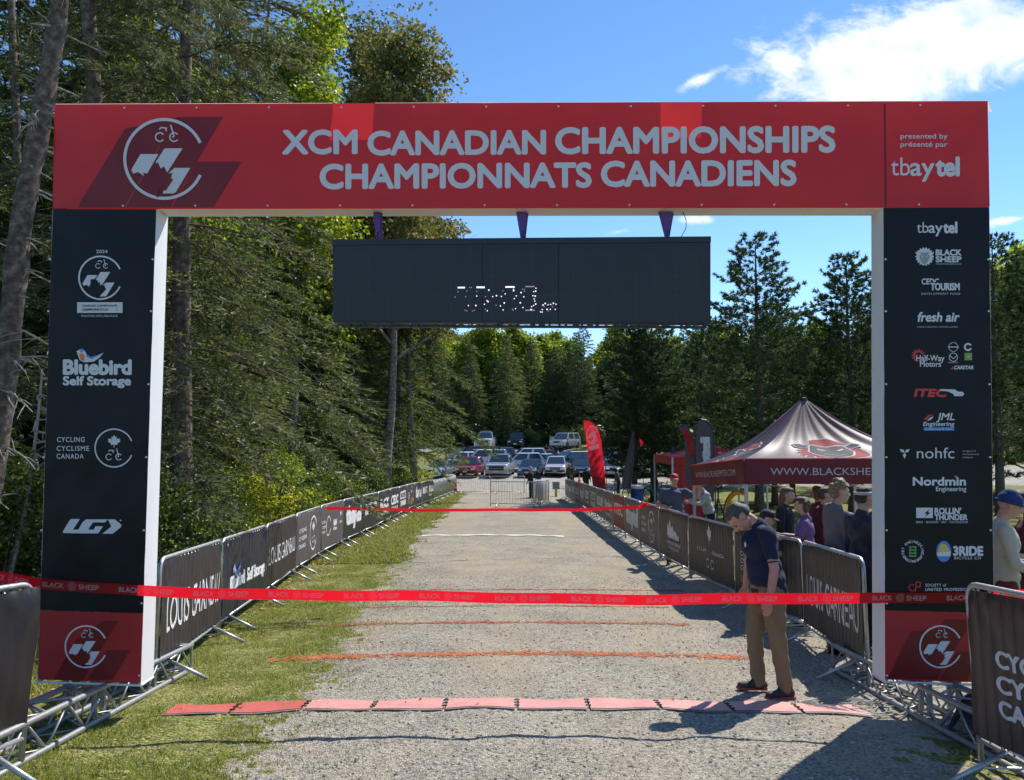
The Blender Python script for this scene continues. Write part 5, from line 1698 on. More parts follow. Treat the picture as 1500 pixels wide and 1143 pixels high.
person('person in a dark red plaid shirt at the right edge, arms folded', gp(4.83, 7.05), R(70), h=1.70, voxel=.014, top=plaid(), sleeves='long', bottom=C_DARK, shoes=(C_SHOE, C_WSOLE), hair=HAIR['dark'], head=.2,
       arms={1: ((.1, .12, -.26), (-.35, .25, .02)), -1: ((-.1, .12, -.26), (.35, .25, .04))})
# far people by the lot
for px, Y, lab, tp, bt, rz in ((834, 54, 'rider in dark green kit standing by the lot left of the red feather flag', C_GREEN, C_DARK, 20), (838, 55.5, 'rider in a maroon top behind the one in green kit', C_MAROON, C_DARK, 40), (858, 46, 'person in brown and black just left of the red feather flag', C_DARK, C_DARK, -30),
                           (905, 44, 'person leaning over a bicycle right of the red feather flag', C_SLATE, C_DARK, 90), (960, 40, 'person in maroon crouched by the parked bicycles', C_MAROON, C_DENIM, 80),
                           (778, 41, 'person in a white helmet behind the bunched barriers', C_DARK, C_DARK, 60), (787, 42, 'second person behind the bunched barriers, in navy', C_NAVYJ, C_NAVYJ, -60)):
    person(lab, gp((px - 750) * Y / F, Y), R(rz), h=1.72, voxel=.03, top=tp, bottom=bt, shoes=(C_SHOE, C_WSOLE), hair=HAIR['dark'], hat='knit' if px in (778, 787, 834) else None, extra={'hat': C_LGREY if px != 787 else C_BLUECAP}, sleeves='long', lean=.25 if px in (905, 960) else .05)
proto = None
for i, (px, dz) in enumerate(((800, 0), (808, .1), (815, 0), (822, .05), (955, 0), (965, .1))):
    Y = 77.2
    lab = 'far spectator standing behind the rows of parked cars'
    if proto is None:
        proto = person(lab, gp((px - 750) * Y / F, Y), R(30 * i), h=1.7, voxel=.04, top=C_DARK, bottom=C_DARK, shoes=None, hair=HAIR['dark'], sleeves='long', group='far spectators behind the parked cars')[0]
        pk = [c for c in bpy.data.objects if c.parent is proto]
    else:
        r = proto.copy(); COL.objects.link(r); r.location = gp((px - 750) * Y / F, Y); r.rotation_euler = (0, 0, R(57 * i))
        for c in pk:
            d = c.copy(); COL.objects.link(d); d.parent = r
strip_private()
# ================================================================ CANOPY, FLAGS AND SMALL THINGS
M_TENT = mat('canopy_cloth', (.048, .028, .056), .50, transl=.42, tcol=(.34, .26, .37), bump=.15, bscale=12)
M_VAL = mat('valance_maroon', (.115, .008, .022), .5, transl=.25, tcol=(.30, .02, .05), bump=.15, bscale=12)
M_TRED = mat('tent_red_print', (.42, .05, .055), .8, transl=.3, tcol=(.7, .12, .12))
M_TGREY = mat('tent_grey_print', (.07, .07, .075), .8, transl=.2)
M_TWH = mat('tent_white_print', (.60, .58, .60), .8, transl=.2)
M_POLE = mat('tent_pole', (.50, .50, .50), .5, metal=.3)

def build_canopy():
    rel = lambda z: z + CZ
    C1, C2 = Vector((3.42, 11.1, rel(-.375))), Vector((3.36, 14.1, rel(-.60)))
    C3, C4 = Vector((6.42, 14.1, rel(-.55))), Vector((6.45, 11.05, rel(-.37)))
    apex = Vector((4.90, 12.6, rel(.575)))
    cen = (C1 + C2 + C3 + C4) / 4
    root = thing('canopy_tent', 'maroon and dark purple canopy with printed red animal head behind the right barriers', 'canopy', gp(cen.x, cen.y))
    inv = Matrix.Translation(-Vector(root.location))
    def face(a, b):
        def f(u, v, off=0.):
            # v 0 at the eave, 1 at the peak; cloth sags between the ridge and the eave
            e = a.lerp(b, u)
            p = e.lerp(apex, v)
            sag = .16 * math.sin(math.pi * min(1, v * 1.05)) + .05 * math.sin(math.pi * v) * math.sin(math.pi * u)
            w = .012 * math.sin(u * 34 + v * 5) * v * (1 - v) * 3
            n = (b - a).cross(apex - a).normalized()
            if n.z < 0: n = -n
            return p - Vector((0, 0, sag)) + n * (w + off) 
        return f
    for nm, a, b in (('front', C1, C4), ('left', C2, C1), ('back', C3, C2), ('right', C4, C3)):
        f = face(a, b)
        mb = MB(); mb.grid(f, 40, 24); mb.build('roof_panel', M_TENT, root, smooth=True)
        def val(u, v, off=0.):
            e = a.lerp(b, u); out = Vector((e.x - cen.x, e.y - cen.y, 0)); 
            nrm = (b - a).cross(Vector((0, 0, 1))).normalized()
            if nrm.dot(out) < 0: nrm = -nrm
            return e + Vector((0, 0, -.37 * (1 - v))) + nrm * (.006 + .010 * math.sin(u * 19 + v * 3) * (1 - v) + off)
        mb = MB(); mb.grid(val, 50, 5); mb.build('valance', M_VAL, root, smooth=True)
        mb = MB(); mb.tube([val(u, 1, .004) for u in np.linspace(0, 1, 20)], .010, 6); mb.build('piping', M_TRED if nm in ('left', 'front') else M_VAL, root)
        if nm in ('front', 'left'):
            D = Decal([M_TWH, M_TRED, M_TGREY])
            t = 'WWW.BLACKSHEEPMTB.COM'
            if nm == 'front': D.text(t, .125, .93, .36, .64, 0, 0, .0)
            else: D.text(t, .10, .86, .37, .63, 0, 0, .0)
            D.build('lettering', root, val, eps=.004, dense=.05)
            # the animal head: ragged red fleece with a white edge, grey face, ears, eyes
            D = Decal([M_TWH, M_TRED, M_TGREY])
            cx_, cy_ = (.469, .27) if nm == 'front' else (.50, .26)
            sx, sy = .225, .235
            def ragged(r0, r1, m, layer, n=22):
                pts = []
                for k in range(n * 2):
                    a_ = math.pi * k / n + .2; r = (r1 if k % 2 else r0)
                    x = math.cos(a_) * r; y = math.sin(a_) * r * (1.0 if math.sin(a_) > 0 else 1.05)
                    pts.append((cx_ + x * sx, cy_ + y * sy))
                D.poly(pts, m, layer)
            ragged(1.10, .93, 0, 0); ragged(1.03, .86, 1, 1)
            q = lambda P: [(cx_ + x * sx, cy_ + y * sy) for x, y in P]
            D.poly(q([(-.66, .56), (0, .46), (.66, .56), (.70, -.1), (.42, -.72), (.10, -1.0), (-.10, -1.0), (-.42, -.72), (-.70, -.1)]), 0, 2)
            D.poly(q([(-.60, .48), (0, .38), (.60, .48), (.64, -.1), (.38, -.66), (.08, -.92), (-.08, -.92), (-.38, -.66), (-.64, -.1)]), 2, 3)
            for s in (-1, 1):
                D.poly(q([(s * .62, .52), (s * 1.0, .68), (s * 1.32, .55), (s * 1.15, .34), (s * .72, .26)]), 0, 2)
                D.poly(q([(s * .66, .47), (s * 1.0, .60), (s * 1.22, .52), (s * 1.1, .40), (s * .76, .32)]), 2, 3)
                D.poly(q([(s * .14, -.02), (s * .42, .16), (s * .40, .02), (s * .24, -.08)]), 0, 4)
            D.stroke(q([(-.30, -.50), (0, -.70), (.30, -.50)]), .006, 0, 4)
            D.build('animal_print', root, lambda u, v, off: f(u, v, off), eps=.004, dense=.035)
    for c in (C1, C2, C3, C4):
        mb = MB(); mb.box((c.x + (cen.x - c.x) * .02, c.y + (cen.y - c.y) * .02, (c.z + float(gz(c.x, c.y))) / 2 - .02), (.045, .045, c.z - float(gz(c.x, c.y)) - .02)); mb.build('pole', M_POLE, root)
        mb = MB(); mb.box((c.x, c.y, float(gz(c.x, c.y)) + .01), (.11, .11, .012)); mb.build('foot_plate', M_POLE, root)
    # scissor struts under the roof
    for a, b in ((C1, C4), (C2, C1), (C3, C2), (C4, C3)):
        for k in range(2):
            u0, u1 = k / 2, (k + 1) / 2
            for za, zb in ((-.08, -.42), (-.42, -.08)):
                mb = MB(); p0 = a.lerp(b, u0) + Vector((0, 0, za)); p1 = a.lerp(b, u1) + Vector((0, 0, zb)); mb.tube([p0 + (cen - p0) * .03, p1 + (cen - p1) * .03], .009, 5); mb.build('strut', M_POLE, root)
    mb = MB(); mb.tube([(cen.x, cen.y, apex.z - .95), (apex.x, apex.y, apex.z - .04)], .018, 8); mb.build('centre_pole', M_POLE, root)
    mb = MB(); mb.lathe([(.001, .03), (.05, .02), (.06, -.03), (.001, -.05)], 12, c=apex); mb.build('peak_cap', M_BLKPL, root)
    for o in bpy.data.objects:
        if o.parent is root: o.matrix_parent_inverse = inv
build_canopy()

def far_canopy():
    mr = mat('red_tent_cloth', (.45, .02, .02), .55, transl=.3, tcol=(.7, .05, .04))
    Y = 24.; x0 = (984 - 750) * Y / F; x1 = x0 + 3.0
    g = float(gz(x0, Y)); ze = at(990, 669, Y).z; top = at(1000, 654, Y).z + .25
    root = thing('canopy_tent', 'plain bright red canopy with a side wall, partly behind the black feather flag', 'canopy', gp(x0 + 1.5, Y + 1.5))
    inv = Matrix.Translation(-Vector(root.location))
    C = [Vector((x0, Y, ze)), Vector((x1, Y, ze)), Vector((x1, Y + 3, ze)), Vector((x0, Y + 3, ze))]; ap = Vector((x0 + 1.5, Y + 1.5, ze + .45))
    for i in range(4):
        a, b = C[i], C[(i + 1) % 4]
        mb = MB(); mb.grid(lambda u, v: a.lerp(b, u).lerp(ap, v) - Vector((0, 0, .10 * math.sin(math.pi * v))), 8, 6); mb.build('roof_panel', mr, root, smooth=True)
        mb = MB(); mb.grid(lambda u, v: a.lerp(b, u) - Vector((0, 0, .28 * (1 - v) - .0)), 8, 2); mb.build('valance', mr, root)
        mb = MB(); mb.box((a.x, a.y, (a.z + g) / 2 - .02), (.05, .05, a.z - g)); mb.build('pole', M_POLE, root)
    mb = MB(); mb.grid(lambda u, v: Vector((x0 + .03 + 1.2 * u, Y + .03 + .02 * math.sin(u * 20), g + .1 + (ze - g - .4) * v)), 14, 2); mb.build('side_wall', mr, root)
    for o in bpy.data.objects:
        if o.parent is root: o.matrix_parent_inverse = inv
far_canopy()

# ---------------------------------------------------------------- feather flags
def feather(label, base_px, Y, outline, mt, pole_px, draw=None, mats=None, name='feather_flag'):
    """outline: photo points of the cloth, on a plane at the distance Y"""
    g = gp((base_px - 750) * Y / F, Y)
    root = thing(name, label, 'flag', g)
    inv = Matrix.Translation(-Vector(root.location))
    P = lambda px, py, off=0.: at(px, py, Y) + Vector((0, -off + .03 * math.sin(px * .35 + py * .13) * (Y / 30), 0))
    # cloth: strips between left and right edges
    ys = [p[0] for p in outline]
    mb = MB()
    def fn(u, v):
        y = ys[0] + (ys[-1] - ys[0]) * v
        l = float(np.interp(y, ys, [p[1] for p in outline])); r = float(np.interp(y, ys, [p[2] for p in outline]))
        return P(l + (r - l) * u, y)
    mb.grid(fn, 8, 30)
    mb.build('cloth', mt, root, smooth=True)
    mb = MB(); mb.tube([g] + [P(x, y) + Vector((0, .01, 0)) for x, y in pole_px], [.02] + [.016 - .010 * i / len(pole_px) for i in range(len(pole_px))], 6); mb.build('pole', M_BLKPL, root)
    mb = MB(); mb.box(g + Vector((0, 0, .015)), (.45, .05, .02)); mb.box(g + Vector((0, 0, .03)), (.05, .45, .02)); mb.build('base', M_BLKPL, root)
    if draw:
        D = Decal(mats); draw(D); D.build('print', root, P, eps=.012, dense=6)
    for o in bpy.data.objects:
        if o.parent is root: o.matrix_parent_inverse = inv
    return root
M_FRED = mat('flag_red', (.62, .010, .022), .5, transl=.5, tcol=(.92, .02, .04))
M_FRED2 = mat('flag_dark_red', (.30, .02, .03), .5, transl=.4, tcol=(.5, .04, .06))
M_FBLK = mat('flag_black', (.020, .020, .028), .5, transl=.2, tcol=(.05, .05, .07))
M_FW = mat('flag_white', (.80, .80, .82), .5, transl=.4)
def red_flag(D):
    D.poly([(869, 698), (885, 700), (888.3, 721), (870.5, 726)], 1, 0)
    for cx_, cy_, r in ((867.6, 637.5, 8.8),):
        D.ring(cx_, cy_, r, 1.3, 25, 335, 0, 1, sy=1.55)
        D.poly([(861.5, 640), (864, 635), (868, 634), (866, 641), (862, 643)], 0, 1); D.poly([(868, 632), (872.5, 632), (870.5, 641), (867.5, 640)], 0, 1); D.poly([(870, 638), (874, 639), (870, 648), (866, 648), (869, 643)], 0, 1)
        D.bike(867.2, 630, 2.7, 0, 1, up=-1)
    D.poly([(863, 654), (877, 650.5), (877.8, 656.5), (864, 660.5)], 0, 1)
feather('tall red feather flag with a white ring emblem beside the right barrier row', 889, 33.0,
        [(616, 855, 862), (619, 854.6, 868), (624, 855.5, 873), (632, 856.5, 877.5), (645, 858.5, 880.5), (665, 861.5, 883), (690, 865, 885.5), (715, 869, 888), (726, 871, 888.5)], M_FRED,
        [(889.5, 722), (887.5, 690), (885, 665), (882, 645), (877.5, 630), (870, 621), (862, 616.5), (855, 616.5)], red_flag, [M_FW, M_FRED2])
def black_flag(D):
    # the word runs up the flag
    items = Decal([M_FW]); items.text('baytel', 0, 1, 0, 1, 0, 0, .035)
    for v, f, m, l in items.items:
        q = np.stack([1026.0 + (1 - v[:, 1]) * 13.5, 708 - v[:, 0] * 68], 1)
        D.items.append((q, f, 0, 0))
feather('black feather flag with a big white word running up it, behind the maroon canopy', 1040, 17.2,
        [(615, 1026, 1034), (618, 1022, 1039), (624, 1020.5, 1043), (634, 1019.8, 1045), (650, 1020, 1046), (680, 1020.5, 1046.5), (712, 1021, 1046.5), (735, 1022, 1046)], M_FBLK,
        [(1048, 735), (1047, 690), (1046, 640), (1042, 622), (1035, 615.5), (1027, 614)], black_flag, [M_FW])
def rb_flag(D):
    D.poly([(1001, 628), (1007, 630), (1012, 640), (1015, 655), (1017, 670), (1012, 672), (1008, 655), (1003, 640)], 1, 0)
    D.poly([(1011, 628), (1015, 631), (1014, 634), (1010, 631)], 0, 1)
feather('black feather flag with red curved print, just left of the larger black flag', 1010, 18.6,
        [(622, 997, 1003), (628, 994, 1010), (636, 1001, 1014), (650, 1003, 1018), (680, 1004, 1019.5), (712, 1005, 1020)], M_FBLK,
        [(1021, 712), (1020, 680), (1018, 650), (1013, 632), (1004, 623), (996, 622)], rb_flag, [M_FW, M_FRED])
def red_corner(D):
    D.poly([(937.5, 637), (941.5, 636), (942, 643), (938, 645)], 0, 0); D.poly([(938.5, 650), (941.5, 649), (940.5, 659), (939.3, 659)], 0, 0)
feather('narrow red feather flag seen between the dark pine trunks', 942, 44.,
        [(631, 938, 941), (636, 936.6, 942.5), (648, 936.8, 943), (660, 938, 942), (668, 939, 941)], M_FRED, [(942.5, 700), (943, 660), (942, 638), (939, 631)], red_corner, [M_FW])
feather('navy feather flag with small white print beside the red canopy', 984, 26.,
        [(655, 985, 988), (662, 982.5, 989), (675, 981.5, 989), (700, 981, 988.5)], mat('flag_navy', (.02, .03, .09), .5), [(989, 712), (989, 675), (987, 658)],
        lambda D: [D.text(t, 983, 987.6, y, y - 3, 0, 0, .02) for t, y in (('AB', 672), ('CO', 679), ('RE', 686))], [M_FW])
feather('black feather flag leaning over the blue bin, seen edge on', 917, 31.,
        [(633, 926, 929.5), (655, 921, 930), (680, 915.5, 928), (702, 911.5, 926), (716, 911, 924)], M_FBLK, [(922, 716), (926, 680), (929, 650), (928, 633)])
# bent yellow flag by the canopy pole
def bent_flag():
    my = mat('flag_yellow', (.72, .36, .02), .5, transl=.45, tcol=(.9, .45, .02))
    Y = 13.2; root = thing('feather_flag', 'bright yellow flag bent over in an arc beside the front canopy pole', 'flag', gp((1060 - 750) * Y / F, Y))
    inv = Matrix.Translation(-Vector(root.location))
    mid = [(1062, 752), (1064, 742), (1068, 731), (1074, 724), (1082, 721.5), (1090, 724), (1095, 726)]
    wd = [4, 6, 7, 7.5, 6, 4, 1]
    mb = MB()
    def fn(u, v):
        t = u * (len(mid) - 1); i = min(int(t), len(mid) - 2); q = band(mid[i], mid[i + 1], t - i); w = wd[i] + (wd[i + 1] - wd[i]) * (t - i)
        d = (mid[i + 1][0] - mid[i][0], mid[i + 1][1] - mid[i][1]); L = math.hypot(*d)
        n_ = (-d[1] / L, d[0] / L)
        return at(q[0] + n_[0] * w * (v - .5), q[1] + n_[1] * w * (v - .5), Y + .05 * math.sin(u * 9))
    mb.grid(fn, 24, 3); mb.build('cloth', my, root, smooth=True)
    mb = MB(); mb.tube([gp((1060 - 750) * Y / F, Y)] + [fn(u, 0) for u in np.linspace(0, .95, 10)], .009, 6); mb.build('pole', M_BLKPL, root)
    for o in bpy.data.objects:
        if o.parent is root: o.matrix_parent_inverse = inv
bent_flag()

# ---------------------------------------------------------------- bin, sign, cones, bikes, tripod, table, bucket
def small_things():
    Y = 34.; x = (932 - 750) * Y / F
    r = thing('waste_bin', 'blue barrel bin with a pale bag over its rim between the pine trunks', 'bin', gp(x, Y))
    mb = MB(); mb.lathe([(.27, 0), (.29, .05), (.29, .30), (.305, .32), (.29, .34), (.29, .60), (.305, .62), (.29, .64), (.29, .88), (.30, .90)], 20); mb.build('barrel', mat('barrel_blue', (.015, .055, .30), .5), r, smooth=True)
    mb = MB(); mb.lathe([(.30, .80), (.315, .86), (.31, .93), (.27, .95), (.24, .90), (.02, .86)], 20); mb.build('bag', mat('bin_bag', (.7, .7, .72), .5), r, smooth=True)
    Y = 44.; x = (814 - 750) * Y / F; g = gp(x, Y)
    r = thing('notice_board', 'small grey blue notice board on a yellow post by the end of the course', 'sign', g)
    z = at(814, 722, Y).z - g.z
    mb = MB(); mb.box((0, 0, z / 2 + .12), (.13, .13, z + .24)); mb.build('post', mat('post_yellow', (.45, .38, .03), .7), r)
    mb = MB(); mb.box((0, -.08, z + .42), (.42, .02, .44)); mb.build('panel', mat('board_face', (.28, .34, .38), .6), r)
    mb = MB(); [mb.box((0, -.094, z + .32 + k * .07), (.30 - .05 * (k % 2), .004, .02)) for k in range(4)]; tag(mb.build('notice_print', M_BLKPL, r), kind='stuff')
    mo = mat('cone_orange', (.75, .12, .02), .5)
    def cone(px, Y, lab):
        r = thing('traffic_cone', lab, 'cone', gp((px - 750) * Y / F, Y))
        mb = MB(); mb.box((0, 0, .02), (.36, .36, .04)); mb.build('base', mo, r)
        mb = MB(); mb.lathe([(.135, .03), (.10, .25), (.035, .68), (.02, .70)], 14); mb.build('body', mo, r, smooth=True)
        mb = MB(); mb.lathe([(.093, .33), (.075, .45), (.071, .45), (.088, .33)], 14); mb.build('band', M_BW, r)
    cone(668, 48.6, 'orange traffic cone at the far end of the left barrier row')
    cone(848, 58, 'orange traffic cone on the lot beside the standing riders')
    def bike(px, Y, rz, lab, col):
        r = thing('bicycle', lab, 'bicycle', gp((px - 750) * Y / F, Y), rz)
        mt_ = mat('bike_tyre', (.015, .015, .015), .8); mf = mat('bike_paint_' + col[0], col[1], .35)
        for s in (-1, 1):
            mb = MB(); mb.tube([(s * .55 + math.cos(a) * .33, 0, .35 + math.sin(a) * .33) for a in np.linspace(0, 6.283, 25)[:-1]], .025, 6, closed=True)
            w = mb.build('wheel', mt_, r)
            for k in range(8):
                a = math.pi * k / 8; mb2 = MB() if k == 0 else mb2; mb2.tube([(s * .55 + math.cos(a) * .31, 0, .35 + math.sin(a) * .31), (s * .55 - math.cos(a) * .31, 0, .35 - math.sin(a) * .31)], .004, 4)
            o = mb2.build('spokes', M_STEEL, w); o['kind'] = 'stuff'
        mb = MB()
        A_, B_, C_, D_, E_ = (-.55, 0, .35), (-.08, 0, .32), (-.20, 0, .82), (.36, 0, .86), (.55, 0, .35)
        for p, q in ((A_, B_), (A_, C_), (B_, C_), (C_, D_), (B_, D_), (D_, E_)): mb.tube([p, q], .02, 6)
        mb.build('bike_frame', mf, r)
        mb = MB(); mb.tube([(.36, 0, .86), (.38, 0, .98)], .015, 6); mb.tube([(.36, -.32, .99), (.38, 0, .98), (.36, .32, .99)], .014, 6); mb.build('handlebar', M_BLKPL, r)
        mb = MB(); mb.tube([(-.20, 0, .82), (-.22, 0, .96)], .013, 6); mb.box((-.23, 0, .98), (.25, .12, .04)); mb.build('saddle', M_BLKPL, r)
    bike(905, 42, R(-15), 'dark bicycle with one big wheel showing right of the red feather flag', ('black', (.02, .02, .03)))
    bike(836, 53.4, R(70), 'dark mountain bicycle held by the rider in green kit', ('green', (.04, .08, .03)))
    bike(958, 38, R(10), 'teal bicycle leaning among the parked bicycles left of the red canopy', ('teal', (.05, .22, .22)))
    bike(972, 39, R(25), 'grey bicycle leaning among the parked bicycles left of the red canopy', ('grey', (.25, .25, .27)))
    bike(966, 40.5, R(-10), 'black bicycle at the back of the parked bicycles by the red canopy', ('black', (.02, .02, .03)))
    Y = 16.; r = thing('tripod', 'black camera tripod beside the person in the pale grey shirt', 'tripod', gp((1050 - 750) * Y / F, Y))
    for a in (0, 2.1, 4.2):
        mb = MB(); mb.tube([(math.cos(a) * .42, math.sin(a) * .42, 0), (0, 0, 1.25)], .016, 6); mb.build('leg', M_BLKPL, r)
    mb = MB(); mb.tube([(0, 0, 1.2), (0, 0, 1.45)], .018, 6); mb.box((0, 0, 1.5), (.16, .10, .12)); mb.build('head', M_BLKPL, r)
    Y = 11.9; r = thing('folding_table', 'white topped folding table with papers under the maroon canopy', 'table', gp(4.45, Y))
    mb = MB(); mb.box((0, 0, .74), (1.8, .75, .04)); mb.build('tabletop', mat('table_top', (.6, .58, .54), .5), r)
    for sx in (-1, 1):
        for sy in (-1, 1):
            mb = MB(); mb.tube([(sx * .75, sy * .30, 0), (sx * .75, sy * .30, .73)], .014, 6); mb.build('leg', M_STEEL, r)
    g = gp(4.0, 11.8, .762)
    mb = MB(); mb.box((0, 0, .03), (.30, .22, .06), M=Matrix.Rotation(.3, 3, 'Z')); o = mb.build('paper_stack', mat('paper', (.75, .75, .75), .7)); o.location = g; tag(o, 'small stack of white paper on the table under the canopy', 'paper')
    r = thing('bucket', 'black bucket on the ground under the nearest right hand barrier', 'bucket', gp(3.42, 8.0))
    mb = MB(); mb.lathe([(.11, 0), (.14, .30), (.15, .31), (.145, .33), (.13, .30), (.10, .03)], 18); mb.build('pail', M_BLKPL, r, smooth=True)
    mb = MB(); mb.tube([(math.cos(a) * .145, 0, .31 + math.sin(a) * .12) for a in np.linspace(0, math.pi, 12)], .004, 5); mb.build('handle', M_STEEL, r)
    # coil of thin cable by the foot of the right truss
    mb = MB(); rng = random.Random(3)
    pts = []
    for k in range(90):
        a = k * .42; rr = .16 + .07 * math.sin(k * .37) + rng.uniform(-.01, .01)
        x = 2.62 + math.cos(a) * rr * 1.7 + k * .003; y = 6.05 + math.sin(a) * rr; pts.append(gp(x, y, .012 + .004 * (k % 5)))
    mb.tube(pts, .0045, 5); tag(mb.build('cable_coil', mat('grey_cable', (.30, .30, .28), .6)), 'loose coil of grey cable on the gravel at the right end of the mat', 'cable')
    # two wire shepherd crooks and garden leaves on the left are part of the undergrowth
    # crumpled dark cloth weighing the right truss
    mb = MB(); mb.grid(lambda u, v: gp(3.05 + .45 * u, 4.95 + .5 * v, .34 + .05 * math.sin(u * 9 + v * 4) + .04 * math.sin(v * 13) - .22 * (2 * abs(u - .5)) ** 2.5 - .12 * (2 * abs(v - .5)) ** 3), 18, 18)
    tag(mb.build('dark_cloth', C_NAVYJ, smooth=True), 'crumpled dark blue cloth lying over the right base truss', 'cloth')
small_things()
# ================================================================ PARKED VEHICLES
M_GLASS = mat('car_glass', (.03, .05, .06), .06, spec=.9, coat=.5)
M_TYRE = mat('tyre', (.015, .015, .016), .85)
M_RIM = mat('rim', (.45, .46, .47), .35, metal=.8)
M_LAMP = mat('headlamp', (.75, .78, .80), .12, coat=.8)
M_TAIL = mat('tail_lamp', (.35, .01, .01), .2)
M_PLATE = mat('number_plate', (.6, .62, .65), .5)
M_TRIM = mat('car_trim', (.02, .02, .022), .5)
def paint(name, col):
    return mat('paint_' + name, col, .28, coat=1.0, metal=.25)

def vehicle(name, label, cat, loc, rz, col, kind='suv', L=None, W=None, Hh=None, group='vehicles parked in the lot', bar=False, open_door=False, rack=False):
    """front towards local -y"""
    dims = dict(suv=(4.6, 1.86, 1.68), sedan=(4.6, 1.80, 1.44), hatch=(4.1, 1.76, 1.50), pickup=(5.7, 2.02, 1.92), van=(5.0, 1.98, 1.80), jeep=(4.3, 1.88, 1.85))[kind]
    L = L or dims[0]; W = W or dims[1]; Hh = Hh or dims[2]
    root = thing(name, label, cat, loc, rz, group)
    belt = Hh * (.62 if kind != 'pickup' else .63); hood = belt * .93; zb = .24 if kind in ('sedan', 'hatch') else .32
    w = W / 2
    # lower body: stations along the length, rounded section
    st = {'suv': [(-.5, .80, zb + .12, hood * .72), (-.485, .90, zb, hood * .88), (-.44, .97, zb - .02, hood * .95), (-.24, 1.0, zb, hood * 1.03), (-.20, 1.0, zb, belt), (.40, 1.0, zb, belt * 1.01), (.48, .95, zb + .02, belt * .97), (.5, .86, zb + .14, belt * .86)],
          'sedan': [(-.5, .78, zb + .10, hood * .68), (-.485, .89, zb, hood * .82), (-.43, .97, zb - .02, hood * .92), (-.22, 1.0, zb, hood * 1.04), (-.18, 1.0, zb, belt), (.33, 1.0, zb, belt * 1.02), (.47, .94, zb + .02, belt * .98), (.5, .82, zb + .14, belt * .80)]}
    ss = st['suv'] if kind in ('suv', 'pickup', 'van', 'jeep') else st['sedan']
    if kind == 'jeep' or kind == 'pickup': ss = [(y, ww if i > 1 else ww * 1.05, a, b * (1.06 if i < 3 else 1)) for i, (y, ww, a, b) in enumerate(ss)]
    sec = [(-1, 0), (-1, .35), (-.985, .70), (-.93, .93), (-.80, 1.0), (.80, 1.0), (.93, .93), (.985, .70), (1, .35), (1, 0), (.85, -.0), (-.85, -.0)]
    mb = MB(); vs = []; fs = []
    for y, ww, a, b in ss:
        for x, z in sec: vs.append((x * w * ww, y * L, a + (b - a) * z))
    m = len(sec)
    for i in range(len(ss) - 1):
        for k in range(m):
            fs.append((i * m + k, (i + 1) * m + k, (i + 1) * m + (k + 1) % m, i * m + (k + 1) % m))
    fs.append(tuple(range(m))); fs.append(tuple((len(ss) - 1) * m + k for k in range(m))[::-1])
    mb.add(vs, fs)
    body = mb.build('car_body', col, root)
    # cabin
    f0, f1, r1, r0 = dict(suv=(-.22, -.06, .40, .48), sedan=(-.20, -.04, .20, .36), hatch=(-.22, -.04, .34, .47), pickup=(-.17, -.05, .16, .20), van=(-.30, -.14, .44, .48), jeep=(-.16, -.10, .44, .46))[kind]
    bw, tw = w * .93, w * .73
    B = [(-bw, f0 * L), (bw, f0 * L), (bw, r0 * L), (-bw, r0 * L)]; T = [(-tw, f1 * L), (tw, f1 * L), (tw, r1 * L), (-tw, r1 * L)]
    mb = MB(); zt = Hh
    vs = [(x, y, belt - .02) for x, y in B] + [(x, y, zt - .05) for x, y in T] + [(x * .88, y + (.08 if i < 2 else -.08), zt) for i, (x, y) in enumerate(T)]
    mb.add(vs, [(0, 1, 5, 4), (1, 2, 6, 5), (2, 3, 7, 6), (3, 0, 4, 7), (4, 5, 9, 8), (5, 6, 10, 9), (6, 7, 11, 10), (7, 4, 8, 11), (8, 9, 10, 11)])
    mb.build('cabin', col, root)
    def glass(nm, a, b, c, d, off, inset=.07):
        a, b, c, d = map(Vector, (a, b, c, d)); n = (b - a).cross(d - a).normalized()
        cen = (a + b + c + d) / 4
        if n.dot(cen - Vector((0, (f0 + r0) / 2 * L, belt))) < 0: n = -n
        q = [p.lerp(cen, inset) + n * off for p in (a, b, c, d)]
        mb = MB(); mb.add(q, [(0, 1, 2, 3)]); mb.build(nm, M_GLASS, root)
    v = vs
    glass('windscreen', v[0], v[1], v[5], v[4], .012, .09)
    glass('rear_window', v[2], v[3], v[7], v[6], .012, .12)
    for a, b, c, d in ((1, 2, 6, 5), (3, 0, 4, 7)):
        A_, B_, C_, D_ = map(Vector, (v[a], v[b], v[c], v[d]))
        for t0, t1 in ((.04, .48), (.52, .94)):
            glass('side_window', A_.lerp(B_, t0), A_.lerp(B_, t1), D_.lerp(C_, t1), D_.lerp(C_, t0), .012, .09)
    if kind == 'pickup':
        mb = MB(); mb.box((0, .35 * L, belt * 1.0 + .012), (W * .82, L * .28, .02)); mb.build('bed', M_TRIM, root)
    # face: grille, lamps, bumper, plate
    yf = -.5 * L
    gw = dict(pickup=.62, jeep=.5, suv=.46, sedan=.40, van=.36, hatch=.38)[kind]; gh = dict(pickup=.34, jeep=.30).get(kind, .17)
    zg = hood * .70
    mb = MB(); mb.box((0, yf + .0, zg), (W * gw, .05, gh)); mb.build('grille', M_TRIM, root)
    if kind in ('pickup', 'suv'):
        mb = MB(); mb.box((0, yf - .03, zg), (W * gw * .9, .02, .03)); mb.build('grille_bar', M_RIM, root)
    for s in (-1, 1):
        mb = MB(); mb.box((s * w * .70, yf + .035, zg + .04), (w * .34, .10, .13 if kind != 'pickup' else .24)); mb.build('headlight', M_LAMP, root)
        mb = MB(); mb.box((s * (w + .07), f0 * L + .25, belt + .06), (.17, .09, .13)); mb.build('wing_mirror', col, root)
        mb = MB(); mb.box((s * w * .80, .5 * L - .02, belt * .82), (w * .16, .08, .22)); mb.build('tail_light', M_TAIL, root)
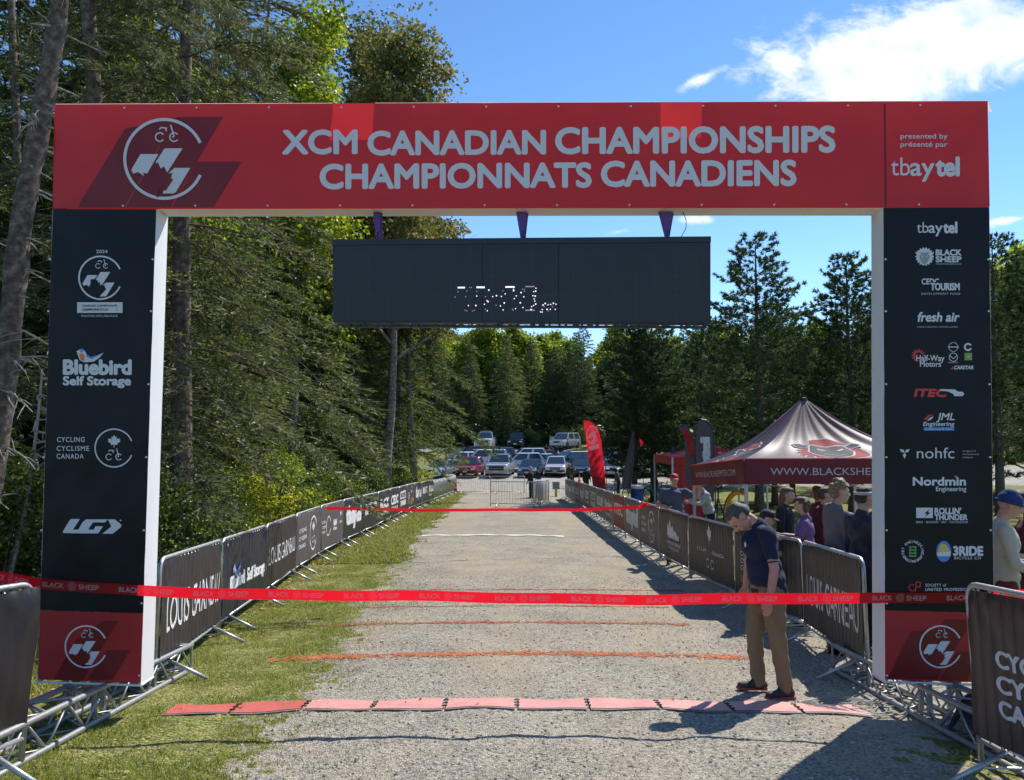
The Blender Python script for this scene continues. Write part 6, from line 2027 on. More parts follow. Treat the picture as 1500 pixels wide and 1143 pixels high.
    mb = MB(); mb.box((0, yf + .02, zb + .16), (W * .88, .10, .16)); mb.build('bumper', M_TRIM if kind in ('suv', 'jeep') else col, root)
    mb = MB(); mb.box((0, yf - .045, zb + .20), (.34, .012, .14)); mb.build('number_plate', M_PLATE, root)
    wr = .34 if kind in ('sedan', 'hatch') else .39
    mbw = MB(); Mx = Matrix.Rotation(math.pi / 2, 3, 'Y')
    mbw.lathe([(.6 * wr, -.10), (wr * .96, -.11), (wr, -.07), (wr, .07), (wr * .96, .11), (.6 * wr, .10)], 20, M=Mx)
    tm = mbw.mesh('tyre', True); tm.materials.append(M_TYRE)
    mbr = MB(); mbr.lathe([(.02, -.105), (.62 * wr, -.09), (.62 * wr, .09), (.02, .105)], 12, M=Mx); rm = mbr.mesh('rim'); rm.materials.append(M_RIM)
    for s in (-1, 1):
        for yy in (-.32, .31):
            o = bpy.data.objects.new('wheel', tm); COL.objects.link(o); o.parent = root; o.location = (s * (w - .10), yy * L, wr)
            q = bpy.data.objects.new('rim', rm); COL.objects.link(q); q.parent = o
    if bar:
        mb = MB(); mb.box((0, -.02 * L, Hh + .07), (1.2, .18, .10)); mb.build('light_bar', mat('lightbar', (.55, .6, .7), .3), root)
        mb = MB(); mb.box((0, -.035 * L, Hh + .01), (1.0, .1, .05)); mb.build('bar_mount', M_TRIM, root)
    if rack:
        for s in (-1, 1):
            mb = MB(); mb.tube([(s * tw * .85, -.02 * L, Hh + .05), (s * tw * .85, .38 * L, Hh + .05)], .02, 6); mb.build('roof_rail', M_TRIM, root)
    if open_door:
        mb = MB(); mb.box((0, 0, .0), (.9, .06, .8)); o = mb.build('open_door', mat('cream_panel', (.5, .47, .38), .5), root); o.location = (-w - .45, -.05 * L, .95)
    return root

WHITE = paint('white', (.72, .73, .74)); SILVER = paint('silver', (.42, .44, .46)); REDP = paint('red', (.30, .012, .018)); GREYP = paint('grey', (.12, .13, .14)); BLUEP = paint('blue', (.03, .07, .17)); DARKP = paint('black', (.015, .017, .02)); NAVYP = paint('navy', (.015, .025, .07)); ICE = paint('ice_blue', (.30, .38, .44))
def park(px, Y, rz, *a, **k):
    x = (px - 750) * Y / F
    return vehicle(a[0], a[1], a[2], gp(x, Y), R(rz), *a[3:], **k)
park(648, 64, -24, 'parked_car', 'pale blue grey hatchback nearest the forest at the left end of the lot', 'car', ICE, 'hatch')
park(671, 71, -60, 'parked_car', 'white estate seen from the side behind the red one', 'car', WHITE, 'suv')
park(689, 65, -8, 'parked_car', 'dark red crossover facing the course', 'car', REDP, 'suv')
park(706, 72, -70, 'parked_van', 'long white van parked behind the red crossover', 'van', WHITE, 'van')
park(733, 65.5, -6, 'parked_pickup', 'big grey pickup truck with a wide grille facing the course', 'truck', SILVER, 'pickup')
park(760, 70, -75, 'parked_car', 'white crossover seen from the side, right of the grey pickup', 'car', WHITE, 'suv')
park(777, 65, -10, 'parked_car', 'small blue hatchback behind the bunched barriers', 'car', BLUEP, 'hatch')
park(792, 71.5, -70, 'parked_car', 'silver saloon side on between the blue hatchback and the white crossover', 'car', SILVER, 'sedan')
park(815, 66, -7, 'parked_car', 'white crossover facing the course near the middle of the lot', 'car', WHITE, 'suv')
park(837, 70.5, -55, 'parked_car', 'large black estate behind the white crossover, its bonnet glinting', 'car', DARKP, 'van', rack=True)
park(851, 66, -5, 'parked_car', 'navy saloon just left of the red feather flag', 'car', NAVYP, 'sedan')
park(896, 66, -12, 'parked_car', 'silver saloon just right of the red feather flag', 'car', SILVER, 'sedan')
park(908, 71.5, -70, 'parked_car', 'navy estate behind the silver saloon right of the flag', 'car', NAVYP, 'suv')
park(934, 66, -6, 'parked_car', 'white crossover partly behind the dark pine trunks', 'car', WHITE, 'suv')
park(969, 66, -6, 'parked_car', 'silver grey estate right of the pine trunks', 'car', SILVER, 'suv')
park(949, 71.5, 20, 'parked_car', 'blue crossover between the pine trunks and the grey estate', 'car', paint('bright_blue', (.02, .10, .36)), 'suv')
park(697, 75, -85, 'parked_car', 'black saloon in the back row above the white van', 'car', DARKP, 'van', L=5.4)
park(722, 75.3, -88, 'parked_car', 'dark estate in the back row above the grey pickup', 'car', GREYP, 'suv', L=5.0)
park(768, 74.5, -80, 'parked_car', 'white estate in the back row behind the side on crossover', 'car', WHITE, 'suv')
park(796, 75.2, -84, 'parked_car', 'dark red saloon in the back row near the middle', 'car', REDP, 'sedan')
park(879, 74.5, -80, 'parked_car', 'dark grey estate in the back row behind the red flag', 'car', GREYP, 'suv')
park(1010, 67, -10, 'parked_car', 'red saloon parked behind the plain red canopy', 'car', REDP, 'sedan')
park(1100, 66, 15, 'parked_car', 'white crossover in the lot behind the maroon canopy', 'car', WHITE, 'suv')
park(1068, 68, -20, 'parked_car', 'dark saloon in the lot behind the maroon canopy', 'car', DARKP, 'sedan')
park(712, 87, -6, 'parked_pickup', 'white pickup with a light bar on the upper track under the trees', 'truck', WHITE, 'pickup', bar=True)
park(758, 88, -8, 'parked_car', 'black boxy off roader with pale roof on the upper track', 'car', DARKP, 'jeep')
park(828, 87.5, -28, 'parked_car', 'silver minivan with its door open on the grass below the trees', 'van', SILVER, 'van', open_door=True)
park(902, 92, -80, 'parked_car', 'pale car far back under the trees, right of the flag tip', 'car', SILVER, 'sedan')
# ================================================================ TREES
def leaf_mat(name, stops, transl, tcol, scale=1.2, rough=.6):
    """foliage whose colour drifts over the crown in clumps and from leaf to leaf"""
    m = bpy.data.materials.new(name); m.use_nodes = True
    nt = m.node_tree; n = nt.nodes; l = nt.links; n.clear()
    out = n.new('ShaderNodeOutputMaterial'); p = n.new('ShaderNodeBsdfPrincipled')
    p.inputs['Roughness'].default_value = rough; p.inputs['Specular IOR Level'].default_value = .4
    geo = n.new('ShaderNodeNewGeometry'); tc = n.new('ShaderNodeTexCoord'); oi = n.new('ShaderNodeObjectInfo')
    nz = N(n, 'ShaderNodeTexNoise', i_Scale=scale, i_Detail=3.); l.new(tc.outputs['Object'], nz.inputs['Vector'])
    f = math_node(n, l, 'ADD', math_node(n, l, 'MULTIPLY', geo.outputs['Random Per Island'], .55), math_node(n, l, 'ADD', math_node(n, l, 'MULTIPLY', nz.outputs[0], .75), math_node(n, l, 'MULTIPLY', math_node(n, l, 'SUBTRACT', oi.outputs['Random'], .75), .22)))
    cr = n.new('ShaderNodeValToRGB'); els = cr.color_ramp.elements
    while len(els) < len(stops): els.new(.5)
    for e, (pos, c) in zip(els, stops): e.position = pos; e.color = (*c, 1)
    l.new(f, cr.inputs[0]); l.new(cr.outputs[0], p.inputs['Base Color'])
    t = n.new('ShaderNodeBsdfTranslucent')
    mx0 = N(n, 'ShaderNodeMix', data_type='RGBA', blend_type='MULTIPLY'); mx0.inputs['Factor'].default_value = 1; mx0.inputs['B'].default_value = (*tcol, 1)
    l.new(cr.outputs[0], mx0.inputs['A']); l.new(mx0.outputs['Result'], t.inputs[0])
    mx = n.new('ShaderNodeMixShader'); mx.inputs[0].default_value = transl
    l.new(p.outputs[0], mx.inputs[1]); l.new(t.outputs[0], mx.inputs[2]); l.new(mx.outputs[0], out.inputs[0])
    return m
M_SPRUCE = leaf_mat('spruce_needles', [(.15, (.014, .030, .013)), (.42, (.050, .080, .028)), (.65, (.115, .150, .050)), (.9, (.23, .245, .09))], .30, (1.7, 1.8, .9), 1.0)
M_SPRUCEG = leaf_mat('grey_needles', [(.15, (.018, .030, .015)), (.42, (.058, .076, .032)), (.65, (.120, .140, .058)), (.9, (.24, .235, .105))], .28, (1.6, 1.6, 1.0), 1.4)
M_PINE = leaf_mat('pine_needles', [(.1, (.016, .032, .016)), (.45, (.040, .070, .030)), (.7, (.075, .115, .042)), (.95, (.14, .18, .06))], .25, (1.6, 1.8, .9), .8)
M_DECA = leaf_mat('yellow_green_leaves', [(.1, (.05, .085, .012)), (.45, (.12, .17, .020)), (.7, (.22, .26, .03)), (.95, (.40, .38, .05))], .50, (1.7, 1.8, .7), .9, .45)
M_DECB = leaf_mat('bronze_green_leaves', [(.1, (.035, .050, .018)), (.4, (.085, .110, .030)), (.65, (.16, .165, .055)), (.95, (.34, .25, .11))], .38, (1.6, 1.5, .8), .9, .6)
M_BUSH = leaf_mat('bush_leaves', [(.1, (.022, .042, .012)), (.45, (.055, .095, .022)), (.7, (.12, .17, .035)), (.95, (.28, .30, .08))], .40, (1.7, 1.8, .8), 1.6, .38)
M_BUSHY = leaf_mat('bright_bush_leaves', [(.1, (.08, .12, .015)), (.45, (.19, .24, .025)), (.7, (.34, .36, .04)), (.95, (.55, .48, .08))], .48, (1.6, 1.6, .7), 1.6, .45)
M_BARK = mat('bark', (.10, .075, .06), .95, ramp=[(.3, (.035, .028, .024)), (.5, (.11, .085, .068)), (.72, (.24, .20, .17))], vscale=14, bump=1.0, bscale=40)
M_BARKL = mat('pale_bark', (.20, .18, .16), .95, ramp=[(.3, (.07, .06, .05)), (.5, (.20, .17, .15)), (.72, (.38, .35, .32))], vscale=10, bump=1.0, bscale=30)
M_TWIG = mat('grey_twig', (.10, .085, .07), .95)
M_DEADW = mat('bleached_wood', (.36, .32, .27), .95, var=.3, vscale=20)

def np_tubes(P0, P1, r0, r1, seg=3):
    """many little prisms at once"""
    n = len(P0)
    d = P1 - P0; L = np.linalg.norm(d, axis=1, keepdims=True) + 1e-9; d = d / L
    ref = np.where(np.abs(d[:, 2:3]) > .9, np.array([[1., 0, 0]]), np.array([[0, 0, 1.]]))
    a = np.cross(d, ref); a /= np.linalg.norm(a, axis=1, keepdims=True) + 1e-9; b = np.cross(d, a)
    rings = []
    for P, r in ((P0, r0), (P1, r1)):
        for k in range(seg):
            an = 2 * math.pi * k / seg
            rings.append(P + (a * math.cos(an) + b * math.sin(an)) * np.asarray(r).reshape(-1, 1))
    V = np.stack(rings, 1).reshape(-1, 3)
    q = np.array([[k, (k + 1) % seg, seg + (k + 1) % seg, seg + k] for k in range(seg)])
    return V, (q[None] + (np.arange(n) * 2 * seg)[:, None, None]).reshape(-1, 4)

def nrm(a): return a / (np.linalg.norm(a, axis=-1, keepdims=True) + 1e-9)

def tri_leaves(P, D, ln, w, rng, droop=0.):
    """a thin triangle at every point P along D"""
    n = len(P)
    D = nrm(D)
    s = nrm(np.cross(D, nrm(rng.normal(size=(n, 3)))))
    a = P - s * w[:, None] * .5; b = P + s * w[:, None] * .5; t = P + D * ln[:, None]
    V = np.stack([a, b, t], 1).reshape(-1, 3)
    return V

def conifer_mesh(seed, H, Rr, base, nb, dens, leaf, lw, droop=.35, rise=.25, sparse=0., shape=.85, twig_len=.34, ragged=.35, upturn=0., mt=None, tuft=False, lean=0., trunk_r=None, dead=0):
    rng = np.random.default_rng(seed)
    tr = trunk_r or H * .011
    # ---- trunk
    mb = MB(); pts = []; rr = []
    for k in range(15):
        t = k / 14
        pts.append((lean * H * t * t + .05 * math.sin(t * 9 + seed) * t, .05 * math.cos(t * 7 + seed), H * t - .15)); rr.append(tr * (1 - t) ** .8 * (1 + .35 * max(0, .08 - t) / .08) + .008)
    mb.tube(pts, rr, 10)
    trunk = mb.mesh('trunk', True)
    pts = np.array(pts)
    # ---- branches
    i = np.arange(nb)
    t = base + (1 - base) * ((i + rng.random(nb)) / nb) ** .95
    t = np.minimum(t, .985)
    az = i * 2.399 + rng.normal(0, .35, nb)
    prof = np.clip((1 - t) / (1 - base), 0, 1) ** shape
    low = np.clip((t - base) / .16 + .42, 0, 1)
    L = Rr * prof * low * (1 - ragged * rng.random(nb)) + .18
    h = t * H - .15
    org = np.stack([np.interp(h, pts[:, 2], pts[:, 0]), np.interp(h, pts[:, 2], pts[:, 1]), h], 1)
    out = np.stack([np.cos(az), np.sin(az), np.zeros(nb)], 1)
    ri = rise * (t ** 1.2) * 1.3 - .05 + rng.normal(0, .06, nb)
    dr = droop * (1.15 - t) * (.7 + .6 * rng.random(nb))
    def bp(b, s):
        z = ri[b] * s - dr[b] * s ** 2 + upturn * np.clip(s - .6, 0, 1) ** 2 * 2
        return org[b] + out[b] * (L[b] * s)[:, None] + np.stack([np.zeros(len(b)), np.zeros(len(b)), z * L[b]], 1)
    woodV = []; woodF = []; off = 0
    ns = 6
    B = np.repeat(np.arange(nb), ns); s0 = np.tile(np.arange(ns) / ns, nb); s1 = s0 + 1 / ns
    r_b = .006 + .014 * L / max(Rr, 1)
    V, Fq = np_tubes(bp(B, s0), bp(B, s1), r_b[B] * (1 - s0 * .8), r_b[B] * (1 - s1 * .8))
    woodV.append(V); woodF.append(Fq); off += len(V)
    # ---- twigs
    K = np.maximum(4, (dens * L / Rr * 22)).astype(int)
    b = np.repeat(np.arange(nb), K)
    s = rng.random(len(b)) ** .75 * .88 + .12
    if sparse: s = np.clip(s + sparse * .35, .1, 1)
    side = np.where(rng.random(len(b)) < .5, -1., 1.)
    perp = np.stack([-out[b, 1], out[b, 0], np.zeros(len(b))], 1)
    td = nrm(out[b] * (.55 + .5 * rng.random(len(b)))[:, None] + perp * (side * (.35 + .6 * rng.random(len(b))))[:, None] + np.stack([np.zeros(len(b)), np.zeros(len(b)), rng.normal(-.12 if not upturn else .25, .11 if not upturn else .2, len(b))], 1))
    tl = twig_len * L[b] * (1.1 - .75 * s) * (.5 + .8 * rng.random(len(b))) + .10
    tl = np.minimum(tl, .95)
    T0 = bp(b, s); T1 = T0 + td * tl[:, None] - np.stack([np.zeros(len(b)), np.zeros(len(b)), (.18 * tl if not upturn else 0 * tl)], 1)
    V, Fq = np_tubes(T0, T1, np.full(len(b), .0035), np.full(len(b), .0015))
    woodV.append(V); woodF.append(Fq + off); off += len(V)
    # ---- needles sprayed along the twigs and the branch ends
    if tuft:
        m = 16
        bb = np.repeat(np.arange(len(b)), m)
        q = .55 + .45 * rng.random(len(bb)) ** .5
        P = T0[bb] + (T1 - T0)[bb] * q[:, None]
        D = nrm(td[bb] * .8 + rng.normal(0, .55, (len(bb), 3)) + np.array([0, 0, .25]))
    else:
        m = np.maximum(5, (tl / leaf * 3.4)).astype(int)
        bb = np.repeat(np.arange(len(b)), m)
        q = rng.random(len(bb)) * 1.0
        P = T0[bb] + (T1 - T0)[bb] * q[:, None]
        D = nrm(td[bb] * .9 + rng.normal(0, .62, (len(bb), 3)) * np.array([1, 1, .6]) + np.array([0, 0, -.12]))
    ln = leaf * (.6 + .7 * rng.random(len(P))); w = lw * (.7 + .6 * rng.random(len(P)))
    VL = tri_leaves(P, D, ln, w, rng)
    crown = tri_mesh('crown', VL, np.arange(len(VL)).reshape(-1, 3)); crown.materials.append(mt or M_SPRUCE)
    wood = tri_mesh('branches', np.concatenate(woodV), np.concatenate(woodF)); wood.materials.append(M_TWIG)
    trunk.materials.append(M_BARK)
    return trunk, wood, crown

def broadleaf_mesh(seed, H, Rr, base, nclump, per, leaf, mt, bark=None, spread=.9, cl_r=.45, trunk_r=None, multi=1, squash=1.0):
    """trunk, forking limbs and loose clumps of leaf-sized faces with gaps between them"""
    rng = np.random.default_rng(seed)
    mb = MB(); tips = []
    rnd = random.Random(seed)
    tr = trunk_r or H * .012
    def limb(p, d, L, r, depth):
        pts = [p]; rr = [r]; q = p.copy(); dd = d.copy()
        for k in range(4):
            dd = (dd + Vector((rnd.uniform(-.18, .18), rnd.uniform(-.18, .18), .06))).normalized()
            q = q + dd * (L / 4); pts.append(q.copy()); rr.append(r * (1 - .16 * (k + 1)))
        mb.tube(pts, rr, 6 if depth < 2 else 4)
        tips.append((pts[-1], r)); 
        if depth >= 1: tips.append((pts[2], r))
        if depth < 4 and r > .004:
            for k in range(3 if depth < 3 else 2):
                a = rnd.uniform(0, 6.28); s = rnd.uniform(.45, 1.0) * spread
                nd = (dd + Vector((math.cos(a) * s, math.sin(a) * s, rnd.uniform(-.1, .35)))).normalized()
                limb(pts[rnd.choice((2, 3, 4))], nd, L * rnd.uniform(.55, .80), r * .55, depth + 1)
    for m_ in range(multi):
        a = rnd.uniform(0, 6.28)
        st = Vector((math.cos(a) * .12 * (multi > 1), math.sin(a) * .12 * (multi > 1), -.1))
        d0 = Vector((math.cos(a) * (.25 if multi > 1 else .04), math.sin(a) * (.25 if multi > 1 else .04), 1)).normalized()
        # a main stem that carries limbs all the way up
        pts = [st]; rr = [tr]; q = st.copy()
        n = 8
        for k in range(n):
            d0 = (d0 + Vector((rnd.uniform(-.07, .07), rnd.uniform(-.07, .07), .05))).normalized(); q = q + d0 * (H * .92 / n); pts.append(q.copy()); rr.append(tr * (1 - .85 * (k + 1) / n))
        mb.tube(pts, rr, 9)
        nl = int(16 / multi) + 3
        for k in range(nl):
            t = base + (1 - base) * (k + .5) / nl
            f = t * n; i = min(n - 1, int(f)); p = pts[i].lerp(pts[i + 1], f - i)
            a = k * 2.4 + rnd.uniform(-.5, .5); up_ = .35 + .9 * t
            L = Rr * (1.05 - .65 * t) * rnd.uniform(.45, .75)
            limb(p, Vector((math.cos(a), math.sin(a), up_)).normalized(), L, tr * (.45 * (1 - t) + .10), 2)
        tips.append((pts[-1], .01))
    trunk = mb.mesh('trunk', True); trunk.materials.append(bark or M_BARKL)
    T = np.array([tuple(p) for p, r in tips])
    sel = rng.integers(0, len(T), nclump)
    C = T[sel] + rng.normal(0, .16 * Rr / 3, (nclump, 3))
    rad = cl_r * (.5 + rng.random(nclump))
    bb = np.repeat(np.arange(nclump), per)
    dirv = nrm(rng.normal(size=(len(bb), 3)))
    P = C[bb] + dirv * (rad[bb] * rng.random(len(bb)) ** .45)[:, None] * np.array([1, 1, .62 * squash])
    n = len(P)
    D = nrm(rng.normal(size=(n, 3)) * np.array([1, 1, .6]) + np.array([0, 0, -.55]) + dirv * .4)
    s = nrm(np.cross(D, nrm(rng.normal(size=(n, 3)))))
    up = np.cross(D, s)
    ln = leaf * (.6 + .8 * rng.random(n)); w = ln * (.32 + .14 * rng.random(n))
    fold = up * (ln * .10)[:, None]
    V = np.stack([P, P + D * (ln * .45)[:, None] + s * w[:, None] + fold, P + D * ln[:, None], P + D * (ln * .45)[:, None] - s * w[:, None] + fold], 1).reshape(-1, 3)
    q = np.arange(n) * 4
    Fa = np.stack([np.stack([q, q + 1, q + 2], 1), np.stack([q, q + 2, q + 3], 1)], 1).reshape(-1, 3)
    crown = tri_mesh('crown', V, Fa); crown.materials.append(mt)
    return trunk, None, crown

TREES = {}
def plant(kind, name, label, cat, x, y, s=1., rz=None, group=None, dz=0., sz=None, tilt=(0, 0), mt=None, prng=random.Random(11)):
    tr, wd, cr = TREES[kind]
    r = thing(name, label, cat, gp(x, y, dz), prng.uniform(0, 6.28) if rz is None else rz, group)
    r.rotation_euler = (tilt[0], tilt[1], r.rotation_euler.z)
    r.scale = (s, s, sz or s)
    for nm, me in (('trunk', tr), ('branches', wd), ('crown', cr)):
        if me is None: continue
        o = bpy.data.objects.new(nm, me); COL.objects.link(o); o.parent = r
        if nm != 'trunk': o['kind'] = 'stuff'
    return r

# near trees have fine needles, the far wood coarser ones
TREES['spruce'] = conifer_mesh(1, 14, 3.6, .08, 150, 3.5, .10, .030, droop=.42, rise=.30, twig_len=.34, ragged=.45)
TREES['spruce_b'] = conifer_mesh(2, 14, 3.2, .10, 140, 3.6, .10, .030, droop=.52, rise=.18, twig_len=.36, ragged=.55)
TREES['spruce_old'] = conifer_mesh(3, 13, 3.0, .12, 130, 2.8, .10, .026, droop=.60, rise=.10, sparse=.05, shape=.45, twig_len=.30, ragged=.5, mt=M_SPRUCEG, trunk_r=.15)
TREES['fir_far'] = conifer_mesh(4, 15, 4.0, .02, 230, 1.5, .26, .085, droop=.35, rise=.25, ragged=.5, shape=.70)
TREES['fir_far_b'] = conifer_mesh(5, 15, 3.5, .04, 220, 1.5, .26, .085, droop=.45, rise=.2, ragged=.55, shape=.80)
TREES['pine'] = conifer_mesh(6, 14, 4.3, .22, 150, 2.3, .20, .048, droop=.10, rise=.35, shape=.62, twig_len=.30, ragged=.42, upturn=.35, mt=M_PINE, tuft=True, trunk_r=.22)
TREES['pine_b'] = conifer_mesh(7, 14, 4.2, .12, 180, 2.5, .20, .050, droop=.06, rise=.45, shape=.66, twig_len=.30, ragged=.35, upturn=.4, mt=M_PINE, tuft=True, trunk_r=.20)
TREES['poplar'] = broadleaf_mesh(8, 13, 3.2, .25, 520, 46, .11, M_DECA)
TREES['bronze'] = broadleaf_mesh(9, 15, 4.8, .34, 700, 40, .125, M_DECB, cl_r=.5)
TREES['poplar_far'] = broadleaf_mesh(10, 14, 6.0, .05, 700, 34, .30, M_DECA, cl_r=1.0)
TREES['bush'] = broadleaf_mesh(12, 2.4, 1.5, .05, 260, 34, .06, M_BUSH, cl_r=.26, multi=4, trunk_r=.018)
TREES['bush_bright'] = broadleaf_mesh(13, 1.7, 1.1, .02, 220, 34, .050, M_BUSHY, cl_r=.20, multi=4, trunk_r=.012)
TREES['sapling'] = broadleaf_mesh(14, 3.6, 1.1, .15, 130, 26, .07, M_DECA, cl_r=.22, trunk_r=.02)

GL = 'conifers of the wood left of the course'
# ---- the wood on the left, trees named one by one where they stand out
plant('spruce_old', 'spruce_tree', 'old spruce with a thick dark trunk and sagging grey boughs behind the left pillar', 'tree', -4.95, 11.2, 1.12, rz=2.6)
plant('spruce', 'spruce_tree', 'tall bushy spruce standing over the grey banners of the left row', 'tree', -7.4, 14.8, 1.10, group=GL)
plant('spruce_b', 'spruce_tree', 'spruce with drooping boughs over the far half of the left row', 'tree', -8.3, 20.5, 1.15, group=GL)
plant('spruce', 'spruce_tree', 'broad spruce leaning towards the course where the far tape starts', 'tree', -7.9, 25.5, 1.12, group=GL)
plant('spruce_b', 'spruce_tree', 'spruce behind the last printed banners of the left row', 'tree', -8.1, 31.0, 1.2, group=GL)
plant('spruce', 'spruce_tree', 'wide dark spruce by the bare barriers of the left row', 'tree', -8.3, 37.5, 1.2, group=GL)
plant('spruce', 'spruce_tree', 'outermost spruce of the wood, its boughs nearly touching the pale blue hatchback', 'tree', -8.3, 46.0, 1.2, group=GL)
plant('bronze', 'broadleaf_tree', 'tall tree with bronze green leaves, its top against the sky above the header', 'tree', -5.3, 32.0, 1.30, rz=1.0)
plant('poplar', 'broadleaf_tree', 'tree with bright yellow green leaves rising between the spruces above the header', 'tree', -7.1, 24.0, 1.32, rz=2.0)
plant('bronze', 'broadleaf_tree', 'broad leafy tree filling the gap left of the bronze green one', 'tree', -7.2, 33.5, 1.42, rz=3.1)
plant('bronze', 'broadleaf_tree', 'leafy tree whose crown shows between the header and the left end of the screen', 'tree', -4.6, 35.5, 1.12, rz=4.4)
plant('spruce_b', 'spruce_tree', 'slim dark spruce whose tip shows between the yellow green and the bronze tree', 'tree', -5.7, 36.5, 1.74, rz=2.0)
for x, y, s_ in ((-9.6, 17.4, 1.45), (-9.3, 23.2, 1.5), (-9.5, 28.4, 1.55), (-9.4, 34.2, 1.6), (-10.2, 12.6, 1.35), (-8.9, 41.0, 1.55)):
    plant('spruce', 'spruce_tree', 'tall spruce of the second line of the wood left of the course', 'tree', x, y, s_ * .9, sz=s_, group='second line of tall spruces in the left wood')
rngT = random.Random(21)
k = 0
for y in np.arange(7.5, 60, 3.4):
    for x0 in (-10.8, -13.4, -16.0, -20.5, -26.0):
        x = x0 - y * .05 + rngT.uniform(-1.2, 1.2); yy = y + rngT.uniform(-1.2, 1.2)
        if x0 < -17 and (yy < 14 or rngT.random() < .35): continue
        kd = rngT.choice(('spruce', 'spruce_b', 'spruce', 'spruce_b', 'spruce_old')) if yy < 34 else rngT.choice(('fir_far', 'fir_far_b'))
        plant(kd, 'spruce_tree', 'dense dark spruce inside the wood left of the course', 'tree', x, yy, rngT.uniform(.85, 1.3), group='spruces inside the wood left of the course')
for x, y, s in ((-9.5, 17.5, 1.2), (-13, 14, 1.2)):
    plant('poplar', 'broadleaf_tree', 'yellow green broadleaf tree scattered among the spruces of the left wood', 'tree', x, y, s, group='broadleaf trees inside the left wood')
# near trunk with dead stubs at the left edge
def stub_trunk(name, label, pts, r0, r1, nst, seed, Ls=(.10, .38), bark=None, long=0):
    rng = random.Random(seed)
    base = gp(pts[0].x, pts[0].y)
    root = thing(name, label, 'tree', base)
    mb = MB(); n = 26; P = []; rr = []
    for k in range(n + 1):
        f = k / n * (len(pts) - 1); i = min(len(pts) - 2, int(f)); p = pts[i].lerp(pts[i + 1], f - i) - base
        P.append(p); rr.append((r0 + (r1 - r0) * k / n) * (1 + .10 * math.sin(k * 2.3) + .05 * math.sin(k * 5.1)))
    mb.tube(P, rr, 14); mb.build('trunk', bark or M_BARK, root, smooth=True)
    for k in range(nst):
        i = rng.randint(3, n - 1); a = rng.uniform(-1.6, 1.4); d = Vector((math.cos(a), math.sin(a), rng.uniform(-.35, .25)))
        L = rng.uniform(*Ls) * (3.0 if k < long else 1); q = P[i].copy(); pp = [q]; r = .011 + .008 * rng.random()
        for j in range(5): d = (d + Vector((rng.uniform(-.2, .2), rng.uniform(-.2, .2), rng.uniform(-.25, .1)))).normalized(); q = q + d * L / 5; pp.append(q.copy())
        mb = MB(); mb.tube(pp, [r * (1 - .14 * j) for j in range(6)], 5)
        if L > .35:
            for j in range(5):
                e = pp[rng.randint(1, 4)]; dd = Vector((rng.uniform(-1, 1), rng.uniform(-1, 1), rng.uniform(-.8, .6))).normalized() * L * rng.uniform(.2, .5)
                mb.tube([e, e + dd * .5, e + dd + Vector((0, 0, -.03))], [r * .4, r * .3, r * .15], 4)
        mb.build('branch', M_DEADW, root)
    return root
stub_trunk('dead_spruce', 'leaning bare trunk with broken branch stubs at the left edge of the photo', [gp(-5.75, 8.0, -.1), at(8, 560, 8.0), at(30, 330, 8.0), at(62, 165, 8.0), at(86, 20, 8.0), at(100, -120, 8.0)], .125, .085, 42, 5, long=9)
stub_trunk('dead_sapling', 'thin grey dead stem with twigs left of the black pillar', [gp(-6.2, 9.2, -.05), at(28, 790, 9.2), at(45, 700, 9.2), at(58, 590, 9.2), at(62, 540, 9.2)], .03, .012, 26, 8, Ls=(.15, .5), bark=M_DEADW)
stub_trunk('thin_spruce', 'thin bare trunk at the top left corner', [gp(-8.2, 12.0, -.05), at(24, 420, 12), at(25, 200, 12), at(16, 0, 12), at(14, -100, 12)], .07, .05, 24, 12, Ls=(.2, .7), long=6)
# long bare boughs sweeping over the left end of the header
def boughs():
    rng = random.Random(9)
    root = thing('spruce_tree', 'bare grey spruce boughs sweeping down to the right above the left end of the header', 'tree', gp(-5.2, 9.6))
    base = Vector(root.location)
    mb = MB(); mb.tube([Vector((0, 0, -.1)), at(150, 300, 9.8) - base, at(128, 0, 9.7) - base, at(120, -160, 9.7) - base], [.13, .11, .09, .07], 10); mb.build('trunk', M_BARK, root, smooth=True)
    VL = []
    nr = np.random.default_rng(4)
    for k in range(30):
        px0 = 125 + rng.uniform(-5, 10); py0 = rng.uniform(-230, 90)
        p = at(px0, py0, 9.7) - base
        a = rng.uniform(-.75, .45); L = rng.uniform(1.5, 3.1); d = Vector((math.cos(a), math.sin(a), rng.uniform(.05, .3)))
        pp = [p.copy()]; q = p.copy()
        for j in range(10): d = (d + Vector((rng.uniform(-.05, .05), rng.uniform(-.05, .05), -.105))).normalized(); q = q + d * L / 10; pp.append(q.copy())
        mb = MB(); mb.tube(pp, [.014 * (1 - .085 * j) for j in range(11)], 5)
        for j in range(34):
            i = rng.randint(2, 9); e = pp[i].lerp(pp[i + 1], rng.random()); dd = (pp[i + 1] - pp[i]).normalized()
            sd = Vector((-dd.y, dd.x, 0)).normalized() * rng.choice((-1, 1))
            tw = (dd * .9 + sd * rng.uniform(.3, .9) + Vector((0, 0, rng.uniform(-.5, .05)))).normalized() * rng.uniform(.15, .55)
            mb.tube([e, e + tw * .5, e + tw + Vector((0, 0, -.05))], [.004, .003, .0015], 3)
            m = int(26 * tw.length / .35)
            P = np.array(e)[None] + np.array(tw)[None] * nr.random((m, 1)) + nr.normal(0, .012, (m, 3))
            VL.append(tri_leaves(P, np.array(tw)[None] / tw.length + nr.normal(0, .6, (m, 3)), .05 + .04 * nr.random(m), np.full(m, .010), nr))
        mb.build('bough', M_TWIG, root)
    V = np.concatenate(VL); me = tri_mesh('crown', V, np.arange(len(V)).reshape(-1, 3)); me.materials.append(M_SPRUCEG)
    o = link_mesh('crown', me, root); o['kind'] = 'stuff'
boughs()

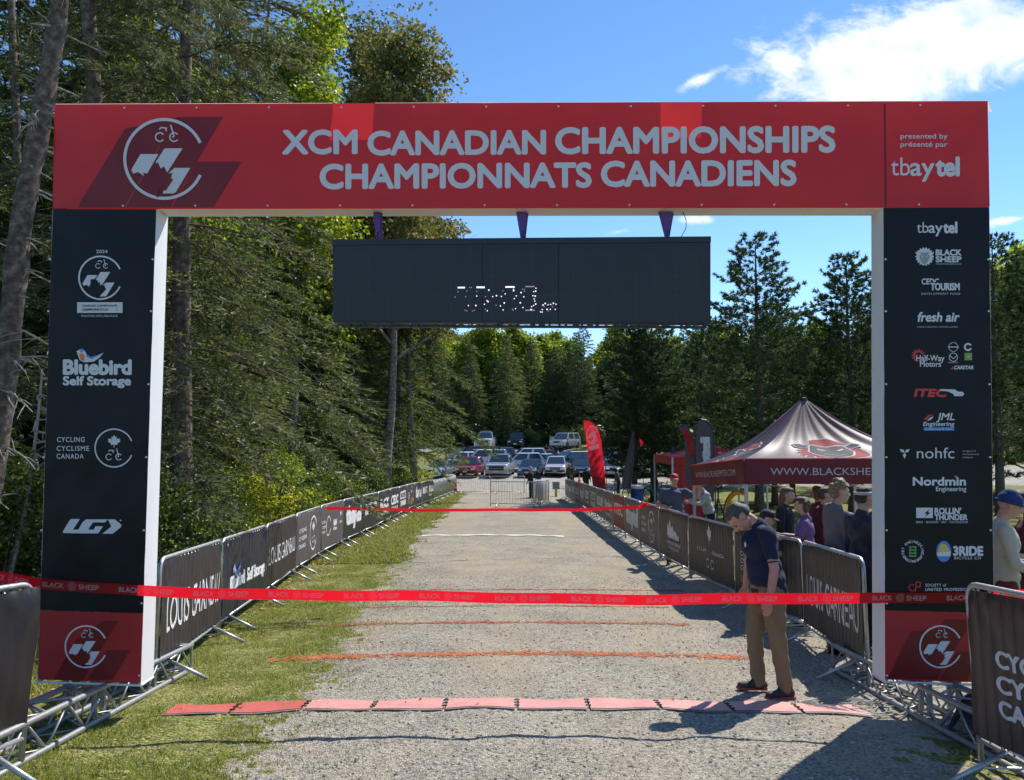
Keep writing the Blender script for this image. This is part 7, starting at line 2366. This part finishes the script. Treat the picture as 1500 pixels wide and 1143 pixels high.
# ---- undergrowth along the left row
plant('bush_bright', 'leafy_bush', 'bright yellow green bush behind the grey banners of the left row', 'bush', -5.05, 14.6, 1.10)
plant('bush', 'leafy_bush', 'glossy dark leaved bush right behind the nearest left hand barriers', 'bush', -4.75, 10.9, .85)
for x, y, s, kd in ((-4.6, 8.9, .55, 'bush'), (-5.1, 12.4, .80, 'bush'), (-5.6, 13.4, 1.0, 'bush'), (-5.4, 16.6, .9, 'bush'), (-5.2, 19.2, .75, 'bush_bright'), (-5.3, 23.0, .8, 'bush'), (-5.2, 27, .8, 'bush'), (-5.3, 33, .9, 'bush'),
                    (-5.2, 40, 1.0, 'bush_bright'), (-5.6, 46, 1.1, 'bush_bright'), (-6.4, 9.2, .9, 'bush'), (-7.5, 10.5, 1.1, 'bush'), (-4.35, 7.7, .32, 'bush_bright'), (-7.4, 8.4, .8, 'bush_bright'), (-6.9, 7.1, .45, 'bush_bright'), (-8.4, 9.6, .9, 'bush')):
    plant(kd, 'leafy_bush', 'low leafy bush at the forest edge behind the left barrier row', 'bush', x, y, s, group='low bushes at the left forest edge')
plant('sapling', 'sapling', 'slender yellow green sapling in front of the dark spruces', 'tree', -5.5, 15.6, 1.05, group='saplings at the left forest edge')
plant('sapling', 'sapling', 'slender sapling above the second grey banner', 'tree', -5.3, 18.3, .8, group='saplings at the left forest edge')

# ---- pines on the field to the right and the wood beyond the lot
plant('pine', 'pine_tree', 'tall pine with an open pointed crown standing free against the sky, right of the screen', 'tree', 9.45, 28.8, .77, rz=.4)
plant('pine_b', 'pine_tree', 'dense dark pine just left of the right white sleeve of the arch', 'tree', 12.9, 28.6, .72, rz=1.1)
plant('pine', 'pine_tree', 'pine with a bare lower trunk just right of the red feather flag', 'tree', 6.2, 38.0, .70, rz=2.0)
plant('pine_b', 'pine_tree', 'pine whose dark trunk stands right of the narrow red flag', 'tree', 7.2, 38.5, .74, rz=3.5)
plant('pine', 'pine_tree', 'pine rising behind the plain red canopy', 'tree', 10.6, 42, .72, rz=5.0)
plant('pine_b', 'pine_tree', 'pine behind the peak of the maroon canopy', 'tree', 14.5, 39, .70, rz=.3)
rngP = random.Random(31)
for x, y, s in ((22.5, 50, .9), (11.0, 58, .80), (14.8, 57, .85), (18.8, 56, .9), (24, 44, .95), (27.5, 47, 1.0), (22.8, 40, .85), (31, 42, 1.05), (34, 48, 1.1), (29.5, 37.5, 1.12), (27.6, 56, 1.1), (36.5, 40, 1.1), (38, 52, 1.2), (15.9, 24.6, .68), (17.5, 30, .72), (20.5, 34, .8), (12.0, 34.5, .66), (22, 26, .85), (25, 31, .95)):
    plant(rngP.choice(('pine', 'pine_b')), 'pine_tree', 'dark pine in the clump on the right beyond the canopy', 'tree', x, y, s, group='pines of the right hand clump')
for x, y, s in ((30.5, 44, .95), (33.5, 46, 1.05), (37, 45, 1.0)):
    plant('poplar_far', 'broadleaf_tree', 'pale green broadleaf tree at the right edge beyond the pillar', 'tree', x, y, s, group='broadleaf trees at the right edge')
# back wood: rows of trees beyond the upper track
rngB = random.Random(41)
for row_, (y, n, kinds) in enumerate(((93, 19, ('fir_far', 'pine', 'fir_far_b', 'pine_b')), (97, 20, ('fir_far', 'pine_b', 'fir_far_b')), (102, 20, ('fir_far', 'fir_far_b', 'pine')), (108, 19, ('poplar_far', 'fir_far_b', 'poplar_far')), (116, 18, ('poplar_far', 'fir_far', 'poplar_far')), (126, 18, ('poplar_far', 'fir_far_b')))):
    for k in range(n):
        x = -32 + (92 + row_ * 8) * (k + rngB.uniform(.2, .8)) / n
        kd = rngB.choice(kinds)
        s = rngB.uniform(.74, .96) if row_ < 3 else rngB.uniform(1.0, 1.18)
        plant(kd, 'broadleaf_tree' if kd == 'poplar_far' else ('pine_tree' if kd.startswith('pine') else 'spruce_tree'),
              'sunlit yellow green tree at the back of the wood beyond the lot' if kd == 'poplar_far' else ('dark pine in the wood beyond the parking lot' if kd.startswith('pine') else 'dark spruce in the wood beyond the parking lot'),
              'tree', x, y + rngB.uniform(-2.0, 2.0), s * 1.12, sz=s, group='broadleaf trees of the far wood' if kd == 'poplar_far' else ('pines of the far wood' if kd.startswith('pine') else 'spruces of the far wood'))
for k in range(22):
    x = -12 + 52 * k / 22 + rngB.uniform(-1, 1)
    plant('bush', 'leafy_bush', 'dark bush at the foot of the wood beyond the lot', 'bush', x, 90.5 + rngB.uniform(-1, 1.5), rngB.uniform(.6, 1.2), group='bushes at the foot of the far wood')
# dead leaves on the forest floor and lawn
def litter():
    rng = np.random.default_rng(17)
    n = 9000
    y = 3.6 + 24 * rng.random(n) ** 1.3; x = -3.4 - 6 * rng.random(n) ** 1.2
    m = 700
    y = np.concatenate([y, 3.6 + 14 * rng.random(m)]); x = np.concatenate([x, rng.uniform(-3.4, 4.2, m)])
    n += m
    z = gz(x, y) + .012 + .02 * rng.random(n)
    a = rng.random(n) * 6.28; r = .012 + .025 * rng.random(n)
    r[-m:] *= .6
    V = np.stack([np.stack([x + np.cos(a + k * 1.5708) * r * (1 if k % 2 else .6), y + np.sin(a + k * 1.5708) * r * (1 if k % 2 else .6), z + rng.normal(0, .006, n)], 1) for k in range(4)], 1).reshape(-1, 3)
    o = link_mesh('fallen_leaves', tri_mesh('fallen_leaves', V, np.arange(4 * n).reshape(-1, 4), rng.integers(0, 3, n)), None,
                  [mat('leaf_yellow', (.48, .36, .07), .7), mat('leaf_brown', (.26, .13, .05), .8), mat('leaf_tan', (.42, .33, .20), .8)])
    tag(o, kind='stuff')
litter()
bpy.data.scenes.remove(TMP)
bpy.context.view_layer.update()
